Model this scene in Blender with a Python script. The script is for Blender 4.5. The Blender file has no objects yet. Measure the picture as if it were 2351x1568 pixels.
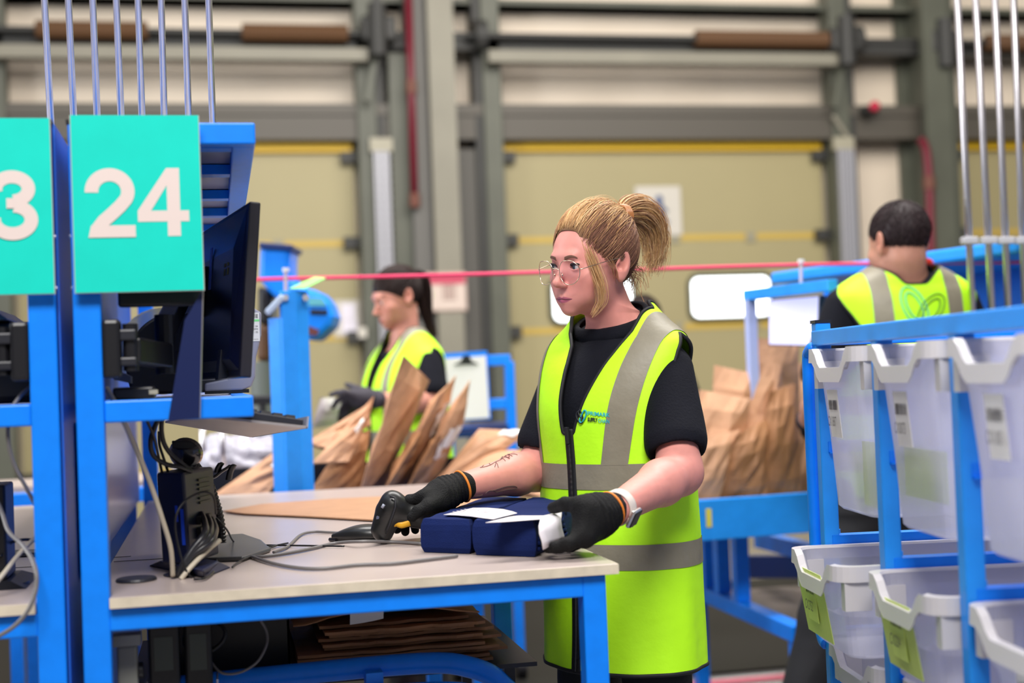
import bpy, bmesh, math, random
import numpy as np
from mathutils import Vector, Matrix, noise
random.seed(7); np.random.seed(7)
SC = bpy.context.scene
COL = SC.collection
# ---------------------------------------------------------------- camera
FPX, IW, IH = 3200.0, 2351, 1568
CX, CY = IW / 2, IH / 2
YAW, PITCH, ROLL = math.radians(12), math.radians(1.4), 0.038
CAMP = np.array([0.0, 0.0, 1.28])
CF = np.array([math.sin(YAW) * math.cos(PITCH), math.cos(YAW) * math.cos(PITCH), math.sin(PITCH)])
_R0 = np.array([math.cos(YAW), -math.sin(YAW), 0.0]); _U0 = np.cross(_R0, CF)
CR = math.cos(ROLL) * _R0 - math.sin(ROLL) * _U0
CU = math.sin(ROLL) * _R0 + math.cos(ROLL) * _U0
cam = bpy.data.cameras.new('camera'); camo = bpy.data.objects.new('camera', cam); COL.objects.link(camo)
cam.sensor_width = 36.0; cam.lens = FPX * 36.0 / IW; cam.clip_end = 200; cam.clip_start = 0.05
camo.matrix_world = Matrix(((CR[0], CU[0], -CF[0], CAMP[0]), (CR[1], CU[1], -CF[1], CAMP[1]), (CR[2], CU[2], -CF[2], CAMP[2]), (0, 0, 0, 1)))
cam.dof.use_dof = True; cam.dof.focus_distance = 2.75; cam.dof.aperture_fstop = 2.1
SC.camera = camo
# ---------------------------------------------------------------- world, lamps, exposure
wd = bpy.data.worlds.new('world'); SC.world = wd; wd.use_nodes = True
wd.node_tree.nodes['Background'].inputs[0].default_value = (0.95, 0.94, 0.95, 1)
wd.node_tree.nodes['Background'].inputs[1].default_value = 0.17
def area(name, loc, size, power, color=(1, 1, 1), target=None):
    l = bpy.data.lights.new(name, 'AREA'); l.shape = 'RECTANGLE'; l.size, l.size_y = size; l.energy = power; l.color = color
    o = bpy.data.objects.new(name, l); COL.objects.link(o); o.location = loc
    if target is not None:
        o.rotation_euler = (Vector(target) - Vector(loc)).to_track_quat('-Z', 'Y').to_euler()
    return o
# ceiling lamp rows of the hall (above the frame) and side light from the left
area('front_fill', (-0.1, -1.2, 5.2), (3.0, 1.6), 350, (1.0, 0.97, 0.94), (0.6, 3.0, 1.0))  # added fill behind the camera, brightens the faces turned towards it
area('ceiling_lamps_mid', (1.8, 4.4, 6.0), (6.0, 1.2), 470, (1.0, 0.97, 0.93))
area('ceiling_lamps_back', (3.2, 5.6, 6.4), (9.0, 3.6), 520, (1.0, 0.94, 0.86), (3.2, 12.4, 3.9))
area('daylight_from_side', (-5.5, 5.0, 3.2), (3.0, 3.0), 300, (0.95, 0.98, 1.0), (1.5, 4.5, 1.0))
vs = SC.view_settings
vs.view_transform = 'Standard'; vs.look = 'None'; vs.gamma = 1.0; vs.use_curve_mapping = False
vs.exposure = 0.16
# ---------------------------------------------------------------- helpers
def ray(u, v): return CF + CR * (u - CX) / FPX + CU * (CY - v) / FPX
def atD(u, v, D): return CAMP + ray(u, v) * D
def atY(u, v, Y): r = ray(u, v); return CAMP + r * (Y - CAMP[1]) / r[1]
def atZ(u, v, Z): r = ray(u, v); return CAMP + r * (Z - CAMP[2]) / r[2]
def atX(u, v, X): r = ray(u, v); return CAMP + r * (X - CAMP[0]) / r[0]
def lin(h):
    h = h.lstrip('#'); c = [int(h[i:i + 2], 16) / 255 for i in (0, 2, 4)]
    return tuple(x / 12.92 if x <= .04045 else ((x + .055) / 1.055) ** 2.4 for x in c) + (1.0,)
MATS = {}
def mat(name, hexc, rough=.5, metal=0.0, var=0.0, vscale=8.0, bump=0.0, bscale=200.0, emit=0.0, trans=0.0, alpha=1.0, spec=.5, vec=None, attr=None, sheen=0.0, sss=0.0, coat=0.0, gain=1.0):
    if name in MATS: return MATS[name]
    m = bpy.data.materials.new(name); m.use_nodes = True; nt = m.node_tree; b = nt.nodes['Principled BSDF']
    c = lin(hexc) if isinstance(hexc, str) else tuple(hexc) + (1.0,)
    c = tuple(x * gain for x in c[:3]) + (1.0,)
    b.inputs['Base Color'].default_value = c; b.inputs['Roughness'].default_value = rough; b.inputs['Metallic'].default_value = metal
    b.inputs['Specular IOR Level'].default_value = spec
    b.inputs['Alpha'].default_value = alpha
    if trans: b.inputs['Transmission Weight'].default_value = trans
    if sheen: b.inputs['Sheen Weight'].default_value = sheen
    if coat: b.inputs['Coat Weight'].default_value = coat
    if sss:
        b.inputs['Subsurface Weight'].default_value = sss; b.inputs['Subsurface Radius'].default_value = (1.0, .35, .2); b.inputs['Subsurface Scale'].default_value = .006
    if emit:
        b.inputs['Emission Color'].default_value = c; b.inputs['Emission Strength'].default_value = emit
    tc = nt.nodes.new('ShaderNodeTexCoord')
    src = None
    if attr:
        a = nt.nodes.new('ShaderNodeVertexColor'); a.layer_name = attr; src = a.outputs[0]
        nt.links.new(src, b.inputs['Base Color'])
    if var:
        n = nt.nodes.new('ShaderNodeTexNoise'); n.inputs['Scale'].default_value = vscale; n.inputs['Detail'].default_value = 5
        if vec:
            mp = nt.nodes.new('ShaderNodeMapping'); mp.inputs['Scale'].default_value = vec
            nt.links.new(tc.outputs['Object'], mp.inputs[0]); nt.links.new(mp.outputs[0], n.inputs['Vector'])
        else: nt.links.new(tc.outputs['Object'], n.inputs['Vector'])
        mr = nt.nodes.new('ShaderNodeMapRange'); mr.inputs[1].default_value = .3; mr.inputs[2].default_value = .7
        mr.inputs[3].default_value = 1 - var; mr.inputs[4].default_value = 1 + var
        nt.links.new(n.outputs[0], mr.inputs[0])
        mx = nt.nodes.new('ShaderNodeVectorMath'); mx.operation = 'MULTIPLY'
        if src: nt.links.new(src, mx.inputs[0])
        else: mx.inputs[0].default_value = c[:3]
        nt.links.new(mr.outputs[0], mx.inputs[1]); nt.links.new(mx.outputs[0], b.inputs['Base Color'])
    if bump:
        n2 = nt.nodes.new('ShaderNodeTexNoise'); n2.inputs['Scale'].default_value = bscale; n2.inputs['Detail'].default_value = 3
        nt.links.new(tc.outputs['Object'], n2.inputs['Vector'])
        bp = nt.nodes.new('ShaderNodeBump'); bp.inputs['Strength'].default_value = bump; bp.inputs['Distance'].default_value = .01
        nt.links.new(n2.outputs[0], bp.inputs['Height']); nt.links.new(bp.outputs[0], b.inputs['Normal'])
    MATS[name] = m
    return m
ORG = {}
def org(o): return ORG.get(o.name, Vector((0, 0, 0))) if o else Vector((0, 0, 0))
def tag(o, label=None, cat=None, group=None, kind=None):
    if label: o['label'] = label
    if cat: o['category'] = cat
    if group: o['group'] = group
    if kind: o['kind'] = kind
    return o
def thing(name, label, cat, loc=(0, 0, 0), group=None):
    o = bpy.data.objects.new(name, None); COL.objects.link(o); o.location = Vector(loc); o.empty_display_size = .05
    ORG[o.name] = Vector(loc)
    return tag(o, label, cat, group)
def finish(me, name, m, parent=None, loc=None, bevel=0, smooth=False, sub=0, solid=0, auto=None):
    o = bpy.data.objects.new(name, me); COL.objects.link(o)
    base = org(parent) if parent else (Vector(loc) if loc is not None else Vector((0, 0, 0)))
    if base.length > 0: me.transform(Matrix.Translation(-base))
    if parent:
        o.parent = parent; ORG[o.name] = base
    else:
        o.location = base; ORG[o.name] = base
    for mm in (m if isinstance(m, (list, tuple)) else [m]): me.materials.append(mm)
    if smooth: me.polygons.foreach_set('use_smooth', [True] * len(me.polygons))
    if solid:
        d = o.modifiers.new('solid', 'SOLIDIFY'); d.thickness = solid; d.offset = 0
    if bevel:
        d = o.modifiers.new('bevel', 'BEVEL'); d.width = bevel; d.segments = 2; d.limit_method = 'ANGLE'; d.angle_limit = math.radians(40); d.harden_normals = False
    if sub:
        d = o.modifiers.new('sub', 'SUBSURF'); d.levels = sub; d.render_levels = sub
    return o
V = Vector
class MB:
    def __init__(s): s.v = []; s.f = []; s.mi = []; s.m = 0
    def add(s, vs, fs):
        k = len(s.v); s.v += [tuple(float(c) for c in p) for p in vs]; s.f += [tuple(i + k for i in f) for f in fs]; s.mi += [s.m] * len(fs); return s
    def hexa(s, p):
        return s.add(p, [(0, 3, 2, 1), (4, 5, 6, 7), (0, 1, 5, 4), (1, 2, 6, 5), (2, 3, 7, 6), (3, 0, 4, 7)])
    def box(s, lo, hi):
        (a, b, c), (d, e, f) = [min(x, y) for x, y in zip(lo, hi)], [max(x, y) for x, y in zip(lo, hi)]
        return s.hexa([(a, b, c), (d, b, c), (d, e, c), (a, e, c), (a, b, f), (d, b, f), (d, e, f), (a, e, f)])
    def obox(s, c, size, M=None):
        hx, hy, hz = [q / 2 for q in size]; M = M or Matrix.Identity(3); c = V(c)
        return s.hexa([c + M @ V(p) for p in ((-hx, -hy, -hz), (hx, -hy, -hz), (hx, hy, -hz), (-hx, hy, -hz), (-hx, -hy, hz), (hx, -hy, hz), (hx, hy, hz), (-hx, hy, hz))])
    def bar(s, a, b, w, h, up=(0, 0, 1)):
        a, b = V(a), V(b); d = (b - a).normalized(); u = V(up)
        if abs(d.dot(u)) > .95: u = V((1, 0, 0))
        x = d.cross(u).normalized(); y = x.cross(d).normalized()
        q = [(-1, -1), (1, -1), (1, 1), (-1, 1)]
        return s.hexa([a + x * w / 2 * i + y * h / 2 * j for i, j in q] + [b + x * w / 2 * i + y * h / 2 * j for i, j in q])
    def prism(s, poly, off):
        off = V(off); n = len(poly); p = [V(q) for q in poly]
        return s.add(p + [q + off for q in p], [tuple(range(n))[::-1], tuple(range(n, 2 * n))] + [(i, (i + 1) % n, (i + 1) % n + n, i + n) for i in range(n)])
    def face(s, poly): return s.add(poly, [tuple(range(len(poly)))])
    def tube(s, pts, r, n=8, closed=False, caps=True, flat=1.0):
        pts = [V(p) for p in pts]; m = len(pts); rr = r if isinstance(r, (list, tuple)) else [r] * m
        T = []
        for i in range(m):
            a = pts[(i - 1) % m] if (closed or i > 0) else pts[i]; b = pts[(i + 1) % m] if (closed or i < m - 1) else pts[i]
            T.append((b - a).normalized() if (b - a).length > 1e-9 else V((0, 0, 1)))
        u = V((0, 0, 1)) if abs(T[0].z) < .9 else V((1, 0, 0))
        u = (u - T[0] * u.dot(T[0])).normalized(); vs = []
        for i in range(m):
            u = (u - T[i] * u.dot(T[i]));  u = u.normalized() if u.length > 1e-6 else T[i].orthogonal().normalized()
            w = T[i].cross(u)
            for k in range(n):
                t = 2 * math.pi * k / n
                vs.append(pts[i] + (u * math.cos(t) * flat + w * math.sin(t)) * rr[i])
        fs = []
        for i in range(m if closed else m - 1):
            j = (i + 1) % m
            for k in range(n): fs.append((i * n + k, i * n + (k + 1) % n, j * n + (k + 1) % n, j * n + k))
        if caps and not closed: fs += [tuple(range(n))[::-1], tuple(range((m - 1) * n, m * n))]
        return s.add(vs, fs)
    def lathe(s, prof, o=(0, 0, 0), M=None, n=24):
        M = M or Matrix.Identity(3); o = V(o); vs = []
        for r, z in prof:
            for k in range(n):
                t = 2 * math.pi * k / n; vs.append(o + M @ V((r * math.cos(t), r * math.sin(t), z)))
        fs = [(i * n + k, i * n + (k + 1) % n, (i + 1) * n + (k + 1) % n, (i + 1) * n + k) for i in range(len(prof) - 1) for k in range(n)]
        fs += [tuple(range(n))[::-1], tuple(range((len(prof) - 1) * n, len(prof) * n))]
        return s.add(vs, fs)
    def ball(s, c, r, n=16):
        r = r if isinstance(r, (tuple, list)) else (r, r, r)
        pr = [(math.sin(math.pi * (i + .001) / n), -math.cos(math.pi * (i + .001) / n)) for i in range(n)] + [(.001, 1)]
        M = Matrix(((r[0], 0, 0), (0, r[1], 0), (0, 0, r[2]))); return s.lathe(pr, c, M, n + 4)
    def grid(s, P):
        n, m = len(P), len(P[0])
        return s.add([p for row in P for p in row], [(i * m + j, i * m + j + 1, (i + 1) * m + j + 1, (i + 1) * m + j) for i in range(n - 1) for j in range(m - 1)])
    def build(s, name, m, parent=None, loc=None, **k):
        me = bpy.data.meshes.new(name); me.from_pydata(s.v, [], s.f)
        if any(s.mi): me.polygons.foreach_set('material_index', s.mi)
        bm = bmesh.new(); bm.from_mesh(me); bmesh.ops.recalc_face_normals(bm, faces=bm.faces); bm.to_mesh(me); bm.free()
        return finish(me, name, m, parent, loc, **k)
def spline(pts, n=12, closed=False):
    """Catmull-Rom through the points"""
    P = [V(p) for p in pts]; out = []; m = len(P)
    for i in range(m if closed else m - 1):
        g = (lambda k: P[k % m]) if closed else (lambda k: P[min(max(k, 0), m - 1)])
        a, b, c, d = g(i - 1), g(i), g(i + 1), g(i + 2)
        for k in range(n):
            t = k / n
            out.append(.5 * ((2 * b) + (c - a) * t + (2 * a - 5 * b + 4 * c - d) * t * t + (3 * b - a - 3 * c + d) * t ** 3))
    if not closed: out.append(P[-1])
    return out
def rotz(a): return Matrix.Rotation(a, 3, 'Z')
TXT = {}
def text2d(st, bold=0.0):
    k = (st, bold)
    if k not in TXT:
        c = bpy.data.curves.new('t', 'FONT'); c.body = st; c.offset = bold; c.resolution_u = 4; c.fill_mode = 'FRONT'
        o = bpy.data.objects.new('t', c); COL.objects.link(o); bpy.context.view_layer.update()
        me = bpy.data.meshes.new_from_object(o.evaluated_get(bpy.context.evaluated_depsgraph_get()))
        vs = np.array([v.co[:] for v in me.vertices]); fs = [tuple(p.vertices) for p in me.polygons]
        bpy.data.objects.remove(o); bpy.data.curves.remove(c); bpy.data.meshes.remove(me)
        vs[:, 0] -= vs[:, 0].min(); vs[:, 1] -= vs[:, 1].min()
        TXT[k] = (vs, fs)
    return TXT[k]
def put_text(mb, st, o, x, y, w=None, h=None, bold=0.0, fn=None):
    """lettering on a plane: o = lower left corner, x, y = unit directions, w/h = box"""
    vs, fs = text2d(st, bold); W, H = vs[:, 0].max(), vs[:, 1].max()
    sy = (h / H) if h else (w / W); sx = (w / W) if w else sy
    o, x, y = V(o), V(x), V(y)
    mb.add([o + x * (p[0] * sx) + y * (p[1] * sy) for p in vs], fs)
def barcode(mb, o, x, y, w, h, seed=1, n=22):
    rg = random.Random(seed); o, x, y = V(o), V(x), V(y); t = 0
    while t < w - w / n:
        b = w / n * rg.choice((.5, .8, 1.2)); 
        mb.face([o + x * t, o + x * (t + b), o + x * (t + b) + y * h, o + x * t + y * h]); t += b + w / n * rg.choice((.4, .6, 1.0))
def stroke(mb, pts, w, o, x, y):
    """flat 2-D stroke of constant width"""
    o, x, y = V(o), V(x), V(y); P = [V((a, b, 0)) for a, b in pts]; L = []; Rr = []
    for i, p in enumerate(P):
        d = (P[min(i + 1, len(P) - 1)] - P[max(i - 1, 0)]).normalized(); n = V((-d.y, d.x, 0)) * w / 2
        L.append(p + n); Rr.append(p - n)
    f = lambda q: o + x * q.x + y * q.y
    for i in range(len(P) - 1): mb.face([f(L[i]), f(L[i + 1]), f(Rr[i + 1]), f(Rr[i])])
def digit(mb, ch, o, x, y, h):
    o, x, y = V(o), V(x), V(y); X, Y = x * h, y * h
    arc = lambda cx, cy, rx, ry, a, b, n=28: [(cx + rx * math.cos(math.radians(a + (b - a) * i / n)), cy + ry * math.sin(math.radians(a + (b - a) * i / n))) for i in range(n + 1)]
    q = lambda pts: mb.face([o + X * a + Y * b for a, b in pts])
    if ch == '2':
        pts = arc(.335, .67, .255, .245, 183, -28) + [(.48, .46), (.36, .345), (.24, .24), (.155, .13), (.13, .06)]
        stroke(mb, pts, .19, o, X, Y); q([(0.02, 0), (.685, 0), (.685, .175), (.06, .175)])
    elif ch == '4':
        q([(.42, 0), (.605, 0), (.605, 1), (.42, 1)]); q([(0, .215), (.73, .215), (.73, .375), (0, .375)])
        q([(0, .375), (.19, .375), (.42, .745), (.42, 1)])
    elif ch == '3':
        stroke(mb, arc(.33, .735, .225, .175, 195, -86), .185, o, X, Y); stroke(mb, arc(.33, .29, .255, .2, 86, -192), .185, o, X, Y)
        q([(.25, .455), (.36, .455), (.36, .60), (.25, .60)])
# ---------------------------------------------------------------- colours
BLUE = mat('blue_paint', (0.002, 0.235, 0.98), .38, var=.05, vscale=30, bump=.06, bscale=900, spec=.4)
BLUE2 = mat('blue_paint_pale', (0.02, 0.31, 0.95), .35, var=.05, vscale=20, spec=.4)
NAVY = mat('navy_paint', (0.004, 0.02, 0.12), .45)
BLACK = mat('black_plastic', (0.008, 0.008, 0.011), .38, bump=.05, bscale=600)
DKGREY = mat('charcoal_plastic', (0.016, 0.017, 0.025), .42, bump=.04, bscale=700)
GREYPL = mat('grey_plastic', '9a9caa', .45)
STEEL = mat('galvanised_steel', (0.66, 0.63, 0.66), .36, metal=1.0, var=.12, vscale=6, vec=(40, 40, 2))
TOPM = mat('worktop_laminate', (0.465, 0.385, 0.355), .30, var=.04, vscale=6, bump=.02, bscale=300, spec=.45)
EDGE = mat('worktop_edge', (0.66, 0.58, 0.45), .55, var=.10, vscale=35)
WHITE = mat('white_paper', (0.80, 0.78, 0.78), .6)
INK = mat('black_ink', (0.012, 0.012, 0.016), .6)
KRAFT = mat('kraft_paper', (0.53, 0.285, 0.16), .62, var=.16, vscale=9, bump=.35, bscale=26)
KRAFTD = mat('kraft_paper_shaded', (0.36, 0.165, 0.07), .62, var=.2, vscale=9, bump=.35, bscale=26)  # darker copy of kraft_paper, shade on the bags put into the colour
# ---------------------------------------------------------------- floor and back wall
def structure(o): o['kind'] = 'structure'; return o
FLOORM = mat('polished_concrete', (0.20, 0.185, 0.185), .16, var=.22, vscale=1.4, bump=.01, bscale=60)
structure(MB().box((-14, -4, -.12), (22, 12.9, 0)).build('floor', FLOORM))
structure(MB().box((-14, 5.36, .0), (22, 5.46, .003)).build('trim_1', mat('pink_floor_line', (0.62, 0.06, 0.16), .35)))
CLAD = mat('wall_cladding', (0.80, 0.69, 0.56), .5, var=.05, vscale=1.2)
nt = CLAD.node_tree; tc = nt.nodes.new('ShaderNodeTexCoord'); wv = nt.nodes.new('ShaderNodeTexWave'); wv.bands_direction = 'X'; wv.inputs['Scale'].default_value = .33
bp = nt.nodes.new('ShaderNodeBump'); bp.inputs['Strength'].default_value = .5; bp.inputs['Distance'].default_value = .03
nt.links.new(tc.outputs['Object'], wv.inputs['Vector']); nt.links.new(wv.outputs['Fac'], bp.inputs['Height']); nt.links.new(bp.outputs[0], nt.nodes['Principled BSDF'].inputs['Normal'])
WY = 12.5
structure(MB().box((-14, WY, 0), (22, WY + .3, 9)).build('wall_back', CLAD))
GREEN = mat('steel_green_grey', (0.095, 0.10, 0.075), .5, var=.1, vscale=3)
DKST = mat('steel_dark', (0.035, 0.035, 0.033), .55, var=.1, vscale=3)
LTST = mat('steel_light_grey', (0.24, 0.225, 0.175), .5, var=.08, vscale=2)
PALE = mat('steel_pale', (0.36, 0.335, 0.25), .45, var=.06, vscale=2)
NAVYS = mat('door_seal_navy', (0.008, 0.012, 0.05), .6)
zy = lambda y, Y=12.3: float(atY(1500, y, Y)[2])
xu = lambda u, y=300, Y=12.2: float(atY(u, y, Y)[0])
ti = [1]
def trim(mb, m, **k):
    ti[0] += 1; return structure(mb.build('trim_%d' % ti[0], m, **k))
# girts along the wall (channel sections)
def girt(y0, y1, m, Ya=12.2, Yb=12.48, lip=.05):
    z1, z0 = zy(y0, Ya), zy(y1, Ya); g = MB()
    g.box((-13, Ya + .02, z0), (21, Yb, z1 - lip)); g.box((-13, Ya, z1 - lip), (21, Yb, z1)); return trim(g, m)
girt(4, 12, GREEN); girt(80, 118, DKST, 12.1); girt(240, 318, mat('girt_grey', (0.085, 0.075, 0.06), .5), 12.15, lip=.1)
g = MB()
for a, b in ((-13, xu(838, 130)), (xu(1110, 130), xu(1915, 130))): g.box((a, 11.95, zy(145, 11.95)), (b, 12.1, zy(118, 11.95)))
trim(g, LTST)
# concrete and steel columns
col = MB(); xa, xb = xu(978), xu(1036)
col.box((xa, 11.9, 0), (xb, 11.98, 9)); col.box((xa, 12.42, 0), (xb, 12.48, 9)); col.box(((xa + xb) / 2 - .02, 11.98, 0), ((xa + xb) / 2 + .02, 12.42, 9)); trim(col, LTST)
col = MB(); xa, xb = xu(2092), xu(2148)
col.box((xa, 11.9, 0), (xb, 11.98, 9)); col.box((xa, 12.42, 0), (xb, 12.48, 9)); col.box(((xa + xb) / 2 - .02, 11.98, 0), ((xa + xb) / 2 + .02, 12.42, 9)); trim(col, GREEN)
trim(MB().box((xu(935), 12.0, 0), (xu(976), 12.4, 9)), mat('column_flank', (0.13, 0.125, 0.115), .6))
trim(MB().box((xu(893), 12.1, 0), (xu(935), 12.45, zy(140))), GREEN)
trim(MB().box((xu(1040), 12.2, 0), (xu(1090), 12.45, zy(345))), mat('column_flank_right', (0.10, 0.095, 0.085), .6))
# ---------------------------------------------------------------- sectional dock doors
PANEL = mat('door_panel_cream', (0.365, 0.315, 0.165), .5, var=.035, vscale=.9)
YEL = mat('door_yellow', (0.88, 0.55, 0.02), .45)
YELD = mat('door_joint_yellow', (0.55, 0.38, 0.07), .5)
HINGE = mat('hinge_grey', (0.3, 0.28, 0.2), .5)
zt, zj = zy(345, 12.35), [zy(546, 12.35), zy(752, 12.35), zy(1015, 12.35) - .06]
def dock_door(n, u0, u1, seal=True):
    a, b = xu(u0, 345, 12.35), xu(u1, 345, 12.35)
    t = thing('door_%d' % n, None, None, ((a + b) / 2, 12.4, 0)); t['kind'] = 'structure'
    zs = [zt] + zj + [.02]
    p = MB()
    for i in range(len(zs) - 1): p.box((a, 12.38, zs[i + 1] + .012), (b, 12.46, zs[i] - .012))
    p.build('door_panel', PANEL, t, bevel=.006)
    MB().box((a + .02, 12.325, zt - .005), (b - .02, 12.46, zt + .072)).build('door_top_strip', YEL, t)
    j = MB()
    for z in zj: j.box((a, 12.374, z - .028), (b, 12.40, z + .028))
    j.build('joint_strip', YELD, t)
    h = MB()
    for z in zj:
        for k in (.28, .52, .76): h.box((a + (b - a) * k - .05, 12.365, z - .05), (a + (b - a) * k + .05, 12.385, z + .04))
    h.build('hinge', HINGE, t)
    MB().box((a - .3, 12.33, zt + .07), (b + .3, 12.44, zt + .145)).build('door_seal', NAVYS, t)
    for x, s in ((a, -1), (b, 1)):
        MB().box((x + s * .02, 12.12, 0), (x + s * .19, 12.36, 4.9)).build('door_track', GREEN, t, bevel=.01)
        MB().box((x + s * .19, 12.16, 0), (x + s * .26, 12.40, 4.9)).build('track_angle', DKST, t)
        r = MB()
        for z in zj + [zt - .06]:
            r.obox((x - s * .04, 12.32, z), (.16, .06, .1)); r.tube([(x + s * .0, 12.28, z), (x + s * .09, 12.28, z)], .035, 10)
        r.build('track_roller', DKST, t)
    # torsion spring shaft with drums above
    z0 = zy(86, 12.0)
    MB().tube([(a - .35, 12.02, z0), (b + .35, 12.02, z0)], .03, 10).build('spring_shaft', DKST, t)
    for k, L in ((a + .25, .9), (b - .95, .9)) if n != 2 else ((b - 1.35, 1.3),):
        MB().tube([(k + L * i / 60, 12.02, z0) for i in range(61)], [.075 + .008 * (i % 2) for i in range(61)], 12).build('spring', mat('spring_brown', (0.12, 0.055, 0.02), .6), t)
    for x, s in ((a - .22, -1), (b + .22, 1)):
        MB().tube([(x - .05, 12.02, z0), (x + .05, 12.02, z0)], .14, 20).build('cable_drum', DKST, t)
    return t, a, b
d1 = dock_door(1, 30, 812); d2 = dock_door(2, 1150, 1888); d3 = dock_door(3, 2178, 2930)
# door windows (daylight panes with dark rubber gaskets)
def rrect(a, b, c, d, r, Y, n=6):
    P = []
    for (x, z, t0) in ((b - r, d - r, 0), (a + r, d - r, 90), (a + r, c + r, 180), (b - r, c + r, 270)):
        for i in range(n + 1):
            t = math.radians(t0 + 90 * i / n); P.append((x + r * math.cos(t), Y, z + r * math.sin(t)))
    return P
PANE = mat('lit_daylight_pane', (0.95, 1.0, 1.0), .2, emit=3.2)
GASK = mat('window_gasket', (0.07, 0.075, 0.055), .6)
for i, (u0, v0, u1, v1) in enumerate(((1268, 645, 1452, 733), (1586, 638, 1768, 724)), 1):
    p, q = atY(u0, v0, 12.37), atY(u1, v1, 12.37)
    a, b, c, d = p[0], q[0], q[2], p[2]
    w = thing('window_%d' % i, None, None, ((a + b) / 2, 12.37, c)); w['kind'] = 'structure'
    MB().prism(rrect(a, b, c, d, .07, 12.355), (0, .02, 0)).build('window_pane', PANE, w)
    MB().tube(rrect(a - .02, b + .02, c - .02, d + .02, .09, 12.36), .026, 8, closed=True).build('window_gasket', GASK, w, smooth=True)
# grey guard of perforated strip curtain beside the column
def mesh_guard(u0, u1, v, label):
    a, b = xu(u0), xu(u1); z1 = zy(v, 12.05)
    t = thing('cable_guard', label, 'cable guard', ((a + b) / 2, 12.05, 0))
    g = MB(); k = 0
    while a + k * .035 < b: g.box((a + k * .035, 12.04, 0), (a + k * .035 + .022, 12.07, z1)); k += 1
    z = .2
    while z < z1: g.box((a, 12.05, z), (b, 12.08, z + .02)); z += .07
    g.build('mesh', mat('galvanised_mesh', (0.42, 0.42, 0.46), .45, metal=.3), t)
    MB().box((a - .03, 12.06, z1), (b + .03, 12.10, z1 + .12)).build('top_plate', PALE, t)
mesh_guard(852, 888, 345, 'pale perforated guard running up the wall left of the red pipe')
mesh_guard(1905, 1938, 345, 'pale perforated guard between the second door and the dark column')
def pipe(pts, r, label, name='sprinkler_pipe', m=None):
    t = thing(name, label, 'pipe', pts[-1])
    MB().tube(pts, r, 12).build('pipe', m or mat('red_pipe', (0.16, 0.008, 0.022), .4), t, smooth=True)
    for q in (pts[-1], pts[len(pts) // 2]):
        MB().tube([V(q) - V((0, 0, .06)), V(q) + V((0, 0, .06))], r * 1.35, 12).build('coupling', mat('pipe_coupling', (0.16, 0.05, 0.03), .5), t)
pipe([atY(u, v, 11.96) for u, v in ((936, -60), (944, 200), (952, 460))], .035, 'dark red pipe hanging down beside the pale steel column')
pipe(spline([atY(u, v, 11.86) for u, v in ((2112, 318), (2126, 345), (2133, 420), (2136, 520), (2140, 640))], 6), .04, 'dark red bent pipe on the dark green column')
pipe(spline([atY(u, v, 12.1) for u, v in ((1912, 265), (1935, 300), (1955, 340), (1958, 470), (1960, 640))], 6), .025, 'thin grey conduit bending down beside the second door', 'conduit', LTST)
q = atY(2008, 244, 11.95); t = thing('alarm_bell', 'small red alarm beacon high on the back wall', 'alarm', q)
MB().ball(q, .05).build('dome', mat('alarm_red', (0.55, 0.02, 0.06), .4), t, smooth=True); MB().box((q[0] - .06, q[1] + .03, q[2] - .05), (q[0] + .06, q[1] + .5, q[2] + .02)).build('bracket', DKST, t)
for (u, v, lab) in ((1935, 95, 'dark door drive motor above the right edge of the second door'), (2160, 100, 'dark door drive motor beside the dark green column'), (868, 70, 'dark door drive motor left of the pale column')):
    q = V(atY(u, v, 12.0)); t = thing('door_motor', lab, 'motor', q, 'door drive motors')
    MB().obox(q, (.3, .22, .22)).build('housing', DKST, t, bevel=.03)
    MB().tube([q + V((-.02, -.12, -.25)), q + V((-.02, -.12, .2))], .08, 12).build('gear', DKST, t)
    MB().bar(q + V((0, 0, -.1)), q + V((-.12, 0, -.62)), .06, .05).build('chain_guide', GREEN, t)
# notices on the doors and column
def sheet(name, label, cat, u0, v0, u1, v1, Y, m=WHITE, group=None):
    p, q = atY(u0, v0, Y), atY(u1, v1, Y); t = thing(name, label, cat, ((p[0] + q[0]) / 2, Y, q[2]), group)
    MB().box((p[0], Y - .004, q[2]), (q[0], Y, p[2])).build('sheet', m, t); return t, p[0], q[0], q[2], p[2]
PALEP = mat('notice_paper', (0.60, 0.565, 0.50), .6)
t, a, b, c, d = sheet('pedestrian_notice', 'pale notice with a dark blue walking figure on the second dock door', 'sign', 1457, 428, 1566, 540, 12.36, PALEP)
f = MB(); w, h = b - a, d - c
fx = lambda x, z: V((a + w * x, 12.352, c + h * z))
f.ball(fx(.52, .72), (.035, .005, .045)); 
for pa, pb, r in (((.52, .66), (.54, .42), .03), ((.54, .42), (.44, .2), .022), ((.54, .42), (.68, .24), .022), ((.52, .62), (.68, .48), .017), ((.52, .6), (.4, .46), .017)): f.tube([fx(*pa), fx(*pb)], r, 8, flat=1)
f.build('walking_figure', mat('notice_blue', (0.05, 0.09, 0.22), .6), t)
t, a, b, c, d = sheet('safety_board', 'pinkish safety notice board with red header hung on the pale column', 'sign', 944, 630, 1070, 710, 11.885, mat('board_pink', (0.66, 0.54, 0.47), .6))
MB().box((a, 11.876, d - .09), (b, 11.882, d - .012)).build('header', mat('board_red', (0.55, 0.05, 0.11), .5), t)
MB().box((a - .01, 11.8855, c - .01), (b + .01, 11.9, d + .01)).build('frame', mat('board_frame', (0.50, 0.34, 0.28), .5), t)
h = MB(); h.tube([(a + .14, 11.873, c + .13), (a + .14, 11.882, c + .13)], .035, 12); h.build('green_symbol', mat('board_green', (0.3, 0.6, 0.08), .5), t)
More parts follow.
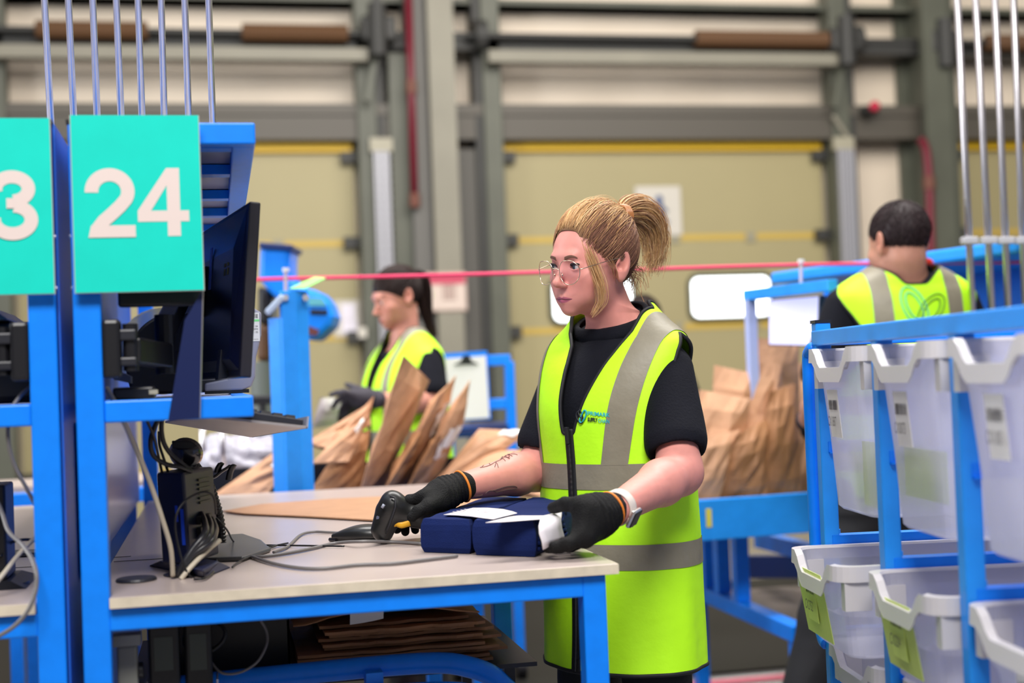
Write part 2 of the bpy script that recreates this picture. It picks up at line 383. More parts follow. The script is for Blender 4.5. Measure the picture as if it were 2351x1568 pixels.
h = MB(); [h.box((b - .2 + .03 * (k % 4), 11.874, c + .09 + .035 * (k // 4)), (b - .18 + .03 * (k % 4), 11.882, c + .11 + .035 * (k // 4))) for k in range(16)]; h.build('small_print', mat('board_print', (0.30, 0.17, 0.15), .5), t)
sheet('paper_notice', 'white sheet taped on the left dock door, upper one beside the blue machine', 'paper', 783, 698, 816, 733, 12.36, mat('notice_white', (0.85, 0.8, 0.9), .6))
sheet('paper_notice', 'white sheet taped on the left dock door, lower one above the yellow stripe', 'paper', 785, 735, 820, 766, 12.355, mat('notice_white', '', .6))
sheet('paper_notice', 'large pale document pocket behind two white sheets on left dock door', 'paper', 765, 690, 826, 772, 12.365, PALEP)
sheet('paper_notice', 'small pale sheet on the door track beside the dark-haired worker', 'paper', 822, 752, 842, 775, 12.05, PALEP)
o = MB().box((-4, 5.55, 0.0), (16, 7.9, .012)).build('floor_mat', mat('rubber_mat', (0.010, 0.009, 0.008), .6, spec=.2), loc=(2, 6.6, 0)); tag(o, 'long black rubber mat lying across the floor behind the bench', 'mat')
# ---------------------------------------------------------------- two packing stations, back to back
TZ = .96
def bench(label, mir):
    X = (lambda x: -.457 - x) if mir else (lambda x: x)
    def bx(g, x0, x1, y0, y1, z0, z1): g.box((X(x0), y0, z0), (X(x1), y1, z1))
    t = thing('packing_bench', label, 'workbench', (X(.21), 3.2, 0))
    poly = [(-.174, 2.25), (.645, 2.25), (.645, 4.22), (-.205, 4.22), (-.205, 2.315), (-.174, 2.315)]
    g = MB(); g.prism([(X(a), b, TZ - .018) for a, b in poly], (0, 0, .0178)); g.build('worktop', [TOPM], t, bevel=.003)
    g = MB()
    for a, b, c, d in ((-.1735, .6455, 2.249, 2.2512), (.6438, .6458, 2.25, 4.22)): bx(g, a, b, c, d, TZ - .017, TZ - .001)
    g.build('worktop_edge', EDGE, t)
    g = MB(); bx(g, -.205, -.173, 2.79, 2.792, TZ, TZ + .0006); bx(g, -.2, .0, 2.72, 2.7225, TZ, TZ + .0006); g.build('worktop_seam', INK, t)
    for nm, (a, b, c, d) in dict(front_rail=(-.175, .587, 2.262, 2.30), back_rail=(-.175, .587, 4.13, 4.17), side_rail=(.587, .625, 2.30, 4.17), ).items():
        g = MB(); bx(g, a, b, c, d, .906, .9415); g.build(nm, BLUE, t, bevel=.003)
    for y in (2.262, 3.06, 4.13):
        g = MB(); bx(g, .586, .626, y, y + .04, .02, .9415); l = g.build('leg', BLUE, t, bevel=.003)
        g = MB(); q = (X(.606), y + .02); g.tube([(q[0], q[1], 0), (q[0], q[1], .022)], .025, 12); g.build('foot', BLACK, l)
    for y in (2.262, 4.13):
        g = MB(); bx(g, -.216, -.174, y, y + .04, .02, 1.70); l = g.build('upright', BLUE, t, bevel=.003)
        g = MB(); bx(g, -.218, -.173, y - .002, y + .042, 1.70, 1.706); g.build('upright_cap', BLACK, l)
        g = MB(); bx(g, -.22, -.17, y - .01, y + .05, 0, .022); g.build('foot', BLACK, l)
    # low cross frame with bent tubes under the worktop
    for z, y in ((.768, 2.50), (.728, 2.44)) if not mir else ():
        pts = spline([(-.12, y, z - .006), (.1, y, z), (.34, y, z + .002), (.43, y, z - .012), (.49, y + .02, z - .05), (.52, y + .03, z - .12), (.53, y + .03, z - .4)], 8)
        g = MB(); g.tube([(X(p.x), p.y, p.z) for p in pts], .016, 10, flat=1.2); g.build('lower_hoop', BLUE, t, smooth=True)
    if not mir:
        g = MB(); bx(g, .238, .268, 2.45, 2.49, .73, .77); g.build('hoop_link', BLUE, t)
    # overhead shelf with rim
    g = MB(); bx(g, -.174, .056, 2.268, 2.30, 1.230, 1.2645); bx(g, -.174, .056, 4.1, 4.13, 1.230, 1.2645); bx(g, .026, .056, 2.30, 4.1, 1.230, 1.2645); bx(g, -.21, -.18, 2.30, 4.13, 1.230, 1.2645)
    g.build('shelf_frame', BLUE, t, bevel=.003)
    g = MB(); bx(g, -.18, .026, 2.30, 4.1, 1.250, 1.262); g.build('shelf_board', GREYPL, t)
    g = MB(); bx(g, -.174, .073, 2.268, 2.30, 1.668, 1.7025); bx(g, .036, .073, 2.30, 3.62, 1.668, 1.7025); bx(g, -.21, -.18, 2.30, 4.13, 1.668, 1.7025); g.build('canopy_frame', BLUE, t, bevel=.003)
    for y in (2.33, 2.62, 2.96, 3.26, 3.58):
        g = MB(); bx(g, -.18, .036, y, y + .04, 1.672, 1.69); g.build('canopy_rail', BLUE, t)
    g = MB(); bx(g, -.18, .036, 2.30, 3.62, 1.692, 1.698); g.build('canopy_sheet', GREYPL, t)
    return t, X
bench24, X24 = bench('nearest blue steel packing bench with pale worktop, where the blonde woman works', False)
bench23, X23 = bench('blue packing bench cut by the left frame edge, mirror of the nearest one', True)
g = MB(); g.box((-.2385, 2.268, .12), (-.2355, 4.13, 1.70)); g.build('back_sheet', mat('blue_paint_shaded', (0.004, 0.10, 0.55), .45), bench23)  # frame blue made darker, shade of the gap between stations put into the colour
g = MB(); g.box((-.2300, 2.43, .965), (-.2275, 4.13, 1.228)); g.build('back_sheet', mat('lilac_sheet', (0.36, 0.40, 0.78), .22, spec=.6), bench24)
# signs
TEAL = mat('sign_teal', (0.006, 0.66, 0.54), .6, spec=.2, var=.04, vscale=12)
NUM = mat('sign_numerals', (0.76, 0.64, 0.60), .5)
def station_sign(label, corners, dig):
    Y = 2.243; p = [atY(u, v, Y) for u, v in corners]; x0 = (p[0][0] + p[3][0]) / 2; x1 = (p[1][0] + p[2][0]) / 2; z1 = (p[0][2] + p[1][2]) / 2; z0 = (p[2][2] + p[3][2]) / 2
    t = thing('station_sign', label, 'sign', ((x0 + x1) / 2, Y, z0))
    MB().box((x0, Y, z0), (x1, Y + .004, z1)).build('board', TEAL, t)
    g = MB(); e = .0012; g.box((x0 - e, Y + .0008, z0 - e), (x1 + e, Y + .0046, z0)); g.box((x1, Y + .0008, z0), (x1 + e, Y + .0046, z1)); g.box((x0 - e, Y + .0008, z0), (x0, Y + .0046, z1)); g.build('board_edge', mat('sign_edge', (0.5, 0.45, 0.42), .4), t)
    for ch, (u, v) in dig:
        q = atY(u, v, Y - .0006); g = MB(); digit(g, ch, q, (1, 0, 0), (0, 0, 1), .107); g.v = [(a, b - .00002 * (i // 4), c) for i, (a, b, c) in enumerate(g.v)]; g.build('numeral', NUM, t)
    return t, x0, x1, z0, z1
s24 = station_sign('teal square-cornered sign with pale numerals 24 on the blue post', ((163, 264), (459, 265), (464, 668), (171, 670)), (('2', (200, 546)), ('4', (318, 543))))
s23 = station_sign('teal sign with numeral 3 cut by the left frame edge', ((-185, 272), (114, 270), (124, 674), (-176, 680)), (('2', (-150, 558)), ('3', (-25, 552))))
for b_, xs in ((bench24, -.216), (bench23, -.2405)):
    for v in (543, 661):
        z = float(atY(160, v, 2.27)[2]); g = MB(); g.ball((xs, 2.272, z), (.004, .004, .004), 8); g.build('bolt', STEEL, b_, smooth=True)
# conduits rising from the canopy to the ceiling
for i, (u0, u1) in enumerate(((102, 116), (157, 169), (213, 223), (267, 278), (317, 326), (370, 377), (424, 433), (479, 488))):
    p0, p1 = V(atY(u1, 268, 2.75)), V(atY(u0, 0, 2.75)); d = (p1 - p0) / (p1.z - p0.z); p0 = p0 + d * (1.704 - p0.z)
    nm = ['first', 'second', 'third', 'fourth', 'fifth', 'sixth', 'seventh', 'eighth'][i]
    t = thing('conduit', 'shiny steel rod above the teal signs, %s of eight counted from the left' % nm, 'rod', p0, 'steel rods above the packing stations')
    MB().tube([p0, p0 + d * 3.2], .0066, 12).build('tube', STEEL, t, smooth=True)
    MB().tube([p0, p0 + d * .012], .011, 12).build('foot_collar', STEEL, t)
# ---------------------------------------------------------------- monitor seen from behind, on a clamp arm
def loc_frame(o, a, tilt=0.0):
    """local axes: ex = along width (away), ey = screen normal, ez = up"""
    M = Matrix.Rotation(a, 3, 'Z') @ Matrix.Rotation(tilt, 3, 'Y'); return lambda x, y, z: V(o) + M @ V((y, x, z))
BR = V(atY(551, 866, 2.44))                       # lower near corner of the monitor
mf = loc_frame(BR, math.radians(10), math.radians(5.0))
mon = thing('monitor', 'black flat monitor seen from behind under the teal sign', 'monitor', BR)
W_, H_, T_ = .54, .305, .020
sh = MB(); sh.hexa([mf(0, 0, 0), mf(0, T_, 0), mf(W_, T_, 0), mf(W_, 0, 0), mf(0, 0, H_), mf(0, T_, H_), mf(W_, T_, H_), mf(W_, 0, H_)])
sh.build('bezel', mat('monitor_bezel', (0.02, 0.018, 0.025), .4), mon, bevel=.003)
bk = MB(); i0, i1, j0, j1 = .012, W_ - .012, .012, H_ - .006; d0, d1 = 0.0, -.012
bk.hexa([mf(i0, d0, j0), mf(i1, d0, j0), mf(i1, d0, j1), mf(i0, d0, j1), mf(i0 + .03, d1, j0 + .02), mf(i1 - .03, d1, j0 + .02), mf(i1 - .03, d1, j1 - .07), mf(i0 + .05, d1, j1 - .07)])
bk.build('back_cover', mat('monitor_back', (0.006, 0.007, 0.022), .28, spec=.5), mon, bevel=.003)
MB().hexa([mf(.01, T_, .012), mf(W_ - .01, T_, .012), mf(W_ - .01, T_, H_ - .008), mf(.01, T_, H_ - .008), mf(.01, T_ + .001, .012), mf(W_ - .01, T_ + .001, .012), mf(W_ - .01, T_ + .001, H_ - .008), mf(.01, T_ + .001, H_ - .008)]).build('screen', mat('screen_glow', (0.6, 0.75, 0.9), .2, emit=.6), mon)
g = MB(); g.hexa([mf(.27, -.0125, .17), mf(.29, -.0125, .17), mf(.29, -.0125, .25), mf(.27, -.0125, .25), mf(.27, -.0145, .17), mf(.29, -.0145, .17), mf(.29, -.0145, .25), mf(.27, -.0145, .25)]); g.build('sticker', mat('sticker_blue', (0.10, 0.16, 0.5), .4), mon)
g = MB()
for x in (.10, .13):
    for z0, z1 in ((.185, .197), (.201, .207)): g.hexa([mf(x, -.0122, z0), mf(x + .012, -.0122, z0), mf(x + .012, -.0122, z1), mf(x, -.0122, z1), mf(x, -.0135, z0), mf(x + .012, -.0135, z0), mf(x + .012, -.0135, z1), mf(x, -.0135, z1)])
g.build('logo_marks', mat('logo_olive', (0.16, 0.13, 0.03), .5), mon)
g = MB(); g.hexa([mf(.12, -.0, .0), mf(.15, -.0, .0), mf(.15, .0, .055), mf(.12, .0, .055), mf(.12, -.016, -.004), mf(.15, -.016, -.004), mf(.15, -.014, .05), mf(.12, -.014, .05)]); g.build('button_block', DKGREY, mon)
# clamp on the upright, two arm links, vesa plate
def clamp_arm(label, s, xpost, target):
    """s = +1 right of the post, -1 left"""
    t = thing('monitor_mount', label, 'bracket', (xpost, 2.30, 1.34))
    g = MB(); g.box((xpost, 2.262, 1.345 - .045), (xpost + s * .028, 2.305, 1.345 + .047)); g.build('clamp', BLACK, t, bevel=.006)
    for z0, z1 in ((1.318, 1.332), (1.358, 1.376)): MB().box((xpost + s * .022, 2.268, z0), (xpost + s * .052, 2.30, z1)).build('knuckle', DKGREY, t, bevel=.003)
    g = MB(); g.tube([(xpost + s * .042, 2.285, 1.31), (xpost + s * .042, 2.285, 1.385)], .012, 12); g.build('pivot', BLACK, t, smooth=False)
    e = V(target); m = V((xpost + s * .09, 2.42, 1.335))
    g = MB(); g.bar((xpost + s * .042, 2.285, 1.342), m, .03, .042); g.build('link', BLACK, t, bevel=.004)
    g = MB(); g.tube([m - V((0, 0, .03)), m + V((0, 0, .07))], .016, 12); g.build('pivot', BLACK, t)
    g = MB(); g.bar(m + V((0, 0, .045)), e, .03, .038); g.build('link', BLACK, t, bevel=.004)
    return t, m
vp = mf(.25, -.02, .17)
arm, _ = clamp_arm('black monitor arm clamped to the blue post under the 24 sign', 1, -.174, mf(.40, -.045, .17))
g = MB(); g.hexa([mf(.33, -.013, .12), mf(.43, -.013, .12), mf(.43, -.013, .22), mf(.33, -.013, .22), mf(.33, -.035, .13), mf(.43, -.035, .13), mf(.43, -.035, .21), mf(.33, -.035, .21)]); g.build('vesa_plate', BLACK, arm)
q = V(atY(300, 680, 2.31)); q2 = V(atY(463, 700, 2.31))
g = MB(); g.box((q.x - .02, 2.305, q2.z), (q2.x, 2.335, q2.z + .06)); g.build('crossbar', BLACK, arm, bevel=.004)
arm3, _ = clamp_arm('black monitor arm clamped to the blue post under the cut-off sign', -1, -.283, (-.42, 2.5, 1.33))
g = MB(); g.obox((-.43, 2.55, 1.33), (.025, .2, .14)); g.build('vesa_plate', BLACK, arm3, bevel=.006)
# keyboard tray hung on a tapered plate
tray = thing('keyboard_tray', 'grey keyboard tray hanging below the monitor on a tapered navy plate', 'tray', V(atY(460, 957, 2.40)))
pl = [atY(u, v, 2.258) for u, v in ((466, 664), (424, 735), (386, 966), (459, 960))]
MB().prism(pl, (0, .004, 0)).build('hanger_plate', mat('plate_navy', (0.002, 0.010, 0.075), .4), tray)
q = pl[0]; q2 = pl[3]
MB().tube([V(q2), V(q)], .0011, 6).build('plate_edge', STEEL, tray)
ta, tb = V(atY(392, 969, 2.33)), V(atY(703, 983, 2.36)); tc_, td = V(atY(575, 1004, 2.87)), V(atY(400, 972, 2.87))
ta = V(atY(440, 955, 2.33)); td = ta + (tc_ - tb)
up = (tb - ta).cross(td - ta).normalized(); up = up if up.z > 0 else -up
td = V(atY(379, 971, 2.86)); 
MB().hexa([ta, tb, tc_, td, ta + up * .004, tb + up * .004, tc_ + up * .004, td + up * .004]).build('tray_plate', mat('tray_grey', (0.36, 0.33, 0.33), .35, metal=.2, var=.08), tray)
g = MB(); g.hexa([tb + up * .004, tc_ + up * .004, tc_ + up * .02, tb + up * .02] + [p + (tb - ta).normalized() * .003 for p in (tb, tc_, tc_ + up * .02, tb + up * .02)]); g.build('tray_lip', GREYPL, tray)
kb = thing('keyboard', 'black keyboard lying on the hanging grey tray', 'keyboard', ta.lerp(tb, .6) + up * .004)
kp = lambda s, r, h: ta.lerp(tb, .22 + .76 * s).lerp(td.lerp(tc_, .22 + .76 * s), .02 + .94 * r) + up * (.0045 + h)
MB().hexa([kp(0, 0, 0), kp(1, 0, 0), kp(1, 1, 0), kp(0, 1, 0), kp(0, 0, .016), kp(1, 0, .010), kp(1, 1, .010), kp(0, 1, .016)]).build('case', DKGREY, kb, bevel=.002)
g = MB()
for r in range(18):
    for s in range(6):
        h = .016 - .006 * (s + .5) / 6; a, b, c, d = (.06 + s * .15, .06 + s * .15 + .12, .03 + r * .053, .03 + r * .053 + .043)
        g.hexa([kp(a, c, h - .002), kp(b, c, h - .002), kp(b, d, h - .002), kp(a, d, h - .002), kp(a + .01, c + .004, h + .006), kp(b - .01, c + .004, h + .006), kp(b - .01, d - .004, h + .006), kp(a + .01, d - .004, h + .006)])
g.build('keys', BLACK, kb)
# ---------------------------------------------------------------- label printer on the shelf
pr = thing('label_printer', 'dark label printer with grey front and white asset sticker behind the monitor', 'printer', (-.15, 3.15, 1.2645))
Yp0, Yp1 = 3.02, 3.30
P2 = lambda u, v, Y=3.02: V(atY(u, v, Y))
body = spline([P2(u, v) for u, v in ((300, 900), (288, 840), (296, 790), (330, 745), (372, 722), (420, 713), (470, 712))], 6) + [P2(560, 712), P2(560, 912), P2(330, 914)]
zb = 1.2650
body = [V((p.x, Yp0, max(p.z, zb + .004))) for p in body]
MB().prism(body, (0, Yp1 - Yp0, 0)).build('housing', DKGREY, pr, bevel=.008)
fr = [P2(u, v) for u, v in ((470, 880), (470, 900), (555, 897), (577, 888), (586, 865), (588, 820), (600, 770), (600, 718), (585, 709), (520, 709), (520, 870))]
fr = [V((p.x, Yp0 - .006, max(p.z, zb + .006))) for p in fr]
MB().prism(fr, (0, Yp1 - Yp0 + .012, 0)).build('front_cover', mat('printer_grey', (0.30, 0.30, 0.40), .4), pr, bevel=.004)
MB().box((P2(470, 900).x, Yp0 - .004, zb), (P2(572, 900).x, Yp1, zb + .008)).build('base', BLACK, pr)
MB().tube([P2(315, 797, 3.018), P2(315, 797, 3.010)], .019, 24).build('hub_cap', mat('hub_dark', (0.004, 0.004, 0.008), .5), pr)
MB().tube([P2(332, 799, 3.0185), P2(417, 808, 3.0185)], .0008, 5).build('seam', INK, pr)
for (u0, v0, u1, v1, m, nm) in ((572, 718, 597, 783, WHITE, 'asset_sticker'),):
    p, q = P2(u0, v0, 3.0125), P2(u1, v1, 3.0125); pa = MB().box((p.x, 3.0125, q.z), (q.x, 3.0135, p.z)).build(nm, m, pr)
    g = MB(); barcode(g, (p.x + .001, 3.012, p.z - .012), (1, 0, 0), (0, 0, 1), .017, .009, 5, 14); 
    for i, s in enumerate(('01 - 24', 'TOPM', '01 - 25')): put_text(g, s, (p.x + .002, 3.012, p.z - .031 - .0062 * i), (1, 0, 0), (0, 0, 1), w=.015, h=.0036)
    put_text(g, 'compufix', (p.x + .0055, 3.012, q.z + .003), (1, 0, 0), (0, 0, 1), w=.012, h=.0025); g.lathe([(.0021, 0), (.0021, .0002)], (p.x + .0027, 3.012, q.z + .0042), Matrix.Rotation(math.pi / 2, 3, 'X'), 12)
    g.build('sticker_print', INK, pa)
    MB().box((p.x, 3.012, p.z - .019), (q.x, 3.0124, p.z - .0145)).build('green_band', mat('band_green', (0.2, 0.75, 0.25), .5), pa)
# clear plastic tape roll and paper scraps behind the printer
t = thing('tape_roll', 'clear crinkled plastic wrap roll standing behind the dark label printer', 'roll', (-.2, 3.45, 1.2645))
q = V(atY(372, 745, 3.45))
MB().tube([(q.x, 3.42, 1.2645 + .105), (q.x, 3.5, 1.2645 + .105)], .104, 28).build('wrap', mat('clear_wrap', (0.8, 0.85, 0.82), .12, trans=.6), t, smooth=False)
t = thing('paper_scrap', 'crumpled grey paper strip left of the dark printer', 'paper', (-.14, 2.42, 1.2645))
g = MB(); pts = [P2(u, v, 2.42) for u, v in ((246, 845), (268, 833), (276, 853), (300, 864), (300, 880), (262, 872))]
g.prism(pts, (0, .05, .0)); g.build('strip', mat('scrap_grey', (0.26, 0.26, 0.30), .6), t)
t = thing('power_adapter', 'small black power adapter on the shelf beside the post', 'adapter', (-.12, 2.36, 1.2645))
MB().box((-.165, 2.33, 1.265), (-.10, 2.41, 1.285)).build('brick', BLACK, t, bevel=.004); MB().box((-.108, 2.325, 1.272), (-.094, 2.33, 1.279)).build('rating_plate', PALE, t)
# printer of the left station
pr2 = thing('label_printer', 'black label printer on the shelf cut by the left frame edge', 'printer', (-.42, 2.5, 1.2645))
MB().box((-.62, 2.42, 1.2655), (-.287, 2.72, 1.40)).build('housing', DKGREY, pr2, bevel=.012)
MB().box((-.62, 2.417, 1.335), (-.29, 2.421, 1.337)).build('seam', INK, pr2)
g = MB(); g.hexa([(-.62, 2.40, 1.402), (-.33, 2.40, 1.402), (-.33, 2.7, 1.402), (-.62, 2.7, 1.402), (-.62, 2.42, 1.44), (-.36, 2.42, 1.425), (-.36, 2.7, 1.425), (-.62, 2.7, 1.44)]); g.build('lid', mat('printer_lid', (0.09, 0.09, 0.1), .35), pr2, bevel=.006)
# ---------------------------------------------------------------- on the nearest worktop
def zt_(u, v, z=TZ): p = atZ(u, v, z); return V((p[0], p[1], z))
# grommet and its cap
c = zt_(430, 1318); t = thing('cable_grommet', 'dark cable hole ring in the worktop beneath the mini computer', 'grommet', c)
MB().lathe([(.034, .0002), (.040, .0002), (.040, .002), (.034, .003)], c, n=28).build('ring', BLACK, t)
MB().lathe([(.033, .0002), (.033, .0008)], c, n=28).build('hole', mat('hole_black', (0.002, 0.002, 0.002), .9), t)
c = zt_(313, 1333); o = MB().lathe([(.033, 0), (.034, .002), (.032, .005)], n=28).build('grommet_cap', DKGREY, loc=None); o.location = c; tag(o, 'flat round dark cable-hole cap lying beside the blue post', 'cap')
# mini computer standing in its foot
pc = thing('mini_computer', 'small dark computer standing upright on the worktop under the tray', 'computer', (-.05, 2.53, TZ))
A = lambda u, v, Y=2.50: V(atY(u, v, Y))
x0, x1 = A(372, 1290).x, A(436, 1290).x
zt1 = A(400, 1083).z
bx = [(A(372, 1290).x, 2.50), (A(437, 1290).x, 2.47), (A(505, 1290, 2.60).x, 2.60), (A(440, 1290, 2.63).x, 2.63)]
MB().prism([(a, b, TZ + .016) for a, b in bx], (-.006, 0, zt1 - TZ - .016)).build('case', mat('computer_case', (0.006, 0.008, 0.03), .32), pc, bevel=.005)
p0, p1 = V((bx[0][0], bx[0][1], 0)), V((bx[1][0], bx[1][1], 0)); p2 = V((bx[2][0], bx[2][1], 0)); nrm = (p1 - p0).cross(V((0, 0, 1))).normalized(); nr2 = (p2 - p1).cross(V((0, 0, 1))).normalized()
FCE = lambda s, z, o=.0015: p0.lerp(p1, s) + nrm * o + V((-.006 * (z - TZ) / .18, 0, z))
SDE = lambda s, z, o=.0015: p1.lerp(p2, s) + nr2 * o + V((-.006 * (z - TZ) / .18, 0, z))
g = MB(); g.face([FCE(.62, TZ + .09), FCE(.72, TZ + .09), FCE(.72, TZ + .118), FCE(.62, TZ + .118)]); g.face([FCE(.80, TZ + .05), FCE(.92, TZ + .05), FCE(.92, TZ + .112), FCE(.80, TZ + .112)]); g.build('front_label', mat('label_blue', (0.012, 0.06, 0.55), .4), pc)
g = MB()
for k in range(6): g.hexa([SDE(.42, TZ + .115 + k * .008, 0), SDE(.8, TZ + .115 + k * .008, 0), SDE(.8, TZ + .119 + k * .008, 0), SDE(.42, TZ + .119 + k * .008, 0), SDE(.42, TZ + .115 + k * .008, .003), SDE(.8, TZ + .115 + k * .008, .003), SDE(.8, TZ + .119 + k * .008, .003), SDE(.42, TZ + .119 + k * .008, .003)])
g.build('vent_slats', BLACK, pc)
g = MB()
for z0, z1 in ((.03, .05), (.055, .075), (.08, .095)): g.hexa([SDE(.3, TZ + z0, 0), SDE(.7, TZ + z0, 0), SDE(.7, TZ + z1, 0), SDE(.3, TZ + z1, 0), SDE(.3, TZ + z0, .008), SDE(.7, TZ + z0, .008), SDE(.7, TZ + z1, .008), SDE(.3, TZ + z1, .008)])
g.build('ports', BLACK, pc)
g = MB(); c = V((sum(b[0] for b in bx) / 4, sum(b[1] for b in bx) / 4, TZ))
g.hexa([zt_(340, 1299), zt_(470, 1327), zt_(533, 1303), zt_(400, 1280)] + [zt_(366, 1288, TZ + .016), zt_(466, 1310, TZ + .016), zt_(500, 1288, TZ + .016), zt_(410, 1272, TZ + .016)]); g.build('foot', mat('foot_dark', (0.008, 0.012, 0.05), .4), pc, bevel=.003)
def cable(label, pts, r, m, name='cable', cat='cable', group=None, n=8, res=8):
    P = spline(pts, res); o = MB().tube(P, r, n).build(name, m, loc=P[0], smooth=True); return tag(o, label, cat, group)
CG = mat('cable_grey', (0.16, 0.15, 0.15), .45); CW = mat('cable_beige', (0.50, 0.44, 0.34), .5); CB = mat('cable_black', (0.007, 0.007, 0.009), .4)
T = lambda u, v, h=.004: V(atZ(u, v, TZ + h))
cable('beige cable running down from the post into the worktop hole', [A(u, v, Y) for u, v, Y in ((245, 892, 2.34), (272, 940, 2.31), (312, 1030, 2.33), (345, 1110, 2.36), (372, 1190, 2.38), (392, 1260, 2.40), (397, 1322, 2.42))], .0042, CW)
cable('short beige cable stub sticking out of the worktop hole', [T(415, 1330, .0), A(440, 1300, 2.42), A(478, 1262, 2.46), A(504, 1241, 2.49)], .0045, CW)
cable('thin black cable looping in front of the mini computer', [T(470, 1328, .0), A(448, 1329, 2.42), A(425, 1305, 2.41), A(405, 1235, 2.41), A(404, 1185, 2.41), A(425, 1150, 2.42), A(465, 1130, 2.43), A(490, 1140, 2.44), A(496, 1180, 2.46)], .0020, CB)
cable('thin black cable curling along the worktop from the mini computer foot', [T(445, 1330), T(470, 1328), T(492, 1310), T(497, 1285), T(480, 1278)], .002, CB)
for i, (u, lab) in enumerate(((470, 'thick black cable bundle slanting from the ports to the worktop hole, upper strand'), (484, 'thick black cable bundle slanting from the ports to the worktop hole, middle strand'), (494, 'thick black cable bundle slanting from the ports to the worktop hole, lower strand'))):
    cable(lab, [A(u - 8, 1180 + 6 * i, 2.53), A(u, 1200 + 8 * i, 2.50), A(470 + 6 * i, 1225 + 10 * i, 2.45), A(440, 1265 + 6 * i, 2.435), A(412 + 8 * i, 1310, 2.43), T(400 + 12 * i, 1328, -.002)], .0062, mat('cable_sheath', (0.02, 0.02, 0.024), .3), group='thick cable bundle at the mini computer')
for lab, pts, r in (('thick black cable hanging in a loop from the keyboard tray to the scanner stand', ((383, 935, 2.45), (362, 965, 2.45), (346, 1010, 2.45), (352, 1045, 2.46), (380, 1065, 2.47), (410, 1072, 2.48), (440, 1082, 2.5)), .0042),
                    ('thick black cable hanging close behind the tapered navy plate', ((392, 925, 2.46), (372, 965, 2.46), (374, 1010, 2.47), (390, 1040, 2.48), (415, 1062, 2.49), (435, 1078, 2.5)), .0042),
                    ('thin black cable dropping from the shelf to the mini computer', ((318, 918, 2.40), (335, 960, 2.42), (352, 1000, 2.44), (362, 1040, 2.46), (372, 1085, 2.5)), .0025),
                    ('second thin black cable dropping behind the mini computer top', ((365, 990, 2.50), (366, 1020, 2.5), (375, 1050, 2.5), (388, 1090, 2.52)), .0025)):
    cable(lab, [A(*p) for p in pts], r, CB)
# scanner stand behind the computer: weighted foot, corrugated neck, cup
st = thing('scanner_stand', 'black gooseneck scanner stand with cup and hook behind the mini computer', 'stand', T(560, 1262, 0))
MB().prism([T(u, v, .0) for u, v in ((470, 1292), (560, 1289), (622, 1268), (600, 1248), (560, 1234), (480, 1240))], (0, 0, .009)).build('foot', mat('stand_foot', (0.075, 0.075, 0.078), .35), st, bevel=.004)
nk = spline([A(u, v, Y) for u, v, Y in ((507, 1246, 2.72), (506, 1215, 2.72), (500, 1178, 2.71), (490, 1145, 2.70), (478, 1112, 2.68), (455, 1080, 2.66), (440, 1062, 2.64))], 16)
MB().tube(nk, [.0105 if i % 4 < 2 else .0088 for i in range(len(nk))], 12).build('corrugated_neck', BLACK, st)
cc = A(425, 1046, 2.62); mm = Matrix.Rotation(math.radians(20), 3, 'Y') @ Matrix.Rotation(math.radians(-68), 3, 'X')
MB().lathe([(.001, -.012), (.016, -.011), (.027, .002), (.031, .012), (.028, .012), (.024, .003), (.001, -.006)], cc, mm, 28).build('cup', mat('cup_black', (0.015, 0.015, 0.02), .22, coat=.5), st, smooth=True)
MB().prism([A(u, v, 2.60) for u, v in ((394, 1012), (440, 1013), (455, 1025), (430, 1032), (396, 1030))], (0, .012, 0)).build('cup_rim', BLACK, st, bevel=.002)
hk = [A(u, v, 2.68) for u, v in ((470, 1098), (492, 1094), (508, 1082), (520, 1074), (528, 1068))]
MB().grid([[p, p + V((0, .03, -.004))] for p in spline(hk, 5)]).build('hook_arm', BLACK, st, solid=.004, smooth=True)
for a_, b_ in (((494, 1085), (503, 1064)), ((520, 1102), (531, 1068))):
    q = [A(a_[0], a_[1], 2.68), A((a_[0] + b_[0]) / 2 - 2, (a_[1] + b_[1]) / 2, 2.68), A(b_[0], b_[1], 2.68)]
    MB().grid([[p, p + V((.008, .012, 0)), p + V((.004, .024, 0))] for p in spline(q, 5)]).build('hook_finger', BLACK, st, solid=.005, smooth=True)
# cables lying on the worktop
cable('grey scanner cable arching from the stand to the cradle', [T(628, 1268), T(660, 1255), T(690, 1228), T(720, 1221), T(752, 1222), T(790, 1224)], .0028, CG)
cable('long grey cable lying along the worktop front and under the navy bundle', [T(520, 1262), T(548, 1270), T(572, 1276), T(630, 1294), T(690, 1304), T(745, 1305), T(820, 1297), T(900, 1294), T(970, 1286), T(1050, 1276)], .0032, CG)
cable('grey cable bending round and passing under the cradle edge to the bundle', [T(575, 1268), T(560, 1262), T(562, 1275), T(600, 1278), T(660, 1270), T(720, 1258), T(770, 1247), T(830, 1243, .012), T(900, 1244), T(968, 1248)], .0032, CG)
cable('thin black cable lying straight across the worktop to the cradle', [A(492, 1185, 2.6), A(520, 1215, 2.62), T(540, 1246), T(580, 1251), T(650, 1252), T(720, 1253), T(790, 1254)], .0018, CB)
cable('thin black cable crossing the grey cables near the stand foot', [T(545, 1265), T(600, 1258), T(660, 1247), T(637, 1252), T(590, 1272), T(548, 1290), T(533, 1302)], .0016, CB)
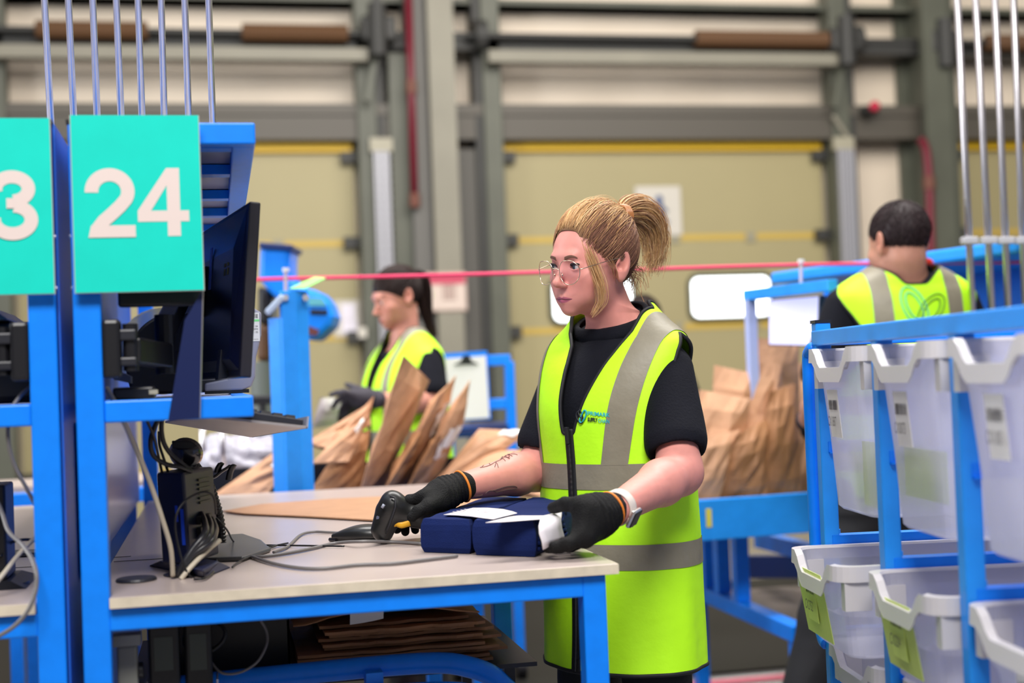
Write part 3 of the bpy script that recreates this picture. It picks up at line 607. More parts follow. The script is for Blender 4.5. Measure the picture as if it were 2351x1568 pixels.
# brown paper sheet
pts = [zt_(512, 1178), zt_(600, 1162), zt_(760, 1150), zt_(905, 1143), zt_(1020, 1141), zt_(1062, 1146), zt_(1110, 1152), zt_(1105, 1168), zt_(990, 1180), zt_(860, 1199), zt_(700, 1190), zt_(560, 1184)]
o = MB().prism([p + V((0, 0, .003)) for p in pts], (0, 0, .003)).build('brown_paper', mat('kraft_sheet', (0.47, 0.255, 0.14), .6, var=.06, vscale=14), loc=pts[0]); tag(o, 'large sheet of brown wrapping paper lying flat on the worktop', 'paper')
# ---------------------------------------------------------------- hand scanner in its cradle
PLB = mat('scanner_black', (0.013, 0.013, 0.013), .32, bump=.03, bscale=900)
cr = thing('scanner_cradle', 'black rounded scanner cradle lying on the worktop', 'cradle', T(830, 1240, 0))
n, m_ = 26, 26; top = []
S0, S1 = T(764, 1243, 0), T(893, 1241, 0); ax = (S1 - S0); L = ax.length; ax.normalize(); ay = V((0, 0, 1)).cross(ax)
for i in range(n + 1):
    s = i / n; w = .034 * math.sin(math.pi * (.06 + .86 * s)) ** .6 * (.62 + .5 * s); h = .008 + .026 * math.sin(math.pi * min(1, .12 + .62 * s)) ** 1.3; row = []
    for j in range(m_):
        a_ = 2 * math.pi * j / m_; cz = math.sin(a_); row.append(S0 + ax * L * s + ay * w * math.cos(a_) + V((0, 0, .0105 + (h - .0105) * max(cz, 0) ** .8 + .010 * min(cz, 0))))
    top.append(row + [row[0]])
g = MB(); g.grid(top); g.face(top[0][:-1][::-1]); g.face(top[-1][:-1]); g.build('shell', PLB, cr, smooth=True)
g = MB(); g.lathe([(.030, 0), (.031, .003)], S0 + ax * L * .68, Matrix(((1.3, 0, 0), (0, 1.0, 0), (0, 0, 1))), 24); g.build('base_ring', INK, cr)
MB().tube([S0 + ax * L * .1 + V((0, 0, .004)) + ay * -.012, S0 + ax * L * -.05 + V((0, 0, .004))], .004, 8).build('cable_boot', BLACK, cr)
# ---------------------------------------------------------------- bundle of folded navy fabric on the worktop
NV = mat('navy_fabric', (0.005, 0.015, 0.092), .9, var=.06, vscale=40, bump=.25, bscale=500, spec=.2)
P0, P1 = V(atZ(966, 1269, TZ)), V(atZ(1240, 1279, TZ))
HB = .062
ex = (P1 - P0); ex.z = 0; WB = .195; ex.normalize(); ey = V((-ex.y, ex.x, 0)); ey = (V(atZ(1118, 1147, TZ + HB)) - V(atZ(967, 1200, TZ + HB))); LB = ey.length; ey.normalize()
WB = (V(atZ(1246, 1206, TZ + HB)) - V(atZ(967, 1200, TZ + HB))).length
bd = thing('folded_fabric_bundle', 'folded navy fabric bundle with white paper band held on the worktop corner', 'folded fabric', P0)
F3 = lambda a, b, c: P0 + ex * a + ey * b + V((0, 0, c))
def pillow(a0, a1, b0, b1, c0, c1, nm, amp=.003, seed=0):
    g = MB(); nx, ny, nz = 12, 20, 6
    # folded stack: box of cloth with softened corners and layer creases on the ends
    vs = {}; 
    def pt(i, j, k):
        a, b, c = a0 + (a1 - a0) * i / nx, b0 + (b1 - b0) * j / ny, c0 + (c1 - c0) * k / nz
        q = V((a * 18 + seed, b * 18, c * 30)); n = noise.noise_vector(q) * amp
        rx = .006 * (abs(2 * i / nx - 1) ** 6) * (abs(2 * k / nz - 1) ** 3); ry = .006 * (abs(2 * j / ny - 1) ** 8) * (abs(2 * k / nz - 1) ** 3)
        a += -rx * (1 if i > nx / 2 else -1) + n.x * .7; b += -ry * (1 if j > ny / 2 else -1) + n.y * .7; c += n.z * (1 if k else 0)
        return F3(a, b, max(c, .0008))
    for fx, rng in (('a', 0), ('a', nx)): g.grid([[pt(rng, j, k) for j in range(ny + 1)] for k in range(nz + 1)])
    for rng in (0, ny): g.grid([[pt(i, rng, k) for i in range(nx + 1)] for k in range(nz + 1)])
    for rng in (0, nz): g.grid([[pt(i, j, rng) for i in range(nx + 1)] for j in range(ny + 1)])
    return g.build(nm, NV, bd, smooth=False, sub=0)
xm = WB * .455
pillow(0, xm - .002, 0, LB, 0, HB, 'fabric_half', seed=3)
pillow(xm + .004, WB, -.012, LB, 0.001, HB + .002, 'fabric_half', seed=9)
# wavy layers of cloth showing at the open end
for k in range(5):
    z = .008 + k * .011
    MB().grid([[F3(WB - .002 + .004 * math.sin(b * 90 + k), b, z + .003 * math.sin(b * 120 + k * 2) + d) for b in np.linspace(.004, LB * .55, 16)] for d in (0, .007)]).build('cloth_layer', NV, bd, solid=.004, smooth=True)
zt2 = HB + .004
PB = mat('band_paper', (0.80, 0.76, 0.80), .55, bump=.08, bscale=30)
def ribbon(pts0, pts1, nm): return MB().grid([[p, p.lerp(q, .25), p.lerp(q, .5), p.lerp(q, .75), q] for p, q in zip(pts0, pts1)]).build(nm, PB, bd, solid=.0012, smooth=True)
near, far = .115, .235
c0 = [F3(a, near + (WB - a) * .05, zt2 + .001) for a in np.linspace(.0, xm + .02, 8)]; c1 = [F3(a, far + .04 * math.sin(a * 12), zt2 + .002 + .010 * max(0, (a / xm) ** 3)) for a in np.linspace(.0, xm + .02, 8)]
def onz(u, v, h=0): return V(atZ(u, v, TZ + HB + .004 + h))
r0 = [onz(1018, 1182), onz(1050, 1183), onz(1085, 1186), onz(1112, 1190), onz(1132, 1192)]; r1 = [onz(1086, 1166), onz(1120, 1166), onz(1155, 1169), onz(1176, 1174, .002), onz(1187, 1178, .006)]
o = ribbon(r0, r1, 'paper_band')
g = MB()
for k in range(6):
    for s in range(14):
        a, b = .1 + k * .13, .04 + s * .062
        f = lambda a_, b_: r0[0].lerp(r0[3], b_).lerp(r1[0].lerp(r1[3], b_), a_) + V((0, 0, .003))
        if (k + s) % 5: g.face([f(a, b), f(a, b + .045), f(a + .05, b + .045), f(a + .05, b)])
g.build('band_print', mat('print_grey', (0.45, 0.42, 0.45), .6), o)
r0 = [onz(1115, 1200, .001), onz(1160, 1198, .001), onz(1200, 1195, .001), onz(1240, 1192, .003)]; r1 = [onz(1180, 1184, .001), onz(1215, 1184, .001), onz(1250, 1184, .001), onz(1290, 1174, .006)]
ribbon(r0, r1, 'paper_band')
ea = [onz(1240, 1192, .003), V(atD(1237, 1208, 2.37)), V(atD(1238, 1225, 2.365)), V(atD(1244, 1243, 2.365)), V(atD(1247, 1262, 2.37))]; eb = [onz(1290, 1174, .006), V(atD(1288, 1196, 2.455)), V(atD(1290, 1212, 2.455)), V(atD(1295, 1230, 2.455)), V(atD(1294, 1238, 2.455))]
ribbon(ea, eb, 'paper_band_end')
# ---------------------------------------------------------------- tote rack on the right
q1, q2, q3 = [V(atD(u, v, D)) for u, v, D in ((1900, 1100, 2.71), (2041, 1100, 2.36), (2222, 1100, 2.02))]
RE = (q1 - q3); RE.z = 0; SP = RE.length / 2; RE.normalize(); RR = V((RE.y, -RE.x, 0)); RO = V((q1.x, q1.y, 0))
RK = lambda i, d, z: RO - RE * (SP * i) + RR * d + V((0, 0, z))       # post index, depth into the rack, height
RM = Matrix((RE, RR, V((0, 0, 1)))).transposed()
rack = thing('tote_rack', 'blue steel rack holding translucent totes at the right frame edge', 'rack', RK(1.5, .22, 0))
for i in range(4):
    for d in (0, .43):
        g = MB(); g.obox(RK(i, d, .70), (.030, .030, 1.32 if (i, d) == (0, 0) else 1.285), RM); p = g.build('post', BLUE2, rack, bevel=.003)
        if i == 0: MB().obox(RK(i, d, 1.362), (.033, .033, .006), RM).build('post_cap', BLACK, p)
        MB().tube([RK(i, d, 0), RK(i, d, .045)], .022, 12).build('foot', BLACK, p)
for d, z0, z1 in ((0, 1.315, 1.345), (.43, 1.33, 1.358)):
    a, b = RK(0, d, (z0 + z1) / 2), RK(3.05, d, (z0 + z1) / 2)
    MB().bar(a + RE * .012, b, .034, z1 - z0).build('top_beam', BLUE2, rack, bevel=.003)
for i in (0, 3): MB().bar(RK(i, 0, 1.33), RK(i, .43, 1.33), .03, .03).build('side_beam', BLUE, rack, bevel=.003)
for i in range(4):
    for z in (1.118, .937, .757):
        s_ = ((-1,) if i == 0 else (1,) if i == 3 else (-1, 1))
        g = MB(); 
        g.bar(RK(i, .0, z), RK(i, .43, z), .034, .022); 
        for s in s_: g.bar(RK(i, .0, z - .010) + RE * (s * .020), RK(i, .43, z - .010) + RE * (s * .020), .012, .003)
        r_ = g.build('runner', BLUE, rack)
        MB().tube([RK(i, .012, z + .014) - RE * .008, RK(i, .012, z + .022) - RE * .008], .007, 6).build('bolt', BLUE2, r_)
hp = [RK(0, -.012, 1.312) + RE * .012, RK(0, -.014, 1.305) + RE * .035, RK(0, -.014, 1.275) + RE * .05, RK(0, -.014, 1.10) + RE * .052, RK(0, -.014, .90) + RE * .052, RK(0, -.014, .79) + RE * .05, RK(0, -.014, .745) + RE * .03, RK(0, -.012, .735) + RE * .012]
MB().tube(spline(hp, 8), .0125, 12).build('push_handle', BLUE, rack, smooth=True)
TUB = bpy.data.materials.new('translucent_polypropylene'); TUB.use_nodes = True; nt = TUB.node_tree; nt.nodes.clear()
out = nt.nodes.new('ShaderNodeOutputMaterial'); m1 = nt.nodes.new('ShaderNodeMixShader'); m2 = nt.nodes.new('ShaderNodeMixShader'); tr = nt.nodes.new('ShaderNodeBsdfTransparent'); tl = nt.nodes.new('ShaderNodeBsdfTranslucent'); pb = nt.nodes.new('ShaderNodeBsdfPrincipled')
pb.inputs['Base Color'].default_value = (.84, .84, .93, 1); pb.inputs['Roughness'].default_value = .32; tl.inputs[0].default_value = (.9, .89, .95, 1); tr.inputs[0].default_value = (.9, .9, .95, 1)
m2.inputs[0].default_value = .42; nt.links.new(pb.outputs[0], m2.inputs[1]); nt.links.new(tl.outputs[0], m2.inputs[2]); m1.inputs[0].default_value = .52; nt.links.new(m2.outputs[0], m1.inputs[1]); nt.links.new(tr.outputs[0], m1.inputs[2]); nt.links.new(m1.outputs[0], out.inputs[0])
RIM = bpy.data.materials.new('translucent_rim'); RIM.use_nodes = True; b = RIM.node_tree.nodes['Principled BSDF']; b.inputs['Base Color'].default_value = (.76, .73, .74, 1); b.inputs['Roughness'].default_value = .35; b.inputs['Alpha'].default_value = .72
def tote_mesh(H, t):
    """x across the front, y into the rack (front at 0), rim top at z=0"""
    def ring(inset, r, z, dipf, n=5, out=0.0):
        a0, a1, b0, b1 = -.153 + inset - out, .153 - inset + out, 0 + inset * .9 - out, .425 - inset * .9 + out; P = []
        def side(p, q, m): return [(p[0] + (q[0] - p[0]) * i / m, p[1] + (q[1] - p[1]) * i / m) for i in range(m)]
        c = []
        for cx, cy, t0 in ((a1 - r, b0 + r, -90), (a1 - r, b1 - r, 0), (a0 + r, b1 - r, 90), (a0 + r, b0 + r, 180)):
            arc = [(cx + r * math.cos(math.radians(t0 + 90 * i / n)), cy + r * math.sin(math.radians(t0 + 90 * i / n))) for i in range(n + 1)]
            if c: c += side(c[-1], arc[0], 16)[1:]
            c += arc
        c += side(c[-1], c[0], 16)[1:]
        for x, y in c:
            dz = 0
            if y < .2 + 0 * inset and dipf:
                w = min(1, max(0, (.105 - abs(x)) / .045)); w = w * w * (3 - 2 * w); f = 1 if y < .04 else 0
                dz = -.036 * w * f * dipf
            P.append(V((x, y, z + dz)))
        return P
    g = MB(); R = [ring(.045, .03, -H, 0), ring(.038, .034, -H + .006, 0), ring(.030, .034, -H * .55, .1), ring(.022, .034, -.075, .35), ring(.018, .034, -.03, .9), ring(.016, .034, -.004, 1.0)]
    n = len(R[0]); vs = [p for r in R for p in r]; fs = [(i * n + k, i * n + (k + 1) % n, (i + 1) * n + (k + 1) % n, (i + 1) * n + k) for i in range(len(R) - 1) for k in range(n)] + [tuple(range(n))]
    g.add(vs, fs); g.build('body', TUB, t, smooth=False, solid=.0022)
    g = MB(); R = [ring(.016, .034, -.004, 1.0), ring(.014, .034, .0, 1.0), ring(0, .034, .0, 1.0), ring(-.001, .034, -.026, 1.0)]
    vs = [p for r in R for p in r]; fs = [(i * n + k, i * n + (k + 1) % n, (i + 1) * n + (k + 1) % n, (i + 1) * n + k) for i in range(len(R) - 1) for k in range(n)]
    g.add(vs, fs)
    for s in (-1, 1):
        for y in (.07, .16, .25, .34): g.box((s * .146, y, -.022), (s * .139, y + .004, -.003))
        for y0 in (.012,): 
            g.box((s * .128, y0 + .004, -.075), (s * .148, y0 + .05, -.024))
    g.build('rim', RIM, t, solid=.0018)
TOTES = []
def tote(i, zrim, H, pull, label, code, lx=.0, lz=-.075, proto=None, card=None):
    base = RK(i + .5, -.005 - pull, zrim); t = thing('storage_tote', label, 'tote', (0, 0, 0), 'translucent totes in the blue rack')
    if proto is None: tote_mesh(H, t)
    else:
        for c in proto.children:
            if c.name.split('.')[0] in ('body', 'rim'):
                k = c.copy(); COL.objects.link(k); k.parent = t
    # front label, lying on the tapered front wall
    f = (lz / -H) * .027 + .010
    if card: MB().obox((lx + card[0], f - .0015, card[1]), (card[2], .001, card[3]), Matrix.Rotation(.16, 3, 'X')).build('label_card', mat('label_card_yellow', (0.66, 0.80, 0.20), .5), t)
    l = MB().obox((lx, f - .004, lz - .045), (.062, .001, .088), Matrix.Rotation(.08, 3, 'X')).build('label', mat('label_card_yellow', '') if card else WHITE, t)
    g = MB(); barcode(g, (lx - .026, f - .0065, lz - .038), (1, 0, 0), (0, 0, 1), .052, .030, hash(code) % 97 if False else sum(map(ord, code))); put_text(g, code, (lx - .024, f - .009, lz - .068), (1, 0, 0), (0, 0, 1), w=.048, h=.018)
    g.build('label_print', mat('label_print_grey', (0.06, 0.055, 0.07), .6), l)
    # x axis runs toward the camera so that the writing reads from the front
    t.matrix_world = Matrix.Translation(base) @ Matrix((-RE, RR, V((0, 0, 1)))).transposed().to_4x4()
    TOTES.append(t); return t
big = tote(0, 1.308, .30, .035, 'tall translucent tote in the top row beside the rack end handle', 'CX1887', -.02)
tote(1, 1.308, .30, .035, 'tall translucent tote in the top row between two blue posts, second from the handle', 'CX0073', -.01, proto=big)
tote(2, 1.308, .30, .035, 'tall translucent tote in the top row cut by the right frame edge', 'CX1105', .0, proto=big)
low = tote(0, .931, .165, .085, 'shallow translucent tote pulled forward in the middle row, yellowish front, beside the handle', 'CX2752', -.045, -.035, card=(.01, -.09, .16, .125))
tote(1, .931, .165, .05, 'shallow translucent tote in the middle row with yellow-green front between blue posts', 'CX0204', -.03, -.035, proto=low, card=(.0, -.088, .15, .115))
tote(2, .931, .165, .02, 'shallow translucent tote in the middle row at the right frame edge', 'CX0878', .02, -.06, proto=low)
tote(0, .752, .165, .02, 'shallow translucent tote in the lowest visible row beside the rack end post', 'CX0361', .0, -.05, proto=low)
tote(1, .752, .165, .0, 'shallow translucent tote in the lowest visible row at the bottom frame edge', 'CX0912', .0, -.05, proto=low)
HV = mat('folder_yellow', (0.62, 0.86, 0.06), .5)
for t, (x0, x1, z0, z1, y), lab in ((TOTES[0], (.02, .11, -.285, -.17, .05), 'yellow-green card low inside the tall tote beside the handle'), (TOTES[1], (-.11, .07, -.25, -.17, .05), 'yellow-green card low inside the second tall tote')):
    o = MB().obox(((x0 + x1) / 2, y, (z0 + z1) / 2), (x1 - x0, .003, z1 - z0)).build('yellow_card', HV); o.matrix_world = t.matrix_world.copy(); tag(o, lab, 'card', 'yellow-green cards inside the totes')
# ---------------------------------------------------------------- rods on the right
for i, (u0, u1, v1) in enumerate(((2198, 2233, 715), (2240, 2278, 720), (2284, 2316, 720), (2327, 2352, 640))):
    D = 4.33; p0, p1 = V(atD(u0, 0, D)), V(atD(u1, v1, D)); d = (p1 - p0)
    t = thing('conduit', 'shiny steel rod clamped to the blue hood on the right, %s counted from the left' % ('first', 'second', 'third', 'fourth')[i], 'rod', p1, 'steel rods at the blue hood')
    MB().tube([p0 - d * .8, p1 + d * .6], .0105, 12).build('tube', STEEL, t, smooth=True)
    k = p0 + d * ((552 - 0) / v1); MB().obox(k, (.05, .03, .022), rotz(-.2)).build('clamp', mat('clamp_white', (0.6, 0.6, 0.65), .4), t, bevel=.004)
    MB().tube([p1 + d * .6, p1 + d * .602], .03, 12).build('base_plate', STEEL, t)
# ---------------------------------------------------------------- blue hood and next station on the right
hood = thing('packing_hood', 'large blue sheet-metal hood behind the dark-haired man on the right', 'hood', V(atD(2060, 900, 4.7)))
L0, L1 = V(atD(1768, 628, 5.55)), V(atD(2400, 538, 4.28)); zH = (L0.z + L1.z) / 2; L0.z = L1.z = zH; hd = (L1 - L0).normalized(); hn = V((-hd.y, hd.x, 0)); hn = hn if hn.y > 0 else -hn
g = MB(); g.hexa([L0 + V((0, 0, -.045)), L1 + V((0, 0, -.045)), L1 + hn * .65 + V((0, 0, -.045)), L0 + hn * .65 + V((0, 0, -.045)), L0, L1, L1 + hn * .65, L0 + hn * .65]); g.build('top_plate', BLUE2, hood, bevel=.01)
c = L0.lerp(L1, .42)
for nm, a, b, dd in (('back_panel', L0 + hd * .25, L1, .62),):
    g = MB(); g.hexa([a + hn * dd - V((0, 0, .5)), b + hn * dd - V((0, 0, .5)), b + hn * (dd + .02) - V((0, 0, .5)), a + hn * (dd + .02) - V((0, 0, .5)), a + hn * dd - V((0, 0, .04)), b + hn * dd - V((0, 0, .04)), b + hn * (dd + .02) - V((0, 0, .04)), a + hn * (dd + .02) - V((0, 0, .04))]); g.build(nm, BLUE, hood)
for f_ in (.16, .55, .98):
    g = MB(); q = L0.lerp(L1, f_); g.hexa([q + hn * .60 - V((0, 0, zH)), q + hd * .05 + hn * .60 - V((0, 0, zH)), q + hd * .05 + hn * .65 - V((0, 0, zH)), q + hn * .65 - V((0, 0, zH))] + [q + hn * .60 - V((0, 0, .04)), q + hd * .05 + hn * .60 - V((0, 0, .04)), q + hd * .05 + hn * .65 - V((0, 0, .04)), q + hn * .65 - V((0, 0, .04))]); g.build('upright', BLUE, hood)
fr = thing('packing_bench', 'pale blue packing frame with lilac screen right of the bright window', 'workbench', V((atD(1800, 900, 4.8)[0], atD(1800, 900, 4.8)[1], 0)))
B0, B1 = V(atD(1716, 683, 4.95)), V(atD(1912, 649, 4.5)); zB = (B0.z + B1.z) / 2; B0.z = B1.z = zB; bdv = (B1 - B0).normalized(); bn = V((-bdv.y, bdv.x, 0)); bn = bn if bn.y > 0 else -bn
MB().bar(B0, B1, .04, .038).build('top_rail', BLUE2, fr, bevel=.003)
MB().bar(B0 + bdv * .015, V((B0.x, B0.y, .80)) + bdv * .015, .035, .035, (1, 0, 0)).build('upright', mat('lilac_post', (0.45, 0.52, 0.88), .4), fr, bevel=.003)
MB().bar(B0 + bn * .35, B1 + bn * .35, .04, .038).build('top_rail', BLUE, fr)
MB().bar(B0 + bn * .35, V((B0.x, B0.y, .80)) + bn * .35, .04, .04, (1, 0, 0)).build('upright', BLUE, fr)
MB().bar(B1 + bn * .35, V((B1.x, B1.y, .80)) + bn * .35, .04, .04, (1, 0, 0)).build('upright', BLUE, fr)
g = MB(); g.hexa([B0 + bn * .33 - V((0, 0, .30)), B1 + bn * .33 - V((0, 0, .30)), B1 + bn * .35 - V((0, 0, .30)), B0 + bn * .35 - V((0, 0, .30)), B0 + bn * .33, B1 + bn * .33, B1 + bn * .35, B0 + bn * .35]); g.build('back_sheet', BLUE, fr)
mo = thing('monitor', 'pale lilac-lit monitor in the blue frame left of the dark-haired man', 'monitor', V(atD(1820, 790, 4.75)))
cn = [V(atD(u, v, D)) for u, v, D in ((1766, 790, 4.82), (1874, 793, 4.62), (1879, 680, 4.62), (1766, 690, 4.82))]; nn = (cn[1] - cn[0]).cross(cn[3] - cn[0]).normalized(); nn = nn if nn.y < 0 else -nn
cen = (cn[0] + cn[2]) / 2
MB().hexa([p - nn * .03 + (p - cen) * .05 for p in cn] + [p - nn * .002 + (p - cen) * .05 for p in cn]).build('bezel', NAVY, mo, bevel=.003)
MB().hexa([p - nn * .002 for p in cn] + [p for p in cn]).build('screen', mat('screen_lilac', (0.62, 0.62, 0.95), .3, emit=.45), mo)
MB().bar(cen - nn * .03, cen - nn * .16 + V((0, 0, -.1)), .05, .05).build('stand', BLACK, mo)
# string line with its pins
cable('thin pink string stretched level across the hall behind the blonde woman', [atD(560, 643, 4.75), atD(655, 640, 4.7), atD(1000, 632, 4.62), atD(1400, 621, 4.62), atD(1838, 608, 4.7), atD(2351, 601, 4.75), atD(2500, 597, 4.8)], .0062, mat('string_pink', (0.75, 0.03, 0.13), .5), 'string', 'string', res=4)
for (u, v0, v1, D, lab) in ((656, 618, 672, 4.66, 'pale peg holding the pink string on the blue post'), (1839, 598, 650, 4.66, 'pale peg holding the pink string on the right blue frame')):
    a, b = V(atD(u, v0, D)), V(atD(u, v1, D)); t = thing('peg', lab, 'peg', b); MB().tube([b, a], .006, 8).build('shaft', mat('peg_pale', (0.6, 0.5, 0.55), .4), t); MB().tube([a - V((0, 0, .008)), a + V((0, 0, .004))], .011, 10).build('tip', WHITE, t)
# ---------------------------------------------------------------- blue bolted post behind the bench
bp_ = thing('support_post', 'bright blue folded steel post with bolts standing behind the bench', 'post', V((.22, 4.36, 0)))
Yb = 4.32; e = lambda u, dy=0, v=900: (float(atY(u, v, Yb)[0]), Yb + dy)
zc = float(atY(668, 668, Yb)[2]); plan = [e(622, .03), e(648, .0), e(652, -.015), e(688, -.012), e(716, .03), e(712, .06), e(626, .06)]
MB().prism([(x, y, .02) for x, y in plan[1:6] + [e(652, .06)]], (0, 0, zc - .02)).build('column', BLUE2, bp_, bevel=.003)
zl = float(atY(630, 730, Yb)[2]); MB().prism([(x, y, .02) for x, y in (plan[0], plan[1], e(650, .05), e(626, .06))], (0, 0, zl - .02)).build('side_flange', BLUE2, bp_, bevel=.002)
MB().box((e(600)[0], Yb - .06, 0), (e(735)[0], Yb + .12, .02)).build('base_plate', BLUE, bp_)
for u in (655, 702):
    q = V(atY(u, 683, Yb - .03)); MB().tube([q, q + V((0, .045, 0))], .010, 10).build('bolt', STEEL, bp_)
q0, q1 = V(atY(612, 720, Yb - .01)), V(atY(650, 680, Yb - .01)); MB().bar(q0, q1, .05, .02).build('bracket', mat('bracket_pale', (0.45, 0.55, 0.7), .35), bp_, bevel=.006)
o = MB().hexa([V(atY(u, v, y)) for u, v, y in ((664, 664, 4.3), (700, 664, 4.3), (748, 640, 4.42), (722, 638, 4.42))] + [V(atY(u, v, y)) + V((0, 0, .003)) for u, v, y in ((664, 664, 4.3), (700, 664, 4.3), (748, 640, 4.42), (722, 638, 4.42))]).build('green_card', mat('card_green', (0.30, 0.78, 0.22), .45), loc=V(atY(690, 664, 4.3))); tag(o, 'bright green card leaning on top of the blue bolted post', 'card')
# ---------------------------------------------------------------- blue machine behind it
mc = thing('sealing_machine', 'blue rounded machine head behind the bolted post left of the dark-haired woman', 'machine', V(atD(690, 760, 5.6)) * 1)
mp = lambda pts, D=5.6: [V(atD(u, v, D)) for u, v in pts]
yv = V((CF[0], CF[1], 0)).normalized()
MB().prism(mp(((596, 562), (668, 568), (664, 596), (664, 636), (704, 664), (706, 706), (650, 700), (612, 664), (594, 640))), yv * .22).build('upper_arm', BLUE, mc, bevel=.02)
MB().prism(mp(((594, 556), (672, 562), (670, 574), (594, 570)), 5.58), yv * .26).build('top_flange', NAVY, mc, bevel=.004)
MB().prism(mp(((690, 660), (735, 668), (756, 696), (767, 726), (760, 748), (724, 783), (690, 776)), 5.55), yv * .25).build('head', BLUE, mc, bevel=.025)
MB().prism(mp(((708, 682), (740, 684), (750, 702), (708, 702)), 5.54), yv * .03).build('window', mat('machine_window', (0.12, 0.42, 0.52), .3), mc)
MB().prism(mp(((712, 710), (752, 712), (752, 722), (712, 722)), 5.54), yv * .03).build('slot', BLACK, mc, bevel=.002)
MB().prism(mp(((700, 745), (732, 757), (728, 770), (700, 768)), 5.54), yv * .03).build('warning_strip', mat('strip_brown', (0.12, 0.03, 0.03), .5), mc)
MB().prism(mp(((590, 655), (622, 668), (622, 745), (590, 745)), 5.65), yv * .2).build('motor', BLACK, mc, bevel=.02)
MB().prism(mp(((588, 745), (618, 745), (616, 830), (588, 830)), 5.65), yv * .2).build('gearbox', mat('machine_brown', (0.10, 0.045, 0.02), .5), mc, bevel=.02)
q = V(atD(600, 830, 5.7)); MB().tube([V((q.x, q.y, 0)), q], .05, 16).build('pedestal', mat('pedestal_grey', (0.13, 0.15, 0.14), .5), mc)
MB().tube([V((q.x, q.y, 0)), V((q.x, q.y, .03))], .22, 24).build('base', DKGREY, mc)
q = V(atD(700, 728, 5.7)); MB().bar(q, V(atD(600, 800, 5.75)), .08, .1).build('arm_link', NAVY, mc)
# ---------------------------------------------------------------- film table on the left, film, stands
ft = thing('film_table', 'low blue-railed table heaped with white film behind the nearest bench', 'table', V((-.3, 5.0, 0)))
f0, f1 = V(atY(-60, 1142, 4.95)), V(atY(640, 1098, 4.95)); zf = (f0.z + f1.z) / 2
MB().box((f0.x - 1.5, 4.95, zf - .05), (f1.x, 4.99, zf)).build('front_rail', BLUE, ft, bevel=.004)
MB().box((f0.x - 1.5, 4.96, zf), (f1.x, 5.42, zf + .02)).build('top', TOPM, ft)
for x in (f0.x - 1.3, f0.x + .1, f1.x - .05):
    for y in (4.96, 5.36): MB().box((x, y, 0), (x + .04, y + .04, zf - .0)).build('leg', BLUE, ft)
FILM = mat('white_film', (0.42, 0.41, 0.49), .35, bump=.5, bscale=18)
def blob(name, label, cat, cen, r, m, seed, amp=.35, flat=True, n=22, group=None, fold=3.0):
    g = MB(); rows = []
    for i in range(n + 1):
        th = math.pi * i / n; row = []
        for j in range(n * 2):
            ph = math.pi * j / n; d = V((math.sin(th) * math.cos(ph), math.sin(th) * math.sin(ph), -math.cos(th)))
            k = 1 + amp * noise.fractal(d * fold + V((seed, 0, 0)), .9, 2.0, 4)
            p = V((d.x * r[0], d.y * r[1], d.z * r[2])) * k
            if flat: p.z = max(p.z, -r[2] * .55)
            row.append(V(cen) + p)
        rows.append(row + [row[0]])
    g.grid(rows); o = g.build(name, m, loc=V(cen) - V((0, 0, r[2] * .55)), smooth=True); return tag(o, label, cat, group)
blob('plastic_film', 'heap of white plastic film on the low blue table behind the computer', 'film', V(atY(545, 1065, 5.20)), (.20, .16, .10), FILM, 3)
blob('plastic_film', 'smaller heap of white plastic film nearer the blue post', 'film', V(atY(470, 1075, 5.12)), (.10, .12, .07), FILM, 8)
for u, v1, lab in ((512, 1000, 'thin grey upright rod among the white film behind the keyboard tray'), (468, 990, 'second thin grey upright rod left of the white film')):
    q = V(atY(u, 1068, 5.04)); o = MB().tube([V((q.x, q.y, zf + .02)), V((q.x, q.y, 1.17))], .011, 10).build('rod', STEEL, loc=(q.x, q.y, zf + .02), smooth=True); tag(o, lab, 'rod')
q = V(atY(606, 1035, 5.3)); st2 = thing('tool_stand', 'small black stand with forked top left of the blue post', 'stand', (q.x, q.y, zf + .02))
MB().tube([(q.x, q.y, zf + .02), (q.x, q.y, atY(606, 925, 5.3)[2])], .014, 10).build('pole', BLACK, st2); z_ = float(atY(606, 918, 5.3)[2])
MB().bar((q.x - .04, q.y, z_), (q.x + .04, q.y, z_), .03, .035).build('fork', BLACK, st2, bevel=.008); MB().tube([(q.x, q.y, zf + .02), (q.x, q.y, zf + .035)], .05, 16).build('base', BLACK, st2)
# ---------------------------------------------------------------- clipboard and blue trolley beside the second worker
tr_ = thing('trolley', 'blue tubular trolley behind the clipboard', 'trolley', V((atD(1110, 1000, 5.9)[0], atD(1110, 1000, 5.9)[1], 0)))
tq = lambda u, v, D: V(atD(u, v, D))
for u in (1025, 1168):
    p = tq(u, 830, 5.9); MB().bar(V((p.x, p.y, .05)), p, .04, .04, (1, 0, 0)).build('upright', BLUE, tr_, bevel=.004)
    w = MB(); w.tube([V((p.x - .02, p.y, .05)), V((p.x + .02, p.y, .05))], .05, 16); w.build('caster', BLACK, tr_)
for v in (826, 926, 988): MB().bar(tq(1020, v + 6, 5.9), tq(1172, v, 5.9), .04, .045).build('cross_rail', BLUE, tr_, bevel=.004)
p = [tq(u, v, D) for u, v, D in ((1045, 1000, 5.85), (1168, 992, 5.85))]
MB().hexa([p[0], p[1], p[1] + yv * .5, p[0] + yv * .5] + [q + V((0, 0, .03)) for q in (p[0], p[1], p[1] + yv * .5, p[0] + yv * .5)]).build('deck', NAVY, tr_)
cb = thing('clipboard', 'white clipboard with black clip hung on the blue trolley', 'clipboard', tq(1072, 968, 5.872))
c4 = [tq(u, v, 5.872) for u, v in ((1020, 969), (1127, 962), (1118, 805), (1016, 812))]
MB().prism(c4, yv * .006).build('board', BLUE, cb); ce = sum(c4, V((0, 0, 0))) / 4
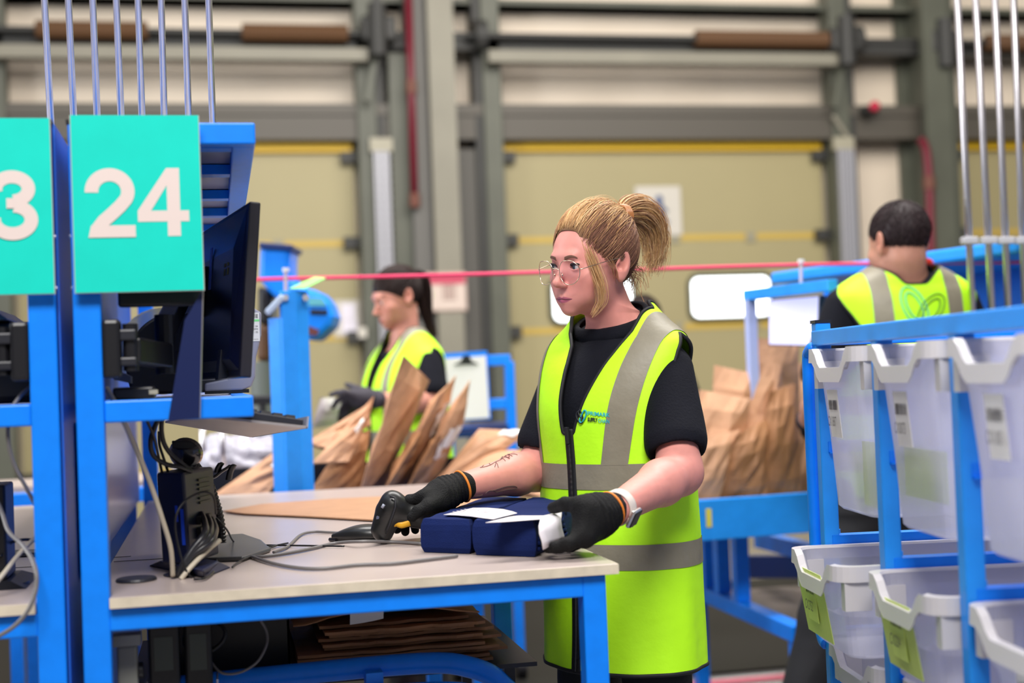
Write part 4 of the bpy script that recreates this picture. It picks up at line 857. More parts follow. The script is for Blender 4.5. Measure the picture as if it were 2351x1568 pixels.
MB().prism([ce + (q - ce) * .94 - yv * .004 - V((0, 0, .012)) * (1 if k > 1 else .2) for k, q in enumerate(c4)], yv * .003).build('sheet', WHITE, cb)
MB().prism([tq(u, v, 5.862) for u, v in ((1040, 838), (1100, 836), (1082, 828), (1078, 815), (1064, 815), (1058, 829))], yv * .02).build('clip', BLACK, cb, bevel=.004)
# ---------------------------------------------------------------- brown paper bags
def bag(label, bl, br, tr, tl, bulge=.05, seed=0, m=KRAFT, group='brown paper bags', lab=None, curl=0.0, n=6):
    bulge *= .6
    """flat paper sack between four corner points (bottom left, bottom right, top right, top left)"""
    bl, br, tr, tl = [V(p) for p in (bl, br, tr, tl)]; N = (br - bl).cross(tl - bl).normalized()
    if N.y > 0: N = -N
    t = thing('paper_bag', label, 'bag', (bl + br) / 2, group); S = (tl - bl).length
    def P(s, r, side):
        q = bl.lerp(br, s).lerp(tl.lerp(tr, s), r)
        w = (math.sin(math.pi * min(max(s, 0), 1)) ** .6) * (math.sin(math.pi * min(1, .12 + .80 * (1 - r))) ** .8 if r < .98 else 0.02)
        nz = noise.noise(V((s * 4 + seed * 7.3, r * 4, side * 3))) * .040 * S + noise.noise(V((s * 13 + seed, r * 11, side))) * .014 + .004 * ((int(s * n + .5) + 2 * int(r * n + .5) + seed) % 3 - 1)
        return q + N * (side * bulge * w + nz * w + curl * r * r * S) + (tr - tl) * (.04 * noise.noise(V((r * 3, seed, 1))))
    g = MB()
    for side in (1, -1): g.grid([[P(i / n, j / n, side) for i in range(n + 1)] for j in range(n + 1)])
    g.build('sack', m, t, solid=.002, smooth=False)
    if lab:
        a, b, c, d = lab
        MB().grid([[P(a + (b - a) * i / 4, c + (d - c) * j / 4, 1) + N * .004 for i in range(5)] for j in range(5)]).build('label', WHITE, t, smooth=True)
    return t
def px(u, v, Y): return V(atY(u, v, Y))
G1 = 'brown paper bags filed behind the nearest bench'
bt = thing('bag_trolley', 'blue trolley carrying the filed brown paper bags behind the bench', 'trolley', (.75, 4.75, 0))
zbt = float(atY(900, 1130, 4.55)[2]) - .06
MB().box((-.2, 4.36, zbt - .03), (.9, 4.42, zbt + .03)).build('front_rail', BLUE, bt); MB().box((-.2, 4.42, zbt - .03), (.9, 4.88, zbt)).build('deck', NAVY, bt)
for x in (-.16, .85):
    for y in (4.37, 4.84): MB().box((x, y, .06), (x + .04, y + .04, zbt - .03)).build('leg', BLUE, bt); 
    for y in (4.39, 4.86): MB().tube([(x, y, .045), (x + .04, y, .045)], .045, 14).build('caster', BLACK, bt)
MB().box((-.2, 4.86, zbt - .03), (.9, 4.88, 1.0)).build('back_panel', BLACK, bt)  # added black sheet, stands for the deep shade between the bags
zb2 = zbt + .002
bag('pale brown bag lying low and leaning against the blue post with white label', px(487, 1139, 4.5), px(612, 1136, 4.5), px(672, 1062, 4.6), px(648, 1026, 4.62), .03, 1, group=G1, lab=(.5, .98, .62, .95))
bag('light brown bag leaning far left with its lit face up, right of the blue post', px(715, 1065, 4.5), px(800, 1060, 4.52), px(846, 960, 4.62), px(858, 910, 4.64), .025, 2, group=G1, lab=(.45, .75, .55, .78))
bag('light brown bag lying low, its end crossing behind the blue post', px(700, 1018, 4.62), px(760, 1035, 4.58), px(852, 975, 4.7), px(842, 930, 4.72), .03, 12, group=G1)
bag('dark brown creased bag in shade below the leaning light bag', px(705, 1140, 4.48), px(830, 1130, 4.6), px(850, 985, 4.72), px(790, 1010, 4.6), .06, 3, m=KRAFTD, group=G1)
bag('tall brown bag with eyelet standing in front of the dark-haired woman', px(826, 1130, 4.46), px(880, 1126, 4.8), px(986, 874, 4.85), px(926, 815, 4.52), .05, 4, group=G1)
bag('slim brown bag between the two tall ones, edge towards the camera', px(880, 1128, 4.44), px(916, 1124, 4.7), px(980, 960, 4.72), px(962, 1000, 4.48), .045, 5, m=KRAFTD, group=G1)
bag('brown bag with pale label whose tip points up past the clipboard', px(888, 1128, 4.5), px(942, 1124, 4.75), px(1047, 862, 4.78), px(1010, 905, 4.55), .045, 6, group=G1, lab=(.25, .75, .55, .85))
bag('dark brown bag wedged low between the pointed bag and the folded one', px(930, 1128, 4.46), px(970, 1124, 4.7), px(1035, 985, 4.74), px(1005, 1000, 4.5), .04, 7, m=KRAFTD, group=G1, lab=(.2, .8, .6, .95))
bag('brown bag with a narrow rolled tip in front of the clipboard', px(948, 1128, 4.5), px(1000, 1124, 4.76), px(1079, 872, 4.72), px(1060, 905, 4.6), .045, 8, group=G1, lab=(.1, .6, .45, .65))
bag('wide brown bag lying aslant beside the arm with a white label at its top', px(985, 1125, 4.55), px(1062, 1100, 4.6), px(1216, 992, 4.75), px(1100, 985, 4.8), .06, 9, group=G1, lab=(.55, .9, .8, .98))
bag('brown bag lying under the forearm, right end hidden by the vest', px(1040, 1120, 4.5), px(1250, 1140, 4.5), px(1260, 1035, 4.7), px(1090, 1040, 4.7), .06, 10, group=G1)
# right heap behind the blonde woman
G2 = 'brown paper bags heaped on the conveyor'
cv = thing('conveyor', 'blue conveyor bench carrying brown bags between the woman and the rack', 'conveyor', V((atD(1700, 1200, 4.75)[0], atD(1700, 1200, 4.75)[1], 0)))
c0, c1 = V(atD(1540, 1150, 4.66)), V(atD(1900, 1131, 4.84)); z1 = (c0.z + c1.z) / 2; c0.z = c1.z = z1; hb = .138
dv = (c1 - c0).normalized(); nv = V((-dv.y, dv.x, 0))
MB().hexa([c0 - V((0, 0, hb)), c1 - V((0, 0, hb)), c1 + nv * .03 - V((0, 0, hb)), c0 + nv * .03 - V((0, 0, hb)), c0, c1, c1 + nv * .03, c0 + nv * .03]).build('side_beam', BLUE2, cv, bevel=.004)
MB().hexa([c0 + nv * .03 - V((0, 0, .04)), c1 + nv * .03 - V((0, 0, .04)), c1 + nv * .75 - V((0, 0, .04)), c0 + nv * .75 - V((0, 0, .04)), c0 + nv * .03 - V((0, 0, .015)), c1 + nv * .03 - V((0, 0, .015)), c1 + nv * .75 - V((0, 0, .015)), c0 + nv * .75 - V((0, 0, .015))]).build('belt', BLACK, cv)
def at_line(u, v=1200): 
    s = 0
    for k in range(200):
        q = c0.lerp(c1, k / 199); r = q - V(CAMP); D = r.dot(V(CF)); uu = CX + FPX * r.dot(V(CR)) / D
        if uu >= u: break
    return q
r0, r1 = V(atZ(1600, 1352, .40)), V(atZ(1838, 1456, .40)); MB().bar(r0, r1, .06, .055).build('lower_rail', BLUE, cv, bevel=.004)
def px_of(q): d = q - V(CAMP); return CX + FPX * d.dot(V(CR)) / d.dot(V(CF))
for u in (1630, 1660, 1704):
    q = min((r0.lerp(r1, k / 300) for k in range(301)), key=lambda p: abs(px_of(p) - u)); MB().bar(V((q.x, q.y, .43)), V((q.x, q.y, z1 - .042)), .05, .05, (1, 0, 0)).build('strut', BLUE, cv)
for s in (0.02, .98):
    q = r0.lerp(r1, s); MB().bar(V((q.x, q.y, 0)), V((q.x, q.y, .375)), .05, .05, (1, 0, 0)).build('leg', BLUE, cv)
MB().hexa([r0 + V((.04, 0, -.03)), r1 + V((.04, 0, -.03)), r1 + V((.5, 0, -.03)), r0 + V((.5, 0, -.03)), r0 + V((.04, 0, -.015)), r1 + V((.04, 0, -.015)), r1 + V((.5, 0, -.015)), r0 + V((.5, 0, -.015))]).build('lower_deck', mat('deck_pale', (0.30, 0.24, 0.21), .5, var=.5, vscale=3), cv)
r2, r3 = V(atD(1745, 1238, 5.6)), V(atD(1870, 1270, 5.0)); MB().bar(r2, r3, .05, .06).build('brace', BLUE, cv)
r2, r3 = V(atD(1700, 1300, 5.8)), V(atD(1850, 1300, 5.6)); MB().bar(r2, r3, .05, .09).build('brace', NAVY, cv)
lq = at_line(1618) - nv * .003
MB().hexa([lq + dv * .0 - V((0, 0, .03)), lq + dv * .02 - V((0, 0, .03)), lq + dv * .02 - V((0, 0, .092)), lq - V((0, 0, .092))] + [p - nv * .002 for p in (lq - V((0, 0, .03)), lq + dv * .02 - V((0, 0, .03)), lq + dv * .02 - V((0, 0, .092)), lq - V((0, 0, .092)))]).build('label', mat('label_yellow', (0.75, 0.65, 0.08), .5), cv)
pd = lambda u, v, D: V(atD(u, v, D))
bag('tall light brown bag with handle slot standing at the back of the conveyor heap', pd(1712, 1150, 5.0), pd(1835, 1140, 5.0), pd(1836, 780, 5.05), pd(1716, 776, 5.05), .05, 21, group=G2)
bag('light brown bag leaning in the middle of the conveyor heap', pd(1640, 1150, 4.92), pd(1770, 1140, 4.92), pd(1778, 868, 4.9), pd(1640, 838, 4.98), .06, 22, group=G2)
bag('light brown bag right behind the woman\'s sleeve on the conveyor heap', pd(1570, 1150, 4.86), pd(1690, 1145, 4.86), pd(1722, 915, 4.86), pd(1606, 895, 4.92), .06, 23, group=G2)
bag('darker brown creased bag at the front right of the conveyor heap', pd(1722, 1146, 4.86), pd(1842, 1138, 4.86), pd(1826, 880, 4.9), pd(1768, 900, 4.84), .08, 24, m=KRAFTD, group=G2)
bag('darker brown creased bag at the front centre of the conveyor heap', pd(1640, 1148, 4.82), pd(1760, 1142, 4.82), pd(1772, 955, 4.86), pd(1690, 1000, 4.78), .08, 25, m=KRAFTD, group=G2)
bag('small light brown bag folded low at the woman\'s elbow', pd(1590, 1150, 4.78), pd(1650, 1146, 4.78), pd(1700, 985, 4.82), pd(1610, 1010, 4.78), .05, 26, group=G2)
bag('brown bag half hidden beside the rack handle on the heap', pd(1800, 1140, 5.1), pd(1880, 1136, 5.1), pd(1868, 840, 5.15), pd(1820, 830, 5.15), .05, 27, group=G2)
# ---------------------------------------------------------------- under the nearest bench
lsh_ = thing('under_shelf', 'dark shelf board under the nearest bench carrying the folded bags', 'shelf', (.2, 2.8, .745))
MB().box((-.17, 2.52, .744), (.56, 3.05, .752)).build('board', DKGREY, lsh_)
for x in (-.12, .5): MB().box((x, 2.53, .03), (x + .02, 2.55, .744)).build('support', BLACK, lsh_); MB().box((x, 3.0, .03), (x + .02, 3.02, .744)).build('support', BLACK, lsh_)
rg = random.Random(4); z = .7535
for k in range(11):
    x0 = .13 + rg.uniform(-.03, .03) + .004 * k; x1 = .50 + rg.uniform(-.02, .035) - .004 * k; y0 = 2.56 + rg.uniform(-.015, .02); y1 = 2.98; th = .0065
    g = MB(); rows = []
    for side in (0, 1):
        rows = [[V((x0 + (x1 - x0) * i / 18, y0 + (y1 - y0) * j / 8 + .006 * noise.noise(V((i * .9, k, 0))), z + side * th * .82 + .006 * noise.noise(V((i * .3, j * .5, 2.0))) * (k > 0) * .5)) for i in range(19)] for j in range(9)]
        g.grid(rows)
    n_ = 19 * 9
    ring = [j * 19 for j in range(9)] + [8 * 19 + i for i in range(1, 19)] + [j * 19 + 18 for j in range(7, -1, -1)] + [i for i in range(17, 0, -1)]
    g.f += [(ring[i], ring[(i + 1) % len(ring)], ring[(i + 1) % len(ring)] + n_, ring[i] + n_) for i in range(len(ring))]; g.mi += [0] * len(ring)
    nm = 'topmost' if k == 10 else 'lowest' if k == 0 else '%s from the bottom' % ['', 'second', 'third', 'fourth', 'fifth', 'sixth', 'seventh', 'eighth', 'ninth', 'tenth'][k]
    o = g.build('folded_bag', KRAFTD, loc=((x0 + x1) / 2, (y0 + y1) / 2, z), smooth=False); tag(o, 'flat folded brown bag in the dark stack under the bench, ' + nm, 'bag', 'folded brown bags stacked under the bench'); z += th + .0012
# drooping crumpled bag laid over the stack, with its white label
t = thing('paper_bag', 'crumpled brown bag with white and green label drooping over the dark stack under the bench', 'bag', (.28, 2.6, z))
A2 = lambda u, v, Y: V(atY(u, v, Y))
f = lambda s, r: V((.12 + .34 * s, 2.545 + .3 * r, z + .004 + .020 * math.sin(s * 3.1) * (1 - r) + .008 * noise.noise(V((s * 5, r * 4, 7))) + .003))
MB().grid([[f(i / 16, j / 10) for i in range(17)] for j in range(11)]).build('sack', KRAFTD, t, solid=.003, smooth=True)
g = MB(); g.grid([[f(.30 + .18 * i / 3, .0 + .02 * j) + V((0, -.004, .003 - .012 * j)) for i in range(4)] for j in range(3)]); g.build('label', WHITE, t)
cr_ = thing('crate', 'black plastic crate standing in the shade under the bench', 'crate', (.02, 2.75, .753))
g = MB(); g.box((-.10, 2.60, .753), (.115, 2.95, .757))
for a in ((-.10, 2.60, .115, 2.604), (-.10, 2.946, .115, 2.95), (-.10, 2.60, -.096, 2.95), (.111, 2.60, .115, 2.95)): g.box((a[0], a[1], .757), (a[2], a[3], .875))
g.build('shell', BLACK, cr_)
MB().tube([(-.104, 2.598, .876), (.119, 2.598, .876), (.119, 2.952, .876), (-.104, 2.952, .876)], .005, 8, closed=True).build('rim', DKGREY, cr_)
def brick(label, c, s, nm='power_adapter'):
    t = thing(nm, label, 'adapter', (c[0], c[1], c[2] - s[2] / 2)); MB().obox(c, s).build('brick', BLACK, t, bevel=.005)
    MB().obox((c[0], c[1] - s[1] / 2 - .0006, c[2]), (s[0] * .6, .001, s[2] * .5)).build('rating_label', mat('rating_label', (0.05, 0.06, 0.05), .5), t); return t
sp = thing('power_strip', 'grey multi-socket power strip hung upright behind the front leg under the bench', 'power strip', (-.16, 2.36, .70))
MB().box((-.172, 2.34, .66), (-.140, 2.372, .868)).build('strip', mat('strip_grey', (0.22, 0.22, 0.19), .5), sp, bevel=.004)
for k in range(4): MB().tube([(-.139, 2.356, .69 + .045 * k), (-.132, 2.356, .69 + .045 * k)], .013, 14).build('plug', BLACK, sp)
MB().box((-.178, 2.338, .868), (-.134, 2.374, .885)).build('end_cap', mat('strip_cap', (0.3, 0.3, 0.26), .5), sp)
brick('black power adapter hanging under the bench beside the power strip', (-.10, 2.40, .845), (.05, .05, .11))
brick('second black power adapter hanging under the bench left of the cable coil', (-.045, 2.42, .84), (.045, .05, .12))
t = thing('wire_basket', 'thin wire cable basket under the left end of the bench', 'basket', (-.1, 2.38, .74))
for k in range(3): MB().tube(spline([(-.13, 2.35 + .03 * k, .80), (-.128, 2.35 + .03 * k, .75), (-.11, 2.35 + .03 * k, .742), (-.04, 2.35 + .03 * k, .742), (-.02, 2.35 + .03 * k, .75), (-.015, 2.35 + .03 * k, .80)], 5), .0014, 6).build('wire', STEEL, t)
MB().tube([(-.13, 2.35, .80), (-.13, 2.41, .80)], .0014, 6).build('wire', STEEL, t); MB().tube([(-.015, 2.35, .80), (-.015, 2.41, .80)], .0014, 6).build('wire', STEEL, t)
c = V(atY(470, 1462, 2.45)); P = []
for i in range(90):
    a = i / 90 * 2 * math.pi * 5; r = .034 + .004 * math.sin(i * .7); P.append(c + V((r * math.cos(a), .012 * math.sin(i * .33), r * .75 * math.sin(a))))
o = MB().tube(P, .0032, 7).build('cable_coil', CB, loc=c, smooth=True); tag(o, 'coil of black cable tied up under the bench behind the front rail', 'cable')
cable('thin grey cable hanging in a big loop under the bench beside the coil', [atY(*p) for p in ((598, 1424, 2.44), (612, 1450, 2.44), (612, 1480, 2.43), (590, 1520, 2.42), (550, 1544, 2.42), (510, 1545, 2.42), (485, 1520, 2.43), (472, 1495, 2.44))], .0022, CG)
# cables of the left station
cable('grey cable arching over the left worktop from the shelf beside the cut-off sign', [atY(*p) for p in ((78, 884, 2.32), (50, 905, 2.30), (25, 945, 2.29), (18, 1000, 2.29), (30, 1060, 2.30), (55, 1110, 2.31), (85, 1165, 2.33), (118, 1210, 2.34))], .0032, CG)
cable('grey cable drooping over the front edge of the left worktop', [atY(*p) for p in ((-20, 1120, 2.4), (4, 1175, 2.38), (20, 1220, 2.34), (55, 1255, 2.30), (80, 1300, 2.24), (83, 1350, 2.225), (65, 1400, 2.22), (30, 1440, 2.22), (-30, 1475, 2.22))], .0034, CG)
cable('beige cable slanting up across the left worktop', [atY(*p) for p in ((-15, 1345, 2.33), (10, 1315, 2.34), (50, 1265, 2.40), (88, 1228, 2.46))], .0038, CW)
cable('thin black cable curling on the left worktop', [atY(*p) for p in ((0, 1278, 2.45), (20, 1250, 2.50), (45, 1240, 2.52), (75, 1240, 2.54), (95, 1250, 2.54))], .0026, CB)
t = thing('mini_computer', 'black computer foot and edge cut by the left frame edge on the left worktop', 'computer', (-.40, 2.5, TZ))
MB().box((-.52, 2.46, TZ + .012), (-.352, 2.56, TZ + .17)).build('case', BLACK, t, bevel=.004); MB().hexa([(-.56, 2.42, TZ), (-.318, 2.42, TZ), (-.318, 2.6, TZ), (-.56, 2.6, TZ), (-.54, 2.44, TZ + .012), (-.345, 2.44, TZ + .012), (-.345, 2.58, TZ + .012), (-.54, 2.58, TZ + .012)]).build('foot', BLACK, t)
c = zt_(20, 1343); o = MB().lathe([(.033, 0), (.034, .002), (.032, .005)], n=28).build('grommet_cap', DKGREY); o.location = c; tag(o, 'flat round dark cable-hole cap on the left worktop', 'cap')
c = zt_(66, 1275); o = MB().prism([c + V(p) for p in ((-.06, -.02, 0), (.03, -.03, 0), (.045, .03, 0), (-.05, .05, 0))], (0, 0, .008)).build('stand_foot', mat('stand_foot', '', .4), loc=c, bevel=.003); tag(o, 'dark grey weighted stand foot on the left worktop beside the blue post', 'stand')
# ---------------------------------------------------------------- smooth implicit bodies (distance fields meshed on a grid)
class Field:
    def __init__(s): s.p = []; s.R = np.eye(3); s.t = np.zeros(3); s.s = 1.0
    def frame(s, R=None, t=(0, 0, 0), sc=1.0): s.R = np.eye(3) if R is None else np.array(R, float); s.t = np.array(t, float); s.s = sc; return s
    def _w(s, p): return s.R @ (np.array(p, float) * s.s) + s.t
    def put(s, fn, lo, hi, k, op): s.p.append((fn, np.array(lo, float), np.array(hi, float), k, op)); return s
    def cone(s, a, b, ra, rb, k=.02, op=1):
        a, b, ra, rb = s._w(a), s._w(b), ra * s.s, rb * s.s; ab = b - a; L = max(ab @ ab, 1e-12)
        def fn(P):
            q = P - a; t = np.clip((q @ ab) / L, 0, 1); return np.linalg.norm(q - t[..., None] * ab, axis=-1) - (ra + (rb - ra) * t)
        r = max(ra, rb); return s.put(fn, np.minimum(a, b) - r, np.maximum(a, b) + r, k * s.s, op)
    def ell(s, c, r, k=.02, op=1, rot=None):
        c = s._w(c); r = (np.array(r, float) if np.ndim(r) else np.array([r] * 3, float)) * s.s
        R = s.R if rot is None else s.R @ np.array(rot, float)
        def fn(P):
            q = (P - c) @ R; k0 = np.linalg.norm(q / r, axis=-1); k1 = np.linalg.norm(q / r ** 2, axis=-1)
            return np.where(k1 > 1e-9, k0 * (k0 - 1) / np.maximum(k1, 1e-9), -r.min())
        m = r.max(); return s.put(fn, c - m, c + m, k * s.s, op)
    def loft(s, T, k=.02, op=1, wav=None):
        """stack of ellipses: rows (z, a, b, yc)"""
        T = np.array(T, float); z0, z1 = T[0, 0], T[-1, 0]; mx = T[:, 1:3].max()
        fn0 = loft_fn(T, wav)
        return s.put(fn0, (-mx, T[:, 3].min() - mx, z0), (mx, T[:, 3].max() + mx, z1), k, op)
    @staticmethod
    def comb(d, e, k, op):
        if op == 1:
            h = np.maximum(k - np.abs(d - e), 0) / max(k, 1e-6); return np.minimum(d, e) - h * h * k / 4
        e = -e; h = np.maximum(k - np.abs(d - e), 0) / max(k, 1e-6); return np.maximum(d, e) + h * h * k / 4
    def ev(s, P):
        P = np.atleast_2d(np.array(P, float)); d = np.full(P.shape[:-1], 9.0)
        for fn, lo, hi, k, op in s.p: d = s.comb(d, fn(P), k, op)
        return d
    def mesh(s, ax):
        F_ = np.full([len(a) for a in ax], .4, np.float32)
        for fn, lo, hi, k, op in s.p:
            m = k + .02; sl = []
            for i in range(3):
                a, b = np.searchsorted(ax[i], [lo[i] - m, hi[i] + m]); sl.append(slice(max(a - 1, 0), min(b + 1, len(ax[i]))))
            if any(q.stop - q.start < 1 for q in sl): continue
            P = np.stack(np.meshgrid(*[ax[i][sl[i]] for i in range(3)], indexing='ij'), -1)
            F_[tuple(sl)] = s.comb(F_[tuple(sl)], fn(P), k, op)
        return surfnet(ax, F_)
    def bounds(s, pad=.02):
        lo = np.min([p[1] for p in s.p if p[4] == 1], 0) - pad; hi = np.max([p[2] for p in s.p if p[4] == 1], 0) + pad; return lo, hi
def loft_fn(T, wav=None):
    def fn(P):
        z = P[..., 2]; a, b, yc = (np.interp(z, T[:, 0], T[:, i]) for i in (1, 2, 3)); x, y = P[..., 0], P[..., 1] - yc
        if wav is not None:
            w = 1 + wav(np.arctan2(y / b, x / a), z); a = a * w; b = b * w
        k = np.sqrt((x / a) ** 2 + (y / b) ** 2); g = np.sqrt((x / a ** 2) ** 2 + (y / b ** 2) ** 2)
        d = np.where(g > 1e-6, (k - 1) * k / np.maximum(g, 1e-6), -np.minimum(a, b)); d = np.maximum(d, -.2)
        return np.maximum(d, np.maximum(T[0, 0] - z, z - T[-1, 0]))
    return fn
def axis(lo, hi, h, f0=None, f1=None, hf=None):
    if f0 is None or f1 <= lo or f0 >= hi: return np.arange(lo, hi + h, h)
    A = np.arange(lo, f0, h) if lo < f0 else np.array([]); B = np.arange(max(f0, lo), min(f1, hi), hf); C_ = np.arange(min(f1, hi), hi + h, h) if f1 < hi else np.array([])
    return np.unique(np.concatenate([A, B, C_]))
def surfnet(ax, F_):
    I = F_ < 0; n = [k - 1 for k in F_.shape]; s = np.zeros(n, np.int8)
    for i in (0, 1):
        for j in (0, 1):
            for k in (0, 1): s += I[i:n[0] + i, j:n[1] + j, k:n[2] + k]
    act = (s > 0) & (s < 8); idx = np.argwhere(act); vid = np.full(n, -1, np.int32); vid[act] = np.arange(len(idx))
    acc = np.zeros((len(idx), 3)); cnt = np.zeros(len(idx))
    co = lambda o: np.stack([ax[i][idx[:, i] + o[i]] for i in range(3)], -1); va = lambda o: F_[idx[:, 0] + o[0], idx[:, 1] + o[1], idx[:, 2] + o[2]]
    for d in range(3):
        for p in (0, 1):
            for q in (0, 1):
                o1 = [0, 0, 0]; e = [i for i in range(3) if i != d]; o1[e[0]] = p; o1[e[1]] = q; o2 = list(o1); o2[d] = 1
                a, b = va(o1), va(o2); m = (a < 0) != (b < 0); t = np.where(m, a / np.where(m, a - b, 1), 0)
                c1, c2 = co(o1), co(o2); acc += np.where(m[:, None], c1 + t[:, None] * (c2 - c1), 0); cnt += m
    V_ = acc / np.maximum(cnt, 1)[:, None]; Q = []
    for d in range(3):
        e, f = (d + 1) % 3, (d + 2) % 3
        A = np.moveaxis(I, (d, e, f), (0, 1, 2)); a0, a1 = A[:-1, 1:-1, 1:-1], A[1:, 1:-1, 1:-1]
        vv = np.moveaxis(vid, (d, e, f), (0, 1, 2))
        for flip, M_ in ((0, a0 & ~a1), (1, ~a0 & a1)):
            g = np.argwhere(M_); i, j, k = g[:, 0], g[:, 1] + 1, g[:, 2] + 1
            q = np.stack([vv[i, j, k], vv[i, j - 1, k], vv[i, j - 1, k - 1], vv[i, j, k - 1]], -1)
            Q.append(q[:, ::-1] if flip else q)
    return V_, np.concatenate(Q)[:, ::-1]
def npmesh(name, v, f, m, parent=None, loc=None, M=None, smooth=True, colors=None, **k):
    v = np.asarray(v, float)
    if M is not None: v = v @ np.array(M)[:3, :3].T + np.array(M)[:3, 3]
    me = bpy.data.meshes.new(name); me.from_pydata(v.tolist(), [], f.tolist() if hasattr(f, 'tolist') else f)
    if colors is not None:
        ca = me.color_attributes.new('tint', 'FLOAT_COLOR', 'POINT'); c = np.ones((len(v), 4), np.float32); c[:, :3] = colors; ca.data.foreach_set('color', c.ravel())
    return finish(me, name, m, parent, loc, smooth=smooth, **k)
# open cloth sheets, trimmed by scalar fields (kept where the field is negative)
class Sheet:
    def __init__(s, v, f): s.v = [tuple(p) for p in v]; s.f = [tuple(q) for q in f]; s.edges = []
    def copy(s): t = Sheet([], []); t.v = list(s.v); t.f = list(s.f); return t
    def clip(s, fn):
        val = fn(np.array(s.v)); nv = list(s.v); new = {}; F2 = []; s.edges = []
        def cut(a, b):
            k = (min(a, b), max(a, b))
            if k not in new:
                t = val[a] / (val[a] - val[b]); t = min(max(t, .0), 1.0); new[k] = len(nv); nv.append(tuple(np.array(nv[a]) * (1 - t) + np.array(nv[b]) * t))
            return new[k]
        for q in s.f:
            ins = [val[i] < 0 for i in q]
            if all(ins): F2.append(q); continue
            if not any(ins): continue
            o = []; c = []
            for i in range(len(q)):
                a, b = q[i], q[(i + 1) % len(q)]
                if val[a] < 0: o.append(a)
                if (val[a] < 0) != (val[b] < 0): x = cut(a, b); o.append(x); c.append(x)
            if len(o) > 2: F2.append(tuple(o))
            if len(c) == 2: s.edges.append((c[0], c[1]))
        used = sorted({i for q in F2 for i in q}); mp = {o: n for n, o in enumerate(used)}
        s.v = [nv[i] for i in used]; s.f = [tuple(mp[i] for i in q) for q in F2]; s.edges = [(mp[a], mp[b]) for a, b in s.edges if a in mp and b in mp and a != b]
        return s
    def chains(s):
        nb = {}
        for a, b in s.edges: nb.setdefault(a, []).append(b); nb.setdefault(b, []).append(a)
        out = []; seen = set()
        for st in sorted(nb, key=lambda k: len(nb[k])):
            if st in seen: continue
            c = [st]; seen.add(st)
            while True:
                n = [x for x in nb[c[-1]] if x not in seen]
                if not n: break
                c.append(n[0]); seen.add(n[0])
            closed = len(c) > 2 and st in nb[c[-1]]
            if len(c) > 3: out.append(([s.v[i] for i in c], closed))
        return out
def loft_sheet(T, wav=None, nth=160, nz=170):
    T = np.array(T, float); seg = np.concatenate([[0], np.cumsum(np.hypot(np.diff(T[:, 0]), np.diff(T[:, 1])))]); ts = np.linspace(0, seg[-1], nz); V_ = []
    for t in ts:
        z, a, b, yc = (np.interp(t, seg, T[:, i]) for i in range(4)); th = np.linspace(0, 2 * np.pi, nth, endpoint=False)
        w = 1 + (wav(th, np.full_like(th, z)) if wav is not None else 0)
        V_.append(np.stack([a * w * np.cos(th), yc + b * w * np.sin(th), np.full_like(th, z)], -1))
    f = [(i * nth + j, i * nth + (j + 1) % nth, (i + 1) * nth + (j + 1) % nth, (i + 1) * nth + j) for i in range(nz - 1) for j in range(nth)]
    return Sheet(np.concatenate(V_), f)
def smooth_table(T, n=60):
    """spline the loft table so that silhouettes stay soft"""
    P = np.array(T, float); t = np.arange(len(P)); tt = np.linspace(0, len(P) - 1, n); out = []
    for x in tt:
        i = min(int(x), len(P) - 2); u = x - i; g = lambda k: P[min(max(k, 0), len(P) - 1)]; a, b, c, d = g(i - 1), g(i), g(i + 1), g(i + 2)
        out.append(.5 * (2 * b + (c - a) * u + (2 * a - 5 * b + 4 * c - d) * u * u + (3 * b - a - 3 * c + d) * u ** 3))
    out = np.array(out); out[:, 0] = np.maximum.accumulate(out[:, 0] + np.arange(n) * 1e-6); return out
def trace(fn, M, u, v, d0=2.0, steps=60):
    """first hit of the camera ray through a picture point with a field given in local space (M: local -> world)"""
    Mi = np.linalg.inv(np.array(M)); r = ray(u, v); r = r / np.linalg.norm(r); t = d0
    for _ in range(steps):
        p = CAMP + r * t; q = Mi[:3, :3] @ p + Mi[:3, 3]; d = float(fn(q[None])[0])
        if abs(d) < .0004: break
        t += d * .7 * np.linalg.norm(np.array(M)[:3, 0])
    return CAMP + r * t
# ---------------------------------------------------------------- people
SKIN = mat('skin', 'd9a08a', .48, attr='tint', var=.04, vscale=60, sss=.12, spec=.4)
HAIRM = mat('hair', '8a6a3a', .5, attr='tint', spec=.22)
TEE = mat('tshirt_black', (0.0065, 0.007, 0.012), .9, var=.08, vscale=30, bump=.15, bscale=220, spec=.2)
VEST = mat('vest_hi_vis', (0.50, 1.0, 0.010), .62, var=.03, vscale=14, bump=.12, bscale=45, gain=1.12)
BAND = mat('reflective_band', (0.25, 0.225, 0.165), .5, metal=.0, var=.08, vscale=20, bump=.1, bscale=60)
PIPING = mat('vest_piping', (0.006, 0.006, 0.008), .7)
TROU = mat('trousers_black', (0.008, 0.008, 0.011), .8, bump=.1, bscale=150)
GLOVE = mat('glove_black', (0.004, 0.004, 0.0045), .75, bump=.35, bscale=420, spec=.25)
SHOE = mat('shoe_black', (0.01, 0.01, 0.012), .5)
def rot(yaw=0, pitch=0, roll=0):
    """yaw > 0 turns the face to the person's left, pitch > 0 nods down, roll > 0 tips to the left shoulder"""
    return np.array(Matrix.Rotation(yaw, 3, 'Z') @ Matrix.Rotation(pitch, 3, 'X') @ Matrix.Rotation(roll, 3, 'Y'))
